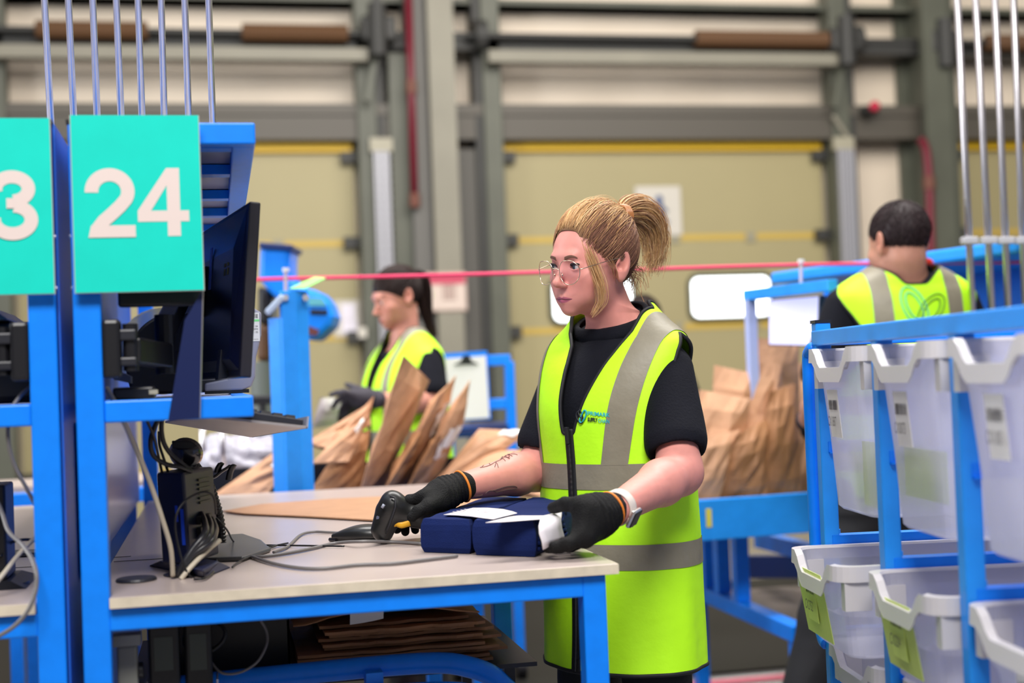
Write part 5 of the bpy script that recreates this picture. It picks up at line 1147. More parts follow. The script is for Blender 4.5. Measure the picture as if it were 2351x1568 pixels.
def add_head(S, R, t, sc, male=False):
    S.frame(R, t, sc)
    S.ell((0, .010, .030), (.0715, .091, .083), .02).ell((0, -.026, -.004), (.061, .064, .086), .03).ell((0, -.027, -.055), (.048 if not male else .056, .053, .044), .03)
    S.ell((0, -.073, -.090), (.018, .016, .014), .026)
    for s in (-1, 1):
        S.ell((s * .041, -.056, -.027), (.021, .020, .019), .025)
        S.ell((s * .028, -.058, -.058), (.018, .018, .020), .025)
    S.cone((-.026, -.083, .021), (.026, -.083, .021), .0085, .0085, .014)
    S.cone((0, -.084, .006), (0, -.1065, -.030), .0064, .0076, .011).ell((0, -.1085, -.0335), (.0078, .0090, .0080), .008)
    for s in (-1, 1):
        S.ell((s * .0095, -.097, -.0375), (.0058, .0085, .0060), .006)
        S.ell((s * .031, -.101, .001), (.0185, .0135, .0125), .012, -1)
        S.ell((s * .031, -.0755, .0), .0136, .004)
        S.ell((s * .031, -.0895, -.0004), (.0138, .010, .0050), .0015, -1)
        S.ell((s * .0055, -.101, -.0455), (.0032, .005, .0035), .002, -1)
    S.ell((0, -.0745, -.066), (.027, .018, .018), .018)
    for s in (-1, 1):
        S.cone((s * .021, -.0810, -.0660), (s * .005, -.0925, -.0625), .0018, .0032, .005)
        S.cone((s * .019, -.0820, -.0690), (0, -.0915, -.0715), .0020, .0042, .006)
    S.ell((0, -.0985, -.0535), (.0030, .004, .007), .004, -1)
    for s in (-1, 1):
        E = np.array(Matrix.Rotation(-s * .16, 3, 'Z') @ Matrix.Rotation(-.2, 3, 'X'))
        S.ell((s * .0765, .014, -.002), (.0070, .0180, .031), .006, rot=E); S.ell((s * .0735, .008, -.028), (.006, .010, .011), .006)
        S.ell((s * .0840, .0115, .003), (.0076, .0125, .0200), .003, -1, rot=E)
        S.ell((s * .079, .002, -.007), (.0065, .006, .008), .003, -1)
    S.frame()
    return S
def head_tint(v, R, t, sc, base=(.62, .335, .24), lips=(.50, .13, .17)):
    q = (v - t) @ np.array(R) / sc; c = np.tile(np.array(base), (len(v), 1))
    g = lambda p, r: np.exp(-(((q - p) / r) ** 2).sum(1))
    face = (q[:, 2] > -.13) & (np.abs(q[:, 0]) < .1)
    for s in (-1, 1):
        w = g(np.array([s * .042, -.075, -.034]), np.array([.02, .03, .016])) * .5; c = c * (1 - w[:, None]) + w[:, None] * np.array([.66, .25, .20])
        w = g(np.array([s * .031, -.092, .007]), np.array([.016, .02, .006])) * .35; c = c * (1 - w[:, None]) + w[:, None] * np.array([.42, .17, .13])
        w = g(np.array([s * .079, .010, .002]), np.array([.010, .010, .014])) * .6; c = c * (1 - w[:, None]) + w[:, None] * np.array([.36, .10, .07]); w = g(np.array([s * .078, .012, -.004]), np.array([.012, .022, .03])) * .4; c = c * (1 - w[:, None]) + w[:, None] * np.array([.66, .24, .18])  # ear: shade of the hollow put into the tint, then redness around it
    w = g(np.array([0, -.11, -.034]), np.array([.012, .016, .012])) * .4; c = c * (1 - w[:, None]) + w[:, None] * np.array([.66, .25, .20])
    x = np.abs(q[:, 0]); top = -.0615 - .0050 * (x / .024) ** 1.5 - .0016 * np.exp(-(x / .003) ** 2); bot = -.0752 + .0090 * (x / .024) ** 2
    d = np.maximum(np.maximum(q[:, 2] - top, bot - q[:, 2]), np.maximum(x - .0245, q[:, 1] + .074)); w = np.clip(.5 - d / .0016, 0, 1) * face
    return c * (1 - w[:, None]) + w[:, None] * np.array(lips)
def eyes(root, M, R, t, sc, gaze=(0, 0), iris=(.10, .16, .19)):
    ms = [mat('eye_white', (.60, .52, .50), .2), mat('eye_iris', iris, .12), mat('eye_pupil', (.004, .004, .005), .08)]
    for s in (-1, 1):
        g = MB(); r = .0124; n = 18; G = Matrix.Rotation(gaze[0], 3, 'Z') @ Matrix.Rotation(gaze[1], 3, 'X'); A = Matrix.Rotation(math.pi / 2, 3, 'X')
        angs = [math.pi * k / 24 for k in range(25)]; angs = sorted(set(angs + [.215, .525])); rows = [(r * math.sin(max(a, 1e-3)), r * math.cos(a)) for a in angs]
        for i in range(len(rows) - 1):
            g.m = 2 if angs[i] < .21 else 1 if angs[i] < .52 else 0
            a0, a1 = rows[i], rows[i + 1]
            ring = lambda q: [G @ (A @ V((q[0] * math.cos(2 * math.pi * k / n), q[0] * math.sin(2 * math.pi * k / n), q[1]))) for k in range(n)]
            p, q = ring(a0), ring(a1); g.add(p + q, [(k, (k + 1) % n, n + (k + 1) % n, n + k) for k in range(n)])
        vv = np.array(g.v) + np.array([s * .031, -.0755, 0]); vv = vv * sc @ np.array(R).T + t
        g.v = [tuple(p) for p in (vv @ np.array(M)[:3, :3].T + np.array(M)[:3, 3])]
        g.build('eye', ms, root, smooth=True)
def tubes(paths, radii, cols=None, n=4):
    vs, fs, cs = [], [], []
    for i, p in enumerate(paths):
        P = np.array(p, float); m = len(P); T = np.gradient(P, axis=0); T /= np.maximum(np.linalg.norm(T, axis=1), 1e-9)[:, None]
        u = np.cross(T, [0.31, .2, .93]); u /= np.maximum(np.linalg.norm(u, axis=1), 1e-9)[:, None]; w = np.cross(T, u)
        r = np.broadcast_to(np.array(radii[i] if isinstance(radii, list) else radii), (m,)); k0 = len(vs) and sum(len(x) for x in vs)
        th = 2 * np.pi * np.arange(n) / n
        R_ = P[:, None] + (u[:, None] * np.cos(th)[None, :, None] + w[:, None] * np.sin(th)[None, :, None]) * r[:, None, None]
        vs.append(R_.reshape(-1, 3))
        for a in range(m - 1):
            for b in range(n): fs.append((k0 + a * n + b, k0 + a * n + (b + 1) % n, k0 + (a + 1) * n + (b + 1) % n, k0 + (a + 1) * n + b))
        if cols is not None: cs.append(np.tile(cols[i], (m * n, 1)))
    return np.concatenate(vs), fs, (np.concatenate(cs) if cols is not None else None)
def torso_tables(w=1.0, d=1.0):
    body = smooth_table([(.80, .165 * w, .110 * d, 0), (.92, .160 * w, .110 * d, .005), (1.02, .140 * w, .098 * d, .005), (1.12, .145 * w, .102 * d, 0), (1.22, .155 * w, .108 * d, -.004), (1.29, .158 * w, .094 * d, .004), (1.335, .135 * w, .070 * d, .012), (1.37, .085 * w, .052 * d, .016), (1.40, .05, .047, .012)])
    tee = smooth_table([(.80, .180 * w, .128 * d, 0), (1.02, .165 * w, .122 * d, 0), (1.12, .165 * w, .122 * d, 0), (1.22, .170 * w, .122 * d, -.006), (1.29, .170 * w, .106 * d, .004), (1.330, .158 * w, .086 * d, .012), (1.36, .118 * w, .070 * d, .016), (1.400, .076, .062, .012), (1.44, .062, .056, .008)])
    vest = smooth_table([(.680, .198 * w, .158 * d, 0), (.78, .197 * w, .156 * d, 0), (.95, .195 * w, .153 * d, 0), (1.08, .192 * w, .148 * d, 0), (1.20, .190 * w, .142 * d, -.006), (1.275, .196 * w, .126 * d, .002), (1.325, .196 * w, .104 * d, .012), (1.352, .178 * w, .088 * d, .016), (1.380, .138 * w, .078 * d, .018), (1.408, .098, .070, .016), (1.44, .070, .062, .01)])
    return body, tee, vest
def wav_vest(th, z):
    A = .006 + .012 * np.clip((1.15 - z) / .5, 0, 1)
    return A * (np.sin(5 * th + 4 * z + .6) * .6 + .5 * np.sin(9 * th - 7 * z + 1.7) + .3 * np.sin(14 * th + 11 * z)) + .004 * np.sin(23 * z + 3 * np.sin(2 * th)) * np.sin(3 * th + 9 * z)
def wav_tee(th, z): return .010 * np.sin(7 * th + 18 * z) + .007 * np.sin(13 * th - 26 * z + 1)
def sleeve(S, sh, el, f=.62, r0=.058, r1=.063):
    sh, el = np.array(sh), np.array(el); e = sh + (el - sh) * f
    S.cone(sh, e, r0, r1, .03)
    d = (el - sh) / np.linalg.norm(el - sh); S.ell(e + d * .085, .078, .004, -1)      # open cuff
    return S
def vest_parts(root, M, table, zip_z, wl, wr, neck, wav=wav_vest, back_logo=None, hem=(.7,), bands=(), strip=(.085, .135), sw=.025, right_out=.0, arm=(.095, .118, 1.222), nth=170, nz=190, pip=.0042, v_depth=None, zipper=True):
    base = loft_sheet(table, wav, nth, nz); nyc, nr, nz0 = neck
    def f_neck(v):
        fr = np.maximum(v[:, 1] - .02, np.maximum(zip_z - v[:, 2], np.maximum(v[:, 0] - wl(v[:, 2]), wr(v[:, 2]) - v[:, 0])))
        ng = np.maximum(np.hypot(v[:, 0], (v[:, 1] - nyc)) - nr, nz0 - v[:, 2]); return -np.minimum(fr, ng)
    aw = lambda z: np.interp((z - arm[2]) / arm[1], [-1.15, -1.0, -.93, -.8, -.45, .0, .45, .8, 1.0, 1.15], [-.05, .0, .34, .62, .88, .84, .60, .36, .16, -.05]) * arm[0]
    def f_arm(sd): return lambda v: -np.maximum(np.where(v[:, 1] < .02, (.02 - v[:, 1]) * 1.22, v[:, 1] - .02) - aw(v[:, 2]), (.08 - sd * v[:, 0]) * .8)
    edges = []
    sh = base.clip(lambda v: table[0][0] - v[:, 2] + .0001)
    sh.clip(f_neck); nk = sh.chains()
    for sd in (-1, 1):
        sh.clip(f_arm(sd)); edges += sh.chains()
    shell = sh.copy()
    v = np.array(shell.v); o = npmesh('vest', v, shell.f, VEST, root, M=M, solid=.003)
    tM = lambda pts: [tuple(np.array(M)[:3, :3] @ np.array(p) + np.array(M)[:3, 3]) for p in pts]
    for c, cl in edges + nk: MB().tube(tM(c), pip, 6, closed=cl).build('vest_piping', PIPING, root, smooth=True)
    pp = MB()
    th = np.linspace(0, 2 * np.pi, 120, endpoint=False); z0 = table[0][0] + .002
    a, b, yc = (np.interp(z0, np.array(table)[:, 0], np.array(table)[:, i]) for i in (1, 2, 3)); w = 1 + wav(th, np.full_like(th, z0))
    pp.tube(tM(np.stack([a * w * np.cos(th), yc + b * w * np.sin(th), np.full_like(th, z0)], -1)), pip * 1.1, 6, closed=True)
    pp.build('vest_piping', PIPING, root, smooth=True)
    nrm = lambda sheet, off: offset_sheet(sheet, table, wav, off)
    for lo, hi in bands:
        s = shell.copy(); s.clip(lambda v: v[:, 2] - hi).clip(lambda v: lo - v[:, 2]); npmesh('reflective_band', nrm(s, .0028), s.f, BAND, root, M=M)
    for sd in (-1, 1):
        s = shell.copy()
        lim = bands[0][1] if bands else .9
        cx = lambda v: (.0 if sd > 0 else right_out) + strip[0] + (strip[1] - strip[0]) * np.clip((v[:, 2] - 1.08) / .27, 0, 1)
        s.clip(lambda v: np.abs(sd * v[:, 0] - cx(v)) - sw).clip(lambda v: lim - .002 - v[:, 2])
        if s.f: npmesh('reflective_strip', nrm(s, .0032), s.f, BAND, root, M=M)
    if zipper:
        zz = np.linspace(table[0][0] + .004, zip_z + .01, 90); fnl = []
        for side in (0,):
            rows = []
            for z in zz:
                row = []
                for k in np.linspace(-1, 1, 5):
                    th = -np.pi / 2 + .06 * k + .03 * np.sin(9 * z); a, b, yc = (np.interp(z, np.array(table)[:, 0], np.array(table)[:, i]) for i in (1, 2, 3)); w = 1 + wav(np.array([th]), np.array([z]))[0] + .022
                    row.append(np.array([a * w * np.cos(th), yc + b * w * np.sin(th), z]))
                rows.append(row)
            MB().grid([tM(r) for r in rows]).build('zip_tape', PIPING, root, solid=.002, smooth=True)
            c = [r[2] + np.array([0, -.0025, 0]) for r in rows]
            MB().tube(tM(c), [.0022 + .0006 * (i % 2) for i in range(len(c))], 6).build('zip_teeth', mat('zip_teeth', (0.015, 0.015, 0.017), .4), root)
            p = np.array(c[-1]); MB().hexa(tM([p + d for d in ((-.004, -.004, -.03), (.004, -.004, -.03), (.004, .001, -.03), (-.004, .001, -.03), (-.004, -.006, .004), (.004, -.006, .004), (.004, .001, .004), (-.004, .001, .004))])).build('zip_pull', mat('zip_pull', (0.02, 0.02, 0.022), .35), root, bevel=.001)
    return o
def offset_sheet(s, table, wav, off):
    fn = loft_fn(np.array(table), wav); v = np.array(s.v); e = 1e-3; g = np.stack([fn(v + d) - fn(v - d) for d in np.eye(3) * e], -1); g /= np.maximum(np.linalg.norm(g, axis=1), 1e-9)[:, None]; return v + g * off
def build_clothes(root, M, J, tee_t, hs, neck, fine=.006, lean=0.0):
    S = Field(); S.loft(tee_t, .01, 1, wav_tee)
    for sd in ('l', 'r'): sleeve(S, J['sh_' + sd], J['el_' + sd], *J.get('slv', (.62, .060, .066)))
    S.put(lambda P: np.maximum(neck[2] + (P[..., 1] - neck[1] + .06) * neck[3] - .004 - P[..., 2], np.hypot(P[..., 0], P[..., 1] - neck[1]) - .115), (-.12, neck[1] - .12, neck[2] - .05), (.12, neck[1] + .12, neck[2] + .2), .004, -1)
    lo, hi = S.bounds(); v, f = S.mesh([np.arange(lo[i], hi[i], fine) for i in range(3)])
    n3 = np.array([noise.noise_vector(V(p * 9)) for p in v]); v = v + n3 * .003
    npmesh('t_shirt', v, f, TEE, root, M=M)
    # ribbed collar
    ring = []
    fnl = loft_fn(np.array(tee_t))
    for a in np.linspace(0, 2 * np.pi, 60, endpoint=False):
        for r in np.linspace(.03, .2, 240):
            p = np.array([r * np.cos(a), neck[1] + r * np.sin(a), 0.0]); p[2] = neck[2] + (p[1] - neck[1] + .06) * neck[3]
            if fnl(p[None])[0] > 0: break
        ring.append(p)
    rows = [[np.array(M)[:3, :3] @ (p * 1 + (np.array([0, neck[1], p[2]]) - p) * k + np.array([0, 0, h])) + np.array(M)[:3, 3] for p in ring + [ring[0]]] for k, h in ((-.12, -.022), (-.11, -.006), (-.06, .005), (.02, .009), (.10, .006))]
    MB().grid([[tuple(p) for p in r] for r in rows]).build('collar', TEE, root, solid=.003, smooth=True)
    # trousers and shoes
    S = Field(); S.loft(smooth_table([(.74, .165 * hs, .11 * hs, 0), (.80, .172 * hs, .118 * hs, 0), (.88, .160 * hs, .112 * hs, 0), (.96, .145 * hs, .1 * hs, 0)], 30), .02)
    for sx in (-1, 1):
        S.cone((sx * .085, 0, .80), (sx * .10, -.01, .46), .088 * hs, .068 * hs, .05).cone((sx * .10, -.01, .46), (sx * .11, .015, .09), .066 * hs, .055 * hs, .03)
    lo, hi = S.bounds(); v, f = S.mesh([np.arange(lo[i], hi[i], .010) for i in range(3)]); v = v + np.array([noise.noise_vector(V(p * 14)) for p in v]) * .004
    v[:, 0] += lean * np.clip(.88 - v[:, 2], 0, 1)
    npmesh('trousers', v, f, TROU, root, M=M)
    for sx in (-1, 1):
        S = Field(); S.ell((sx * .112, -.035, .045), (.046, .125, .044), .02).ell((sx * .112, .03, .07), (.042, .06, .055), .03).cone((sx * .112, -.2, -.05), (sx * .112, .2, -.05), .054, .054, .004, -1)
        lo, hi = S.bounds(); v, f = S.mesh([np.arange(lo[i], hi[i], .008) for i in range(3)]); v[:, 2] = np.maximum(v[:, 2], .002); v[:, 0] += lean * .85
        npmesh('shoe', v, f, SHOE, root, M=M)
def person_root(label, base, yaw, sc=1.0):
    M = Matrix.Translation(V((base[0], base[1], 0))) @ Matrix.Rotation(yaw, 4, 'Z') @ Matrix.Scale(sc, 4)
    return thing('person', label, 'person', (base[0], base[1], 0)), M
def skin_body(root, M, J, H, body_t, tint, fine=.0017, coarse=.007, arms_to=('wr_l', 'wr_r'), hr=.09, male=False, neckr=(.056, .047), wr=.026):
    S = Field(); S.loft(body_t, .02)
    R, t, sc = H; S.cone(J['neck'], np.array(t) + np.array(R) @ np.array([0, .018, -.045]) * sc, neckr[0], neckr[1], .03)
    for sd in ('l', 'r'):
        S.cone(J['sh_' + sd], J['el_' + sd], .047, .040, .03)
        m = np.array(J['el_' + sd]) * .7 + np.array(J['wr_' + sd]) * .3
        S.cone(J['el_' + sd], m, .041, .0415, .03).cone(m, J['wr_' + sd], .0415, wr, .02)
    add_head(S, R, t, sc, male)
    lo, hi = S.bounds(); hb = np.array(t)
    ax = [axis(lo[0], hi[0], coarse, hb[0] - hr, hb[0] + hr, fine), axis(lo[1], hi[1], coarse, hb[1] - .128, hb[1] + .11, fine), axis(lo[2], hi[2], coarse, hb[2] - .125, hb[2] + .125, fine)]
    v, f = S.mesh(ax); c = head_tint(v, R, t, sc, *tint)
    o = npmesh('body', v, f, SKIN, root, M=M, colors=c)
    return o, S
def to_local(M): 
    Mi = np.linalg.inv(np.array(M)); return lambda w: Mi[:3, :3] @ np.array(w, float) + Mi[:3, 3]
# ---------------------------------------------------------------- the blonde woman at the bench
W1, M1 = person_root('blonde woman with round glasses and ponytail in yellow-green vest, gloved hands on the bench', (.808, 2.803), math.radians(-57))
toL1 = to_local(M1); LD = lambda u, v, D: toL1(atD(u, v, D)); M1n = np.array(M1); toW = lambda p: V(M1n[:3, :3] @ np.array(p) + M1n[:3, 3])
J1 = dict(sh_l=(.142, .008, 1.276), sh_r=(-.142, .008, 1.276), el_l=LD(1560, 1084, 2.70), wr_l=LD(1412, 1170, 2.475), el_r=LD(1236, 1078, 2.97), wr_r=LD(1058, 1118, 2.79), neck=(.004, .022, 1.345), slv=(.70, .050, .062))
H1 = (rot(math.radians(-3), math.radians(5), math.radians(4)), LD(1360, 607, 2.87), .965)
bt1, tt1, vt1 = torso_tables(.93, .90)
body1, S1 = skin_body(W1, M1, J1, H1, bt1, ((.70, .290, .245), (.42, .10, .16)), fine=.0016, wr=.027, neckr=(.051, .046))
build_clothes(W1, M1, J1, tt1, .88, (0, -.002, 1.352, .50), fine=.005)
eyes(W1, M1, *H1, gaze=(math.radians(-10), math.radians(2)), iris=(.05, .075, .085))
hR, ht, hs = H1
HL = lambda p: ht + hR @ (np.array(p, float) * hs)
HLW = lambda p: toW(HL(p))
def on_skin(S, p, d, off=0.0):
    """march a local point along -d until it meets the skin, then lift it by off"""
    p, d = np.array(p, float), np.array(d, float); d = d / np.linalg.norm(d)
    for _ in range(40):
        e = float(S.ev(p)[0]); 
        if abs(e) < 2e-4: break
        p = p - d * e * .8
    return p + d * off
fd = hR @ np.array([0, -1, 0.0])
# brows, lashes
BROW = mat('brow_brown', (0.16, 0.07, 0.045), .7)
for s in (-1, 1):
    g = MB(); rows = []
    for t_ in np.linspace(0, 1, 14):
        x = s * (.013 + .040 * t_); z = .0185 + .0075 * math.sin(t_ * 2.3) - .004 * t_; w = .0040 * (1 - t_) ** .6 * .8 + .0008
        d = hR @ np.array([s * .5 * t_, -1, .1]); c = [on_skin(S1, HL((x, -.11, z + k * w)), d, .0007 + .0006 * (1 - abs(k))) for k in (-1, 0, 1)]; rows.append([tuple(toW(p)) for p in c])
    g.grid(rows); g.build('eyebrow', BROW, W1, smooth=True)
    g = MB(); P = []
    for t_ in np.linspace(-1, 1, 15):
        x = s * .031 + s * (.0148 if t_ < 0 else .0185) * t_; z = .0052 * (1 - t_ * t_) ** .6 - .0004 + (.0026 * max(t_, 0) ** 2); P.append(tuple(toW(on_skin(S1, HL((x, -.10, z + .0014)), hR @ np.array([s * .35 * t_, -1, 0]), .0009))))
    g.tube(P, [.0007 + .0018 * math.sin(math.pi * (i + 1.5) / 17) for i in range(15)], 6); g.build('lash_line', mat('lash_dark', (0.012, 0.008, 0.010), .6), W1)
P = [tuple(toW(on_skin(S1, HL((x, -.105, -.0668 - .0012 * (abs(x) / .024) ** 2 + .0006 * math.cos(x * 300))), fd, .0001))) for x in np.linspace(-.0235, .0235, 17)]
MB().tube(P, [.0003 + .0006 * math.sin(math.pi * i / 16) for i in range(17)], 6).build('mouth_line', mat('mouth_dark', (0.10, 0.02, 0.025), .6), W1, smooth=True)
# hair ------------------------------------------------------------------
hc, hr_ = np.array([0, .012, .033]), np.array([.0785, .099, .096])
TIE = np.array([0, .099, .104])
def hairline(q): return q[:, 2] + .74 * q[:, 1] + .004 - .026 * np.clip((-q[:, 1] - .03) / .04, 0, 1) * np.clip(1 - (np.abs(q[:, 0]) - .025) / .03, 0, 1) + .022 * np.clip((.01 - q[:, 1]) / .05, 0, 1) * np.clip((np.abs(q[:, 0]) - .03) / .03, 0, 1)
# scalp cap
def ell_sheet(n=60):
    th = np.linspace(.001, np.pi - .001, n); ph = np.linspace(0, 2 * np.pi, 2 * n, endpoint=False); A, B = np.meshgrid(th, ph, indexing='ij')
    P = np.stack([np.sin(A) * np.cos(B), np.sin(A) * np.sin(B), np.cos(A)], -1).reshape(-1, 3); m = 2 * n
    return P, [(i * m + j, i * m + (j + 1) % m, (i + 1) * m + (j + 1) % m, (i + 1) * m + j) for i in range(n - 1) for j in range(m)]
P, F_ = ell_sheet(); sh = Sheet(hc + P * hr_ * .965, F_); sh.clip(lambda q: -hairline(q))
q = np.array(sh.v); npmesh('hair_base', ht + (q * hs) @ hR.T, sh.f, HAIRM, W1, M=M1, colors=np.tile([.20, .105, .05], (len(q), 1)), solid=.0008)
rg = np.random.RandomState(5)
paths, rad, cols = [], [], []
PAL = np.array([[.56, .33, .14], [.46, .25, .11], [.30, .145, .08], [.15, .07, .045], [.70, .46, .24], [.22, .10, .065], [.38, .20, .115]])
def unit(x): return x / np.linalg.norm(x)
tn = unit((TIE - hc) / hr_); tr = np.linalg.norm((TIE - hc) / hr_)
def strand(start, lift=0.02, jit=.03, end=None, n=16):
    s = (start - hc) / hr_; s = unit(s); e = unit(tn + rg.normal(0, .10, 3)) if end is None else unit(end); om = np.arccos(np.clip(s @ e, -1, .9999)); out = []
    a, b = rg.rand() * 6, rg.normal(0, jit)
    for t in np.linspace(0, 1, n):
        d = (np.sin((1 - t) * om) * s + np.sin(t * om) * e) / np.sin(om); r = 1.0 + lift * math.sin(math.pi * t) + (tr - 1) * t ** 4 + b * .4 * math.sin(a + t * 5) * .5
        d = d + np.array([1, 0, 0]) * b * math.sin(t * 3.1 + a) * .6; out.append(hc + unit(d) * hr_ * r)
    return np.array(out)
N = 0
while N < 6800:
    d = unit(rg.normal(0, 1, 3)); p = hc + d * hr_
    h = hairline(p[None])[0]
    if h < .0: continue
    edge = h < .018
    if not edge and rg.rand() < .62: continue
    N += 1
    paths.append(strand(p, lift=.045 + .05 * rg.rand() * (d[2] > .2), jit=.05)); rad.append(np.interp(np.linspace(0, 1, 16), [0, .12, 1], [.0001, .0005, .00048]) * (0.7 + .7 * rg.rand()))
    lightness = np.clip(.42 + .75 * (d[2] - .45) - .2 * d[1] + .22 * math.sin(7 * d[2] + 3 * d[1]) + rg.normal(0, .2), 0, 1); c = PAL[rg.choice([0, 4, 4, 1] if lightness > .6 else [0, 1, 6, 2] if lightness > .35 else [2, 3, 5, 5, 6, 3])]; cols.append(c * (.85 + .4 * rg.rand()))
# tail: a full loop that rises behind the tie, arches over and drops
TP = [TIE, TIE + [0, .024, .006], TIE + [0, .058, .002], TIE + [0, .090, -.022], TIE + [0, .104, -.060], TIE + [0, .100, -.098], TIE + [0, .086, -.132]]
core = np.array([p[:] for p in spline(TP, 6)])
for i in range(1300):
    ang = rg.rand() * 2 * np.pi; rr = math.sqrt(rg.rand()); L = rg.uniform(.62, 1.0) if rg.rand() < .8 else rg.uniform(.3, .6); m = int(len(core) * L); tt = np.linspace(0, 1, len(core))
    w = .010 + .030 * np.sin(np.pi * np.clip(tt * 1.05, 0, 1)) ** .7 * (1 - .35 * tt); T_ = np.gradient(core, axis=0); T_ /= np.linalg.norm(T_, axis=1)[:, None]
    sx = np.array([1.0, 0, 0]); nn = np.cross(T_, sx); off = (sx * np.cos(ang) * .85 + nn * np.sin(ang)) * (w * rr)[:, None]
    wob = rg.normal(0, .0022, 3) * np.sin(tt * 7 + rg.rand() * 6)[:, None] + np.array([rg.normal(0, .012), rg.normal(0, .010), rg.normal(0, .01)]) * (tt ** 2)[:, None]
    paths.append((core + off * rg.uniform(.8, 1.25) + wob)[:max(m, 8)]); k = len(paths[-1]); rad.append(np.linspace(.0007, .0003, k)); cols.append(PAL[rg.choice([0, 0, 1, 4, 4, 6, 2])] * (.85 + .4 * rg.rand()))
# loose strands under the tie and at the nape, and the fringe lock down the cheek
for i in range(90):
    s = hc + unit(np.array([rg.uniform(-.9, .9), .75, rg.uniform(-.75, -.3)])) * hr_; e = s + np.array([rg.normal(0, .02), rg.uniform(.005, .035), rg.uniform(-.06, -.015)])
    m = (s + e) / 2 + np.array([0, .012, .004]); paths.append(np.array([p[:] for p in spline([s, m, e], 5)])); rad.append(.0006); cols.append(PAL[rg.choice([1, 2, 4, 6])])
for i in range(700):                                                   # hair drawn from the nape up into the tie
    x = rg.uniform(-.07, .07); s = np.array([x, .088 - abs(x) * .5, rg.uniform(-.065, -.03)]); paths.append(strand(s, .03, .04)); rad.append(np.linspace(.0005, .0006, 16)); cols.append(PAL[rg.choice([1, 2, 3, 5, 6, 0])])
LK = [LD(u, v, D) for u, v, D in ((1312, 503, 2.835), (1330, 530, 2.812), (1348, 575, 2.795), (1366, 620, 2.785), (1378, 655, 2.78), (1380, 690, 2.785), (1368, 712, 2.79), (1358, 728, 2.79))]
lk = np.array([p[:] for p in spline([((np.array(p) - ht) @ hR) / hs for p in LK], 6)])
for i in range(170):
    tt = np.linspace(0, 1, len(lk)); L = rg.uniform(.6, 1.0); o = np.array([rg.normal(0, .0052), rg.normal(0, .004), rg.normal(0, .003)]); k = np.sin(np.pi * np.clip(tt * .8 + .12, 0, 1))
    p = lk + o * (.25 + .9 * k)[:, None] + np.array([rg.normal(0, .003), 0, 0]) * np.sin(tt * 6 + i)[:, None]; m = max(int(len(lk) * L), 10); paths.append(p[:m]); rad.append(np.linspace(.0005, .0002, m)); cols.append(PAL[rg.choice([0, 4, 4, 1, 0])] * 1.15)
for i in range(14):                                                    # short wisps before the ear
    s = np.array([.074, rg.uniform(-.036, -.012), rg.uniform(.0, .02)]); e = s + np.array([rg.normal(.002, .003), rg.uniform(-.006, .018), rg.uniform(-.045, -.015)]); paths.append(np.array([p[:] for p in spline([s, (s + e) / 2 + [.004, 0, 0], e], 5)])); rad.append(.0005); cols.append(PAL[rg.choice([1, 2, 6])])
for i in range(40):                                                    # flyaway hairs over the crown
    d = unit(np.array([rg.uniform(-.6, .6), rg.uniform(-.7, .4), 1.0])); s = hc + d * hr_ * 1.02; paths.append(strand(s, .10 + .08 * rg.rand(), .08)); rad.append(.00035); cols.append(PAL[4])
paths = [ht + (p * hs) @ hR.T for p in paths]
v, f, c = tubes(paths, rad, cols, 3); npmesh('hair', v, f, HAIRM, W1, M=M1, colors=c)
g = MB(); 
for k in (-.9, -.3, .3, .9): g.tube([HLW(TIE + np.array([.030 * math.sin(a) , -.004 + .010 * k * .4, .026 * math.cos(a) - .006]) + np.array([0, .004 * k, 0])) for a in np.linspace(-1.9, 1.9, 14)], .0028, 8)
g.build('hair_claw', mat('claw_amber', (0.42, 0.17, 0.06), .25), W1, smooth=True)
# glasses -----------------------------------------------------------------
GOLD = mat('wire_gold', (0.72, 0.58, 0.42), .22, metal=1.0)
GL = bpy.data.materials.new('lens_glass'); GL.use_nodes = True; nt = GL.node_tree; nt.nodes.clear(); o_ = nt.nodes.new('ShaderNodeOutputMaterial'); mx = nt.nodes.new('ShaderNodeMixShader'); ta_ = nt.nodes.new('ShaderNodeBsdfTransparent'); gl = nt.nodes.new('ShaderNodeBsdfGlossy'); gl.inputs['Roughness'].default_value = .03; ta_.inputs[0].default_value = (.97, .95, .99, 1); gl.inputs[0].default_value = (.85, .7, 1, 1); mx.inputs[0].default_value = .022
nt.links.new(ta_.outputs[0], mx.inputs[1]); nt.links.new(gl.outputs[0], mx.inputs[2]); nt.links.new(mx.outputs[0], o_.inputs[0])
gls = W1
fm = MB(); ln = []
for s in (-1, 1):
    C_ = np.array([s * .0335, -.1085, -.0105]); prof = [(-.022, .012), (-.013, .0225), (.0, .0245), (.014, .0225), (.0245, .0125), (.0265, .0), (.0235, -.013), (.015, -.0225), (.002, -.0255), (-.012, -.022), (-.021, -.0115), (-.0235, .0)]
    P = [C_ + np.array([s * -x * -1, .010 * (max(x, 0) / .026) ** 2 * .9 + .10 * -z * .5, z]) for x, z in prof]
    ring = [HLW(p) for p in spline(P, 4, closed=True)]; fm.tube(ring, .00085, 6, closed=True); ln.append([HLW(p) for p in P])
    hx = C_ + np.array([s * .0262, .010, .006]); fm.tube([HLW(p) for p in spline([hx, hx + [s * .006, .004, .001], (s * .0725, -.055, .004), (s * .0775, .004, .012), (s * .076, .018, .004), (s * .073, .026, -.016)], 6)], .0009, 6)
    fm.tube([HLW(C_ + np.array([-s * .0215, .002, .0])), HLW(C_ + np.array([-s * .022, .006, -.004]))], .0006, 5); fm.ball(HLW(C_ + np.array([-s * .022, .0065, -.0055])), (.0018, .0018, .003), 8)
fm.tube([HLW(p) for p in spline([(-.0115, -.1105, -.0045), (-.005, -.1145, -.002), (.005, -.1145, -.002), (.0115, -.1105, -.0045)], 5)], .0009, 6)
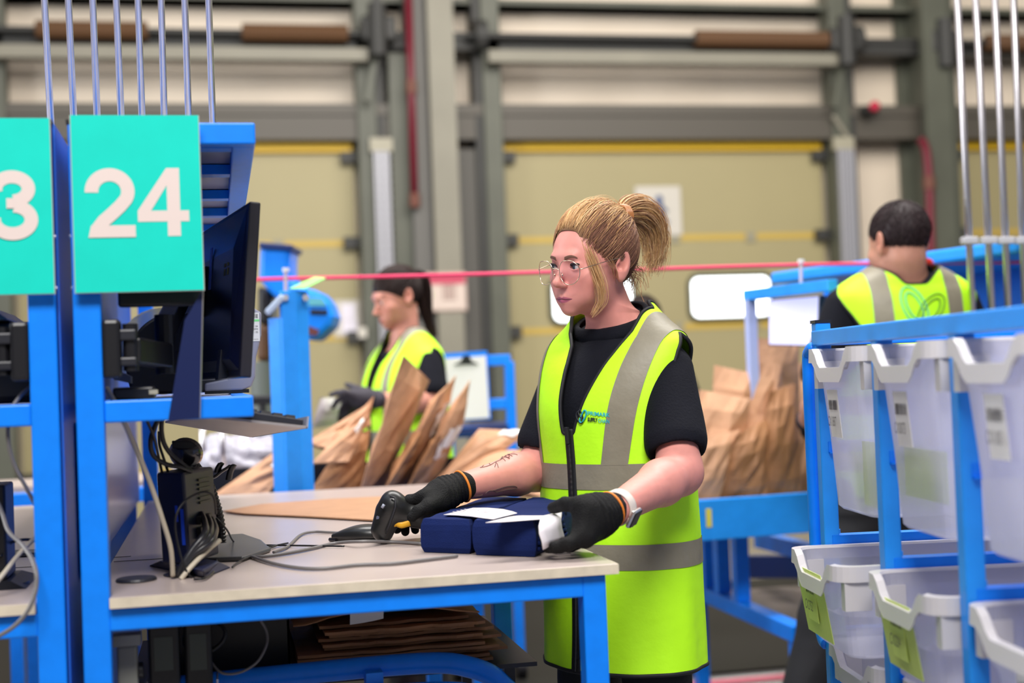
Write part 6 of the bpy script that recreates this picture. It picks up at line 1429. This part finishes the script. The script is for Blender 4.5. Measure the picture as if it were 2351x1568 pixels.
fr_ = fm.build('glasses_frame', GOLD, W1, smooth=True)
for l in ln: MB().face(l).build('lens', GL, fr_)
# vest ---------------------------------------------------------------------
ZIPZ = 1.158
wl1 = lambda z: np.interp(z, [1.15, 1.175, 1.22, 1.30, 1.36, 1.42], [.004, .012, .030, .064, .094, .100])
wr1 = lambda z: np.interp(z, [1.15, 1.175, 1.22, 1.30, 1.335, 1.362, 1.42], [-.020, -.026, -.032, -.038, -.046, -.070, -.09])
vest1 = vest_parts(W1, M1, vt1, ZIPZ, wl1, wr1, (.012, .086, 1.362), bands=((1.046, 1.097), (.888, .938)), strip=(.090, .134), right_out=.034)
vfn = loft_fn(np.array(vt1), wav_vest)
def on_vest(u, v, off=.004):
    p = V(trace(lambda q: vfn(q) - off, M1, u, v, 2.3)); return p
LOGO_T = mat('logo_teal', (0.02, 0.42, 0.52), .6); LOGO_K = mat('logo_black', (0.008, 0.01, 0.016), .6)
def vest_text(st, u0, v0, ux, uy, w, h, m, bold=.02):
    vs, fs = text2d(st, bold); W_, H_ = vs[:, 0].max(), vs[:, 1].max(); g = MB()
    o = np.array([u0, v0]); ex_, ey_ = np.array(ux, float), np.array(uy, float)
    # the lettering lies on the cloth: four corner points on the vest span its patch
    c = [on_vest(*(o + ex_ * a * w + ey_ * b * h)) for b in (0, 1) for a in (0, .5, 1)]
    def at(a, b):
        lo = c[0].lerp(c[1], a * 2) if a < .5 else c[1].lerp(c[2], a * 2 - 1); hi = c[3].lerp(c[4], a * 2) if a < .5 else c[4].lerp(c[5], a * 2 - 1); return lo.lerp(hi, b)
    g.add([at(p[0] / W_, p[1] / H_) for p in vs], fs); return g.build('lettering', m, vest1)
vest_text('PRIMARK', 1349, 953, (1, .09), (.02, -1), 51, 9, LOGO_T, .03)
vest_text('SUPPLY', 1349, 968, (1, .06), (.0, -1), 23, 10, LOGO_K, .05)
vest_text('CHAIN', 1373, 970, (1, .10), (.0, -1), 26, 9, LOGO_T, .02)
for m, pts, w in ((LOGO_K, [(1333, 944), (1328, 947), (1326, 954), (1329, 963), (1335, 971), (1340, 969), (1339, 962), (1333, 953), (1331, 947)], 2.0), (LOGO_T, [(1336, 958), (1341, 947), (1345, 942), (1349, 945), (1348, 954), (1343, 964), (1338, 970), (1334, 968), (1335, 960)], 2.0), (LOGO_K, [(1334, 940), (1338, 948), (1341, 957), (1340, 962)], 1.6)):
    P = [on_vest(a - 3, b, .0045) for a, b in pts]; MB().tube(spline(P, 4), .00115 * w / 2 * 1.5, 6).build('logo_ring', m, vest1, smooth=True)
MB().hexa([on_vest(1319, 1494, .003), on_vest(1346, 1492, .003), on_vest(1346, 1512, .003), on_vest(1319, 1514, .003), on_vest(1319, 1494, .0055), on_vest(1346, 1492, .0055), on_vest(1346, 1512, .0055), on_vest(1319, 1514, .0055)]).build('maker_tag', LOGO_K, vest1)
vest_text('VELTUFF', 1326, 1506, (1, -.03), (0, -1), 42, 7, WHITE, .03)
g = MB(); g.hexa([on_vest(1397, 1127, .004), on_vest(1436, 1125, .004), on_vest(1436, 1140, .004), on_vest(1397, 1140, .004), on_vest(1397, 1127, .006), on_vest(1436, 1125, .006), on_vest(1436, 1140, .006), on_vest(1397, 1140, .006)]); g.build('care_label', WHITE, vest1)
# tattoos along the forearm ------------------------------------------------------
def on_arm(u, v): return trace(lambda q: S1.ev(q) - .0001, M1, u, v, 2.5)
INKT = mat('tattoo_ink', (0.16, 0.10, 0.085), .6)
def tattoo(pxs, r=.0011):
    r *= .6
    P = [V(on_arm(u, v)) for u, v in pxs]; P = [p for p in P if (p - V(CAMP)).length < 3.6]
    if len(P) > 1: MB().tube(spline(P, 4), r, 5).build('tattoo', INKT, W1)
tattoo([(1102, 1073), (1115, 1071), (1128, 1066), (1138, 1060), (1148, 1056), (1158, 1048), (1170, 1042), (1182, 1037)])
for a, b in (((1138, 1060), (1144, 1073)), ((1138, 1060), (1136, 1072)), ((1148, 1056), (1153, 1048)), ((1152, 1052), (1160, 1058)), ((1160, 1047), (1166, 1038)), ((1165, 1044), (1176, 1047)), ((1172, 1042), (1188, 1044)), ((1172, 1041), (1181, 1032)), ((1158, 1049), (1170, 1053)), ((1126, 1067), (1118, 1062)), ((1105, 1073), (1110, 1068))): tattoo([a, ((a[0] + b[0]) / 2 + 1, (a[1] + b[1]) / 2 - 1), b], .0013)
tattoo([(1150, 1052), (1146, 1047), (1150, 1044), (1155, 1048)]); tattoo([(1160, 1045), (1165, 1050), (1170, 1047), (1166, 1041)])
tattoo([(1115, 1133), (1122, 1127), (1132, 1126), (1145, 1122), (1158, 1118), (1170, 1116), (1182, 1116), (1187, 1120), (1178, 1123), (1165, 1124), (1150, 1128)], .0013)
tattoo([(1075, 1140), (1095, 1139), (1108, 1136)], .0014); tattoo([(1132, 1126), (1140, 1130), (1150, 1127)], .0013)
# gloved hands ---------------------------------------------------------------------
def glove(name, wrist, fore, chains, palm, root, rim_m, h=.0019, label=None):
    S = Field(); Wp = [np.array(p, float) for p in wrist]
    for i in range(len(Wp) - 1): S.cone(Wp[i][:3], Wp[i + 1][:3], Wp[i][3], Wp[i + 1][3], .012)
    for a, b, ra, rb, k in palm: S.cone(a, b, ra, rb, k)
    for c in chains:
        for i in range(len(c) - 1): S.cone(c[i][:3], c[i + 1][:3], c[i][3], c[i + 1][3], .005 if i else .010)
    lo, hi = S.bounds(); v, f = S.mesh([np.arange(lo[i], hi[i], h) for i in range(3)])
    axd = Wp[1][:3] - Wp[0][:3]; axd = axd / np.linalg.norm(axd); tt = (v - Wp[0][:3]) @ axd       # knitted cuff ridges
    rad_ = (v - Wp[0][:3]) - tt[:, None] * axd; rl = np.linalg.norm(rad_, axis=1)[:, None]; m = ((tt > .002) & (tt < .05) & (rl[:, 0] < .05))
    v = v + np.where(m[:, None], rad_ / np.maximum(rl, 1e-6) * (.0011 * np.sin(tt * 620))[:, None], 0)
    v = v + np.array([noise.noise_vector(V(p * 55)) for p in v]) * .0011
    o = npmesh(name, v, f, GLOVE, root)
    u = V(axd); a = u.orthogonal().normalized(); b = u.cross(a)
    MB().tube([V(Wp[0][:3]) + (a * math.cos(t) + b * math.sin(t)) * (Wp[0][3] + .0012) - u * .001 for t in np.linspace(0, 2 * math.pi, 28)[:-1]], .0026, 8, closed=True).build('cuff_rim', rim_m, o, smooth=True)
    return o
ORANGE = mat('cuff_orange', (0.72, 0.20, 0.015), .6)
w_ = lambda u, v, D, r: tuple(atD(u, v, D)) + (r,)
p3 = lambda u, v, D: atD(u, v, D)
# right hand over the scanner handle
glove('glove', [w_(1060, 1117, 2.79, .0300), w_(1030, 1128, 2.775, .029), w_(1010, 1135, 2.765, .028)], None,
      [[w_(978, 1140, 2.728, .0135), w_(940, 1149, 2.735, .0108), w_(915, 1170, 2.775, .0098), w_(912, 1216, 2.760, .0085)],
       [w_(978, 1140, 2.750, .0135), w_(945, 1150, 2.775, .0108), w_(930, 1182, 2.800, .0100), w_(930, 1221, 2.775, .0086)],
       [w_(982, 1142, 2.772, .0130), w_(958, 1152, 2.795, .0105), w_(948, 1186, 2.812, .0098), w_(953, 1217, 2.790, .0085)],
       [w_(988, 1146, 2.792, .0120), w_(972, 1156, 2.812, .0098), w_(968, 1186, 2.822, .0088), w_(972, 1208, 2.805, .0078)],
       [w_(1010, 1150, 2.735, .0165), w_(982, 1162, 2.705, .0138), w_(960, 1174, 2.695, .0115), w_(946, 1187, 2.692, .0098)]],
      [(p3(1015, 1135, 2.765), p3(980, 1141, 2.735), .024, .017, .02), (p3(1015, 1135, 2.77), p3(984, 1143, 2.785), .024, .016, .02), (p3(1020, 1140, 2.75), p3(1000, 1155, 2.735), .022, .018, .02)], W1, ORANGE)
# left hand closed on the open end of the bundle
glove('glove', [w_(1402, 1170, 2.470, .0300), w_(1380, 1180, 2.455, .030), w_(1365, 1186, 2.445, .030)], None,
      [[w_(1338, 1232, 2.405, .0140), w_(1304, 1250, 2.385, .0115), w_(1276, 1257, 2.392, .0100), w_(1258, 1259, 2.410, .0085)],
       [w_(1342, 1236, 2.430, .0140), w_(1310, 1252, 2.425, .0115), w_(1284, 1256, 2.440, .0100), w_(1268, 1257, 2.455, .0085)],
       [w_(1348, 1234, 2.455, .0135), w_(1320, 1248, 2.465, .0110), w_(1296, 1250, 2.485, .0095), w_(1280, 1250, 2.500, .0085)],
       [w_(1356, 1228, 2.478, .0125), w_(1330, 1242, 2.495, .0100), w_(1310, 1244, 2.515, .0088), w_(1298, 1243, 2.525, .0078)],
       [w_(1362, 1172, 2.432, .0200), w_(1332, 1160, 2.432, .0155), w_(1298, 1157, 2.455, .0125), w_(1270, 1166, 2.478, .0105)]],
      [(p3(1368, 1186, 2.445), p3(1342, 1230, 2.410), .030, .019, .025), (p3(1370, 1190, 2.455), p3(1352, 1228, 2.470), .030, .018, .025), (p3(1368, 1180, 2.44), p3(1345, 1168, 2.430), .028, .020, .02), (p3(1350, 1170, 2.43), p3(1342, 1225, 2.41), .018, .018, .02)], W1, ORANGE)
# wrist watch
wc = V(atD(1419, 1165, 2.488)); ax_ = (V(toW(J1['el_l'])) - V(toW(J1['wr_l']))).normalized(); a_ = ax_.orthogonal().normalized(); b_ = ax_.cross(a_)
tocam = (V(CAMP) - wc).normalized(); down = V((0, 0, -1)); od = (tocam * .75 + V((CR[0], CR[1], CR[2])) * .35 + down * .55); od = (od - ax_ * od.dot(ax_)).normalized(); sd_ = ax_.cross(od)
RW = .0295
MB().grid([[wc + (od * math.cos(t) + sd_ * math.sin(t)) * (RW + .001) + ax_ * k for k in (-.011, -.0055, 0, .0055, .011)] for t in np.linspace(0, 2 * math.pi, 40)]).build('watch_strap', mat('strap_cream', (0.70, 0.62, 0.56), .5), W1, solid=.003, smooth=True)
wM = Matrix((sd_, ax_, od)).transposed()
wb = MB().obox(wc + od * (RW + .005), (.036, .031, .009), wM).build('watch_case', mat('case_silver', (0.6, 0.58, 0.57), .25, metal=.8), W1, bevel=.004)
MB().obox(wc + od * (RW + .0098), (.031, .026, .0016), wM).build('watch_screen', mat('watch_black', (0.004, 0.004, 0.006), .08), wb, bevel=.0007)
MB().tube([wc + od * (RW + .006) + sd_ * .018 + ax_ * .006, wc + od * (RW + .006) + sd_ * .0205 + ax_ * .006], .0028, 10).build('watch_crown', GOLD, wb)
# ---------------------------------------------------------------- hand scanner held by the right hand, leaning in its cradle
sc_ = thing('barcode_scanner', 'black hand scanner with yellow trigger held in the gloved hand over its cradle', 'scanner', V(atD(880, 1200, 2.735)))
S = Field(); a3 = lambda u, v, D: atD(u, v, D)
S.cone(a3(905, 1160, 2.735), a3(880, 1222, 2.735), .026, .020, .01); S.cone(a3(884, 1175, 2.735), a3(868, 1214, 2.73), .019, .013, .012)
S.cone(a3(898, 1168, 2.735), a3(1008, 1186, 2.752), .023, .024, .012); S.cone(a3(900, 1180, 2.735), a3(1000, 1194, 2.752), .018, .022, .012)
S.ell(a3(899, 1148, 2.735), .018, .010)
lo, hi = S.bounds(.01); v, f = S.mesh([np.arange(lo[i], hi[i], .0021) for i in range(3)])
npmesh('housing', v, f, PLB, sc_)
rim = spline([a3(u, v_, D) for u, v_, D in ((904, 1140, 2.703), (892, 1142, 2.70), (876, 1160, 2.701), (862, 1190, 2.703), (856, 1212, 2.706))], 6)
MB().tube([V(a3(896, 1140, 2.706)), V(a3(908, 1143, 2.702)), V(a3(908, 1165, 2.700)), V(a3(896, 1200, 2.703)), V(a3(886, 1225, 2.706))], .0026, 8).build('rim_seal', INK, sc_, smooth=True)
MB().prism([a3(u, v_, 2.7025) for u, v_ in ((864, 1186), (866, 1184), (871, 1186), (870, 1191), (864, 1192))], V(CF) * -.002).build('badge', mat('badge_grey', (0.09, 0.10, 0.16), .4), sc_)
MB().tube([V(a3(877, 1166, 2.700)), V(a3(882, 1158, 2.700))], .003, 8).build('status_lamp', mat('lamp_lens', (0.3, 0.32, 0.4), .1), sc_, smooth=True)
MB().tube(spline([V(a3(u, v_, 2.722)) for u, v_ in ((903, 1203), (911, 1201), (921, 1205), (931, 1203), (941, 1200))], 5), .0042, 10, flat=1.6).build('trigger', mat('trigger_yellow', (0.75, 0.38, 0.01), .45), sc_, smooth=True)
# ---------------------------------------------------------------- people further back
def cap_hair(root, M, H, hc, hr, line, col, seed, n=500, tie=None, rad=.0016, extra=None):
    R, t, sc = H; rgx = np.random.RandomState(seed); P, F_ = ell_sheet(40); sh = Sheet(hc + P * hr, F_); sh.clip(lambda q: -line(q)); q = np.array(sh.v)
    paths, cols = [], []
    while len(paths) < n:
        d = unit(rgx.normal(0, 1, 3)); p = hc + d * hr
        if line(p[None])[0] < 0: continue
        if tie is not None:
            a, b = unit(d), unit((tie - hc) / hr); om = np.arccos(np.clip(a @ b, -.999, .999)); pts = []
            for s in np.linspace(0, 1, 10):
                e = (np.sin((1 - s) * om) * a + np.sin(s * om) * b) / np.sin(om); pts.append(hc + unit(e) * hr * (1.01 + .04 * math.sin(math.pi * s)))
            paths.append(np.array(pts))
        else:
            T_ = unit(np.cross(np.cross(d, [0, -.4, -1.0]), d)); L = rgx.uniform(.010, .018); paths.append(np.array([p, p + d * hr * .02 + T_ * L * .5, p + d * hr * .02 + T_ * L]))
        cols.append(np.array(col) * rgx.uniform(.6, 1.5))
    if extra: paths += extra[0]; cols += [np.array(col) * rgx.uniform(.6, 1.6) for _ in extra[0]]
    tr_ = lambda x: t + (np.asarray(x) * sc) @ R.T
    npmesh('hair_base', tr_(q), sh.f, HAIRM, root, M=M, colors=np.tile(np.array(col) * .8, (len(q), 1)), solid=.002)
    v, f, c = tubes([tr_(p) for p in paths], [rad] * len(paths), cols); npmesh('hair', v, f, HAIRM, root, M=M, colors=c)
# --- the worker with dark hair, sorting at the clipboard -------------------------------
D2 = 5.45; b2 = atD(930, 900, D2)
W2, M2 = person_root('dark-haired woman in yellow-green vest looking down at a white packet in gloved hands', b2, math.radians(-66), 1.035)
tl2 = to_local(M2); L2 = lambda u, v, D: tl2(atD(u, v, D))
J2 = dict(sh_l=(.155, .005, 1.295), sh_r=(-.155, .005, 1.295), el_l=L2(990, 925, 5.28), wr_l=L2(868, 918, 5.08), el_r=(-.20, -.02, 1.08), wr_r=L2(838, 925, 5.30), neck=(.0, .012, 1.345), slv=(.66, .054, .070))
H2 = (rot(math.radians(-8), math.radians(16), 0), L2(912, 683, D2), .97)
bt2, tt2, vt2 = torso_tables(1.0, 1.05)
skin_body(W2, M2, J2, H2, bt2, ((.60, .27, .20), (.45, .15, .14)), fine=.0034, coarse=.010)
build_clothes(W2, M2, J2, tt2, 1.05, (0, -.002, 1.340, .50), fine=.010); eyes(W2, M2, *H2, iris=(.03, .015, .01))
vest_parts(W2, M2, vt2, 1.12, lambda z: np.interp(z, [1.12, 1.3, 1.42], [.004, .028, .07]), lambda z: np.interp(z, [1.12, 1.3, 1.42], [-.006, -.028, -.07]), (.012, .078, 1.375), bands=((1.0, 1.05), (.845, .895)), strip=(.09, .08), sw=.013, nth=90, nz=100)
hc2, hr2 = np.array([0, .012, .033]), np.array([.078, .099, .089]); tie2 = np.array([0, .10, .07])
ln2 = lambda q: q[:, 2] + .74 * q[:, 1] + .010 + .008 * np.clip(-q[:, 1] / .05, 0, 1)
rg2 = np.random.RandomState(3); ex2 = []
core2 = np.array([p[:] for p in spline([(0, .09, .08), (0, .110, .05), (.0, .112, .0), (0, .104, -.06), (0, .098, -.12), (0, .098, -.19)], 5)])
for i in range(200):
    a, r = rg2.rand() * 6.28, math.sqrt(rg2.rand()); tt = np.linspace(0, 1, len(core2)); w = .022 + .030 * np.sin(np.pi * np.clip(tt + .15, 0, 1)) * (1 - .5 * tt); ex2.append(core2 + np.array([math.cos(a), math.sin(a) * .8, 0]) * (w * r)[:, None])
cap_hair(W2, M2, H2, hc2, hr2, ln2, (.020, .010, .009), 4, 500, tie2, .0018, (ex2,))
for s in (-1, 1):
    R, t, sc = H2; pts = [np.array(t) + R @ (np.array([s * x, -.090 + .02 * ((x - .012) / .04), .020 + .006 * math.sin((x - .012) / .04 * 2.3)]) * sc) for x in (.012, .025, .04, .052)]
    MB().tube([tuple(np.array(M2)[:3, :3] @ p + np.array(M2)[:3, 3]) for p in pts], [.0025, .003, .0026, .0015], 6).build('eyebrow', mat('brow_dark', (0.02, 0.01, 0.008), .7), W2)
GREYG = mat('glove_grey', (0.085, 0.075, 0.105), .75, bump=.3, bscale=300)
_G = GLOVE
GLOVE = mat('glove_two_tone', (0.045, 0.04, 0.055), .75, bump=.3, bscale=300)
glove('glove', [w_(866, 917, 5.08, .034), w_(845, 914, 5.07, .032), w_(830, 912, 5.06, .032)], None,
      [[w_(808, 905, 5.03, .014), w_(790, 900, 5.02, .012), w_(774, 902, 5.03, .010), w_(760, 906, 5.05, .009)], [w_(806, 912, 5.05, .014), w_(786, 912, 5.06, .012), w_(772, 922, 5.08, .010), w_(766, 934, 5.10, .009)], [w_(808, 920, 5.08, .014), w_(792, 926, 5.09, .012), w_(784, 940, 5.11, .010), w_(782, 950, 5.12, .009)], [w_(814, 926, 5.10, .012), w_(800, 936, 5.11, .010), w_(794, 950, 5.12, .009), w_(793, 956, 5.13, .008)],
       [w_(832, 900, 5.06, .017), w_(818, 893, 5.05, .014), w_(806, 887, 5.06, .011), w_(796, 883, 5.07, .009)]], [(p3(832, 912, 5.06), p3(812, 908, 5.04), .034, .02, .02), (p3(832, 914, 5.07), p3(816, 922, 5.08), .032, .02, .02)], W2, GREYG, .0035)
glove('glove', [w_(840, 925, 5.30, .034), w_(825, 925, 5.27, .032), w_(815, 926, 5.25, .032)], None,
      [[w_(800, 930, 5.22, .014), w_(786, 938, 5.20, .012), w_(778, 950, 5.19, .010), w_(774, 958, 5.19, .009)], [w_(802, 934, 5.23, .014), w_(790, 944, 5.21, .012), w_(784, 956, 5.20, .010), w_(780, 964, 5.20, .009)], [w_(806, 936, 5.25, .013), w_(796, 948, 5.23, .011), w_(790, 958, 5.22, .010), w_(788, 966, 5.22, .009)], [w_(810, 936, 5.26, .012), w_(802, 948, 5.25, .010), w_(798, 958, 5.24, .009), w_(796, 964, 5.24, .008)],
       [w_(812, 914, 5.24, .016), w_(800, 910, 5.21, .013), w_(788, 912, 5.19, .011), w_(780, 916, 5.18, .009)]], [(p3(816, 924, 5.25), p3(803, 930, 5.23), .034, .02, .02)], W2, GREYG, .0035)
GLOVE = _G
t = thing('packet', 'white plastic packet held in the dark-haired woman\'s grey gloves', 'packet', V(atD(770, 940, 5.12)))
pq = [V(atD(u, v, D)) for u, v, D in ((716, 985, 5.05), (775, 975, 5.20), (795, 915, 5.22), (735, 912, 5.04))]
pf = lambda s, r, k: pq[0].lerp(pq[1], s).lerp(pq[3].lerp(pq[2], s), r) + V((-.1, -1, .1)) * (k * .035 * math.sin(math.pi * s) ** .7 * math.sin(math.pi * r) ** .7 + .008 * noise.noise(V((s * 6, r * 6, k))))
g = MB(); [g.grid([[pf(i / 10, j / 10, k) for i in range(11)] for j in range(11)]) for k in (1, -.4)]; g.build('sleeve', mat('packet_white', (0.78, 0.74, 0.76), .4), t, smooth=True)
MB().grid([[pf(.3 + .4 * i / 4, .5 + .3 * j / 4, 1) + V((0, -.004, .001)) for i in range(5)] for j in range(5)]).build('label', WHITE, t)
# --- the man seen from behind ---------------------------------------------------------
D3 = 4.4; b3 = atD(2078, 900, D3)
W3, M3 = person_root('dark-haired man seen from behind in yellow-green vest with ring logo and red lanyard', b3, math.radians(176), 1.12)
tl3 = to_local(M3); L3 = lambda u, v, D: tl3(atD(u, v, D))
J3 = dict(sh_l=(.170, .005, 1.300), sh_r=(-.170, .005, 1.300), el_l=(.245, -.02, 1.03), wr_l=(.20, -.24, .98), el_r=(-.255, -.03, 1.05), wr_r=(-.20, -.26, 1.0), neck=(0, .012, 1.34), slv=(.70, .056, .075))
H3 = (rot(math.radians(14), math.radians(8), 0), L3(2064, 558, 4.36), .98)
bt3, tt3, vt3 = torso_tables(1.08, 1.1)
skin_body(W3, M3, J3, H3, bt3, ((.52, .25, .18), (.40, .16, .14)), fine=.003, coarse=.009, male=True, neckr=(.066, .058), wr=.030)
build_clothes(W3, M3, J3, tt3, 1.08, (0, -.002, 1.352, .50), fine=.009, lean=.36)
vt3 = np.array([[.77, *vt3[np.argmin(abs(vt3[:, 0] - .77))][1:]]] + [r for r in vt3 if r[0] > .775])
v3 = vest_parts(W3, M3, vt3, 1.12, lambda z: np.interp(z, [1.12, 1.3, 1.42], [.006, .05, .085]), lambda z: np.interp(z, [1.12, 1.3, 1.42], [-.010, -.045, -.085]), (.018, .098, 1.352), bands=((1.0, 1.05), (.845, .895)), strip=(.10, .105), nth=90, nz=100)
hc3, hr3 = np.array([0, .010, .032]), np.array([.0755, .0955, .0865])
ln3 = lambda q: q[:, 2] + .62 * q[:, 1] - .002 + .02 * np.clip(-q[:, 1] / .05, 0, 1) * 0
cap_hair(W3, M3, H3, hc3, hr3, ln3, (.022, .012, .014), 5, 1500, None, .0011)
vf3 = loft_fn(np.array(vt3), wav_vest); TEALL = mat('logo_pale_teal', (0.12, 0.62, 0.36), .6); OLV = mat('logo_olive_green', (0.13, 0.30, 0.02), .6)
def ring3(cx, cy, rx, ry, ang, m, off=.004):
    P = []
    for k in range(28):
        a = 2 * math.pi * k / 28; x, y = rx * math.cos(a), ry * math.sin(a); P.append(V(trace(lambda q: vf3(q) - off, M3, cx + x * math.cos(ang) - y * math.sin(ang), cy + x * math.sin(ang) + y * math.cos(ang), 3.6)))
    MB().tube(P, .0026, 6, closed=True).build('logo_ring', m, v3, smooth=True)
for rx, ry in ((25, 50), (15, 36)): ring3(2100, 704, rx, ry, math.radians(-28), TEALL); ring3(2138, 712, rx * .95, ry * .85, math.radians(34), OLV)
g = MB(); nk = [np.array(M3)[:3, :3] @ np.array((.084 * math.cos(a), .016 + .082 * math.sin(a), 1.402 + .016 * math.sin(a))) + np.array(M3)[:3, 3] for a in np.linspace(-.3, math.pi + .3, 26)]
MB().grid([[V(p) + V((0, 0, h)) for p in nk] for h in (-.010, .010)]).build('lanyard', mat('lanyard_red', (0.75, 0.035, 0.012), .5), W3, solid=.003, smooth=True)
for sd in ('l', 'r'):
    w = np.array(J3['wr_' + sd]); e = np.array(J3['el_' + sd]); d = unit(w - e); wl_ = lambda p, r: tuple(np.array(M3)[:3, :3] @ np.array(p) + np.array(M3)[:3, 3]) + (r,); s = 1 if sd == 'l' else -1; i_ = np.array([-s * .5, -.6, 0.2])
    ch = [[wl_(w + d * .085 + np.array([0, 0, .030 - .020 * k]), .011), wl_(w + d * .12 + np.array([-s * .01, 0, .026 - .019 * k]), .010), wl_(w + d * .145 + np.array([-s * .025, 0, .022 - .017 * k]), .009), wl_(w + d * .155 + np.array([-s * .040, .005, .020 - .015 * k]), .008)] for k in range(4)]
    ch.append([wl_(w + d * .03 + np.array([-s * .015, 0, .02]), .014), wl_(w + d * .06 + np.array([-s * .035, 0, .03]), .012), wl_(w + d * .085 + np.array([-s * .045, 0, .032]), .010)])
    glove('glove', [wl_(w, .034), wl_(w + d * .02, .032), wl_(w + d * .03, .030)], None, ch, [(np.array(wl_(w + d * .02, 0))[:3], np.array(wl_(w + d * .085 + np.array([0, 0, .02]), 0))[:3], .028, .016, .02), (np.array(wl_(w + d * .02, 0))[:3], np.array(wl_(w + d * .085 + np.array([0, 0, -.02]), 0))[:3], .028, .016, .02)], W3, GREYG, .004)
# --- another dark-haired worker far behind the blonde woman's neck --------------------------
D4 = 6.6; b4 = atD(1484, 900, D4)
W4, M4 = person_root('person with dark hair standing far back, only the head showing behind the blonde woman\'s neck', b4, math.radians(150), 1.0)
tl4 = to_local(M4); L4 = lambda u, v, D: tl4(atD(u, v, D))
J4 = dict(sh_l=(.155, .005, 1.295), sh_r=(-.155, .005, 1.295), el_l=(.22, .01, 1.06), wr_l=(.20, -.18, .95), el_r=(-.22, .01, 1.06), wr_r=(-.20, -.18, .95), neck=(0, .012, 1.345), slv=(.66, .054, .07))
H4 = (rot(0, math.radians(6), 0), np.array([0, -.02, 1.515]), .97)
skin_body(W4, M4, J4, H4, bt2, ((.52, .25, .18), (.40, .16, .14)), fine=.005, coarse=.012)
build_clothes(W4, M4, J4, tt2, 1.0, (0, -.002, 1.345, .5), fine=.013)
vest_parts(W4, M4, vt2, 1.12, lambda z: np.interp(z, [1.12, 1.3, 1.42], [.006, .05, .085]), lambda z: np.interp(z, [1.12, 1.3, 1.42], [-.010, -.045, -.085]), (.012, .078, 1.375), bands=((1.0, 1.05),), nth=70, nz=80, zipper=False)
cap_hair(W4, M4, H4, hc2, hr2 * 1.06, lambda q: q[:, 2] + .74 * q[:, 1] + .03, (.016, .009, .008), 6, 400, np.array([0, .10, -.02]), .002)
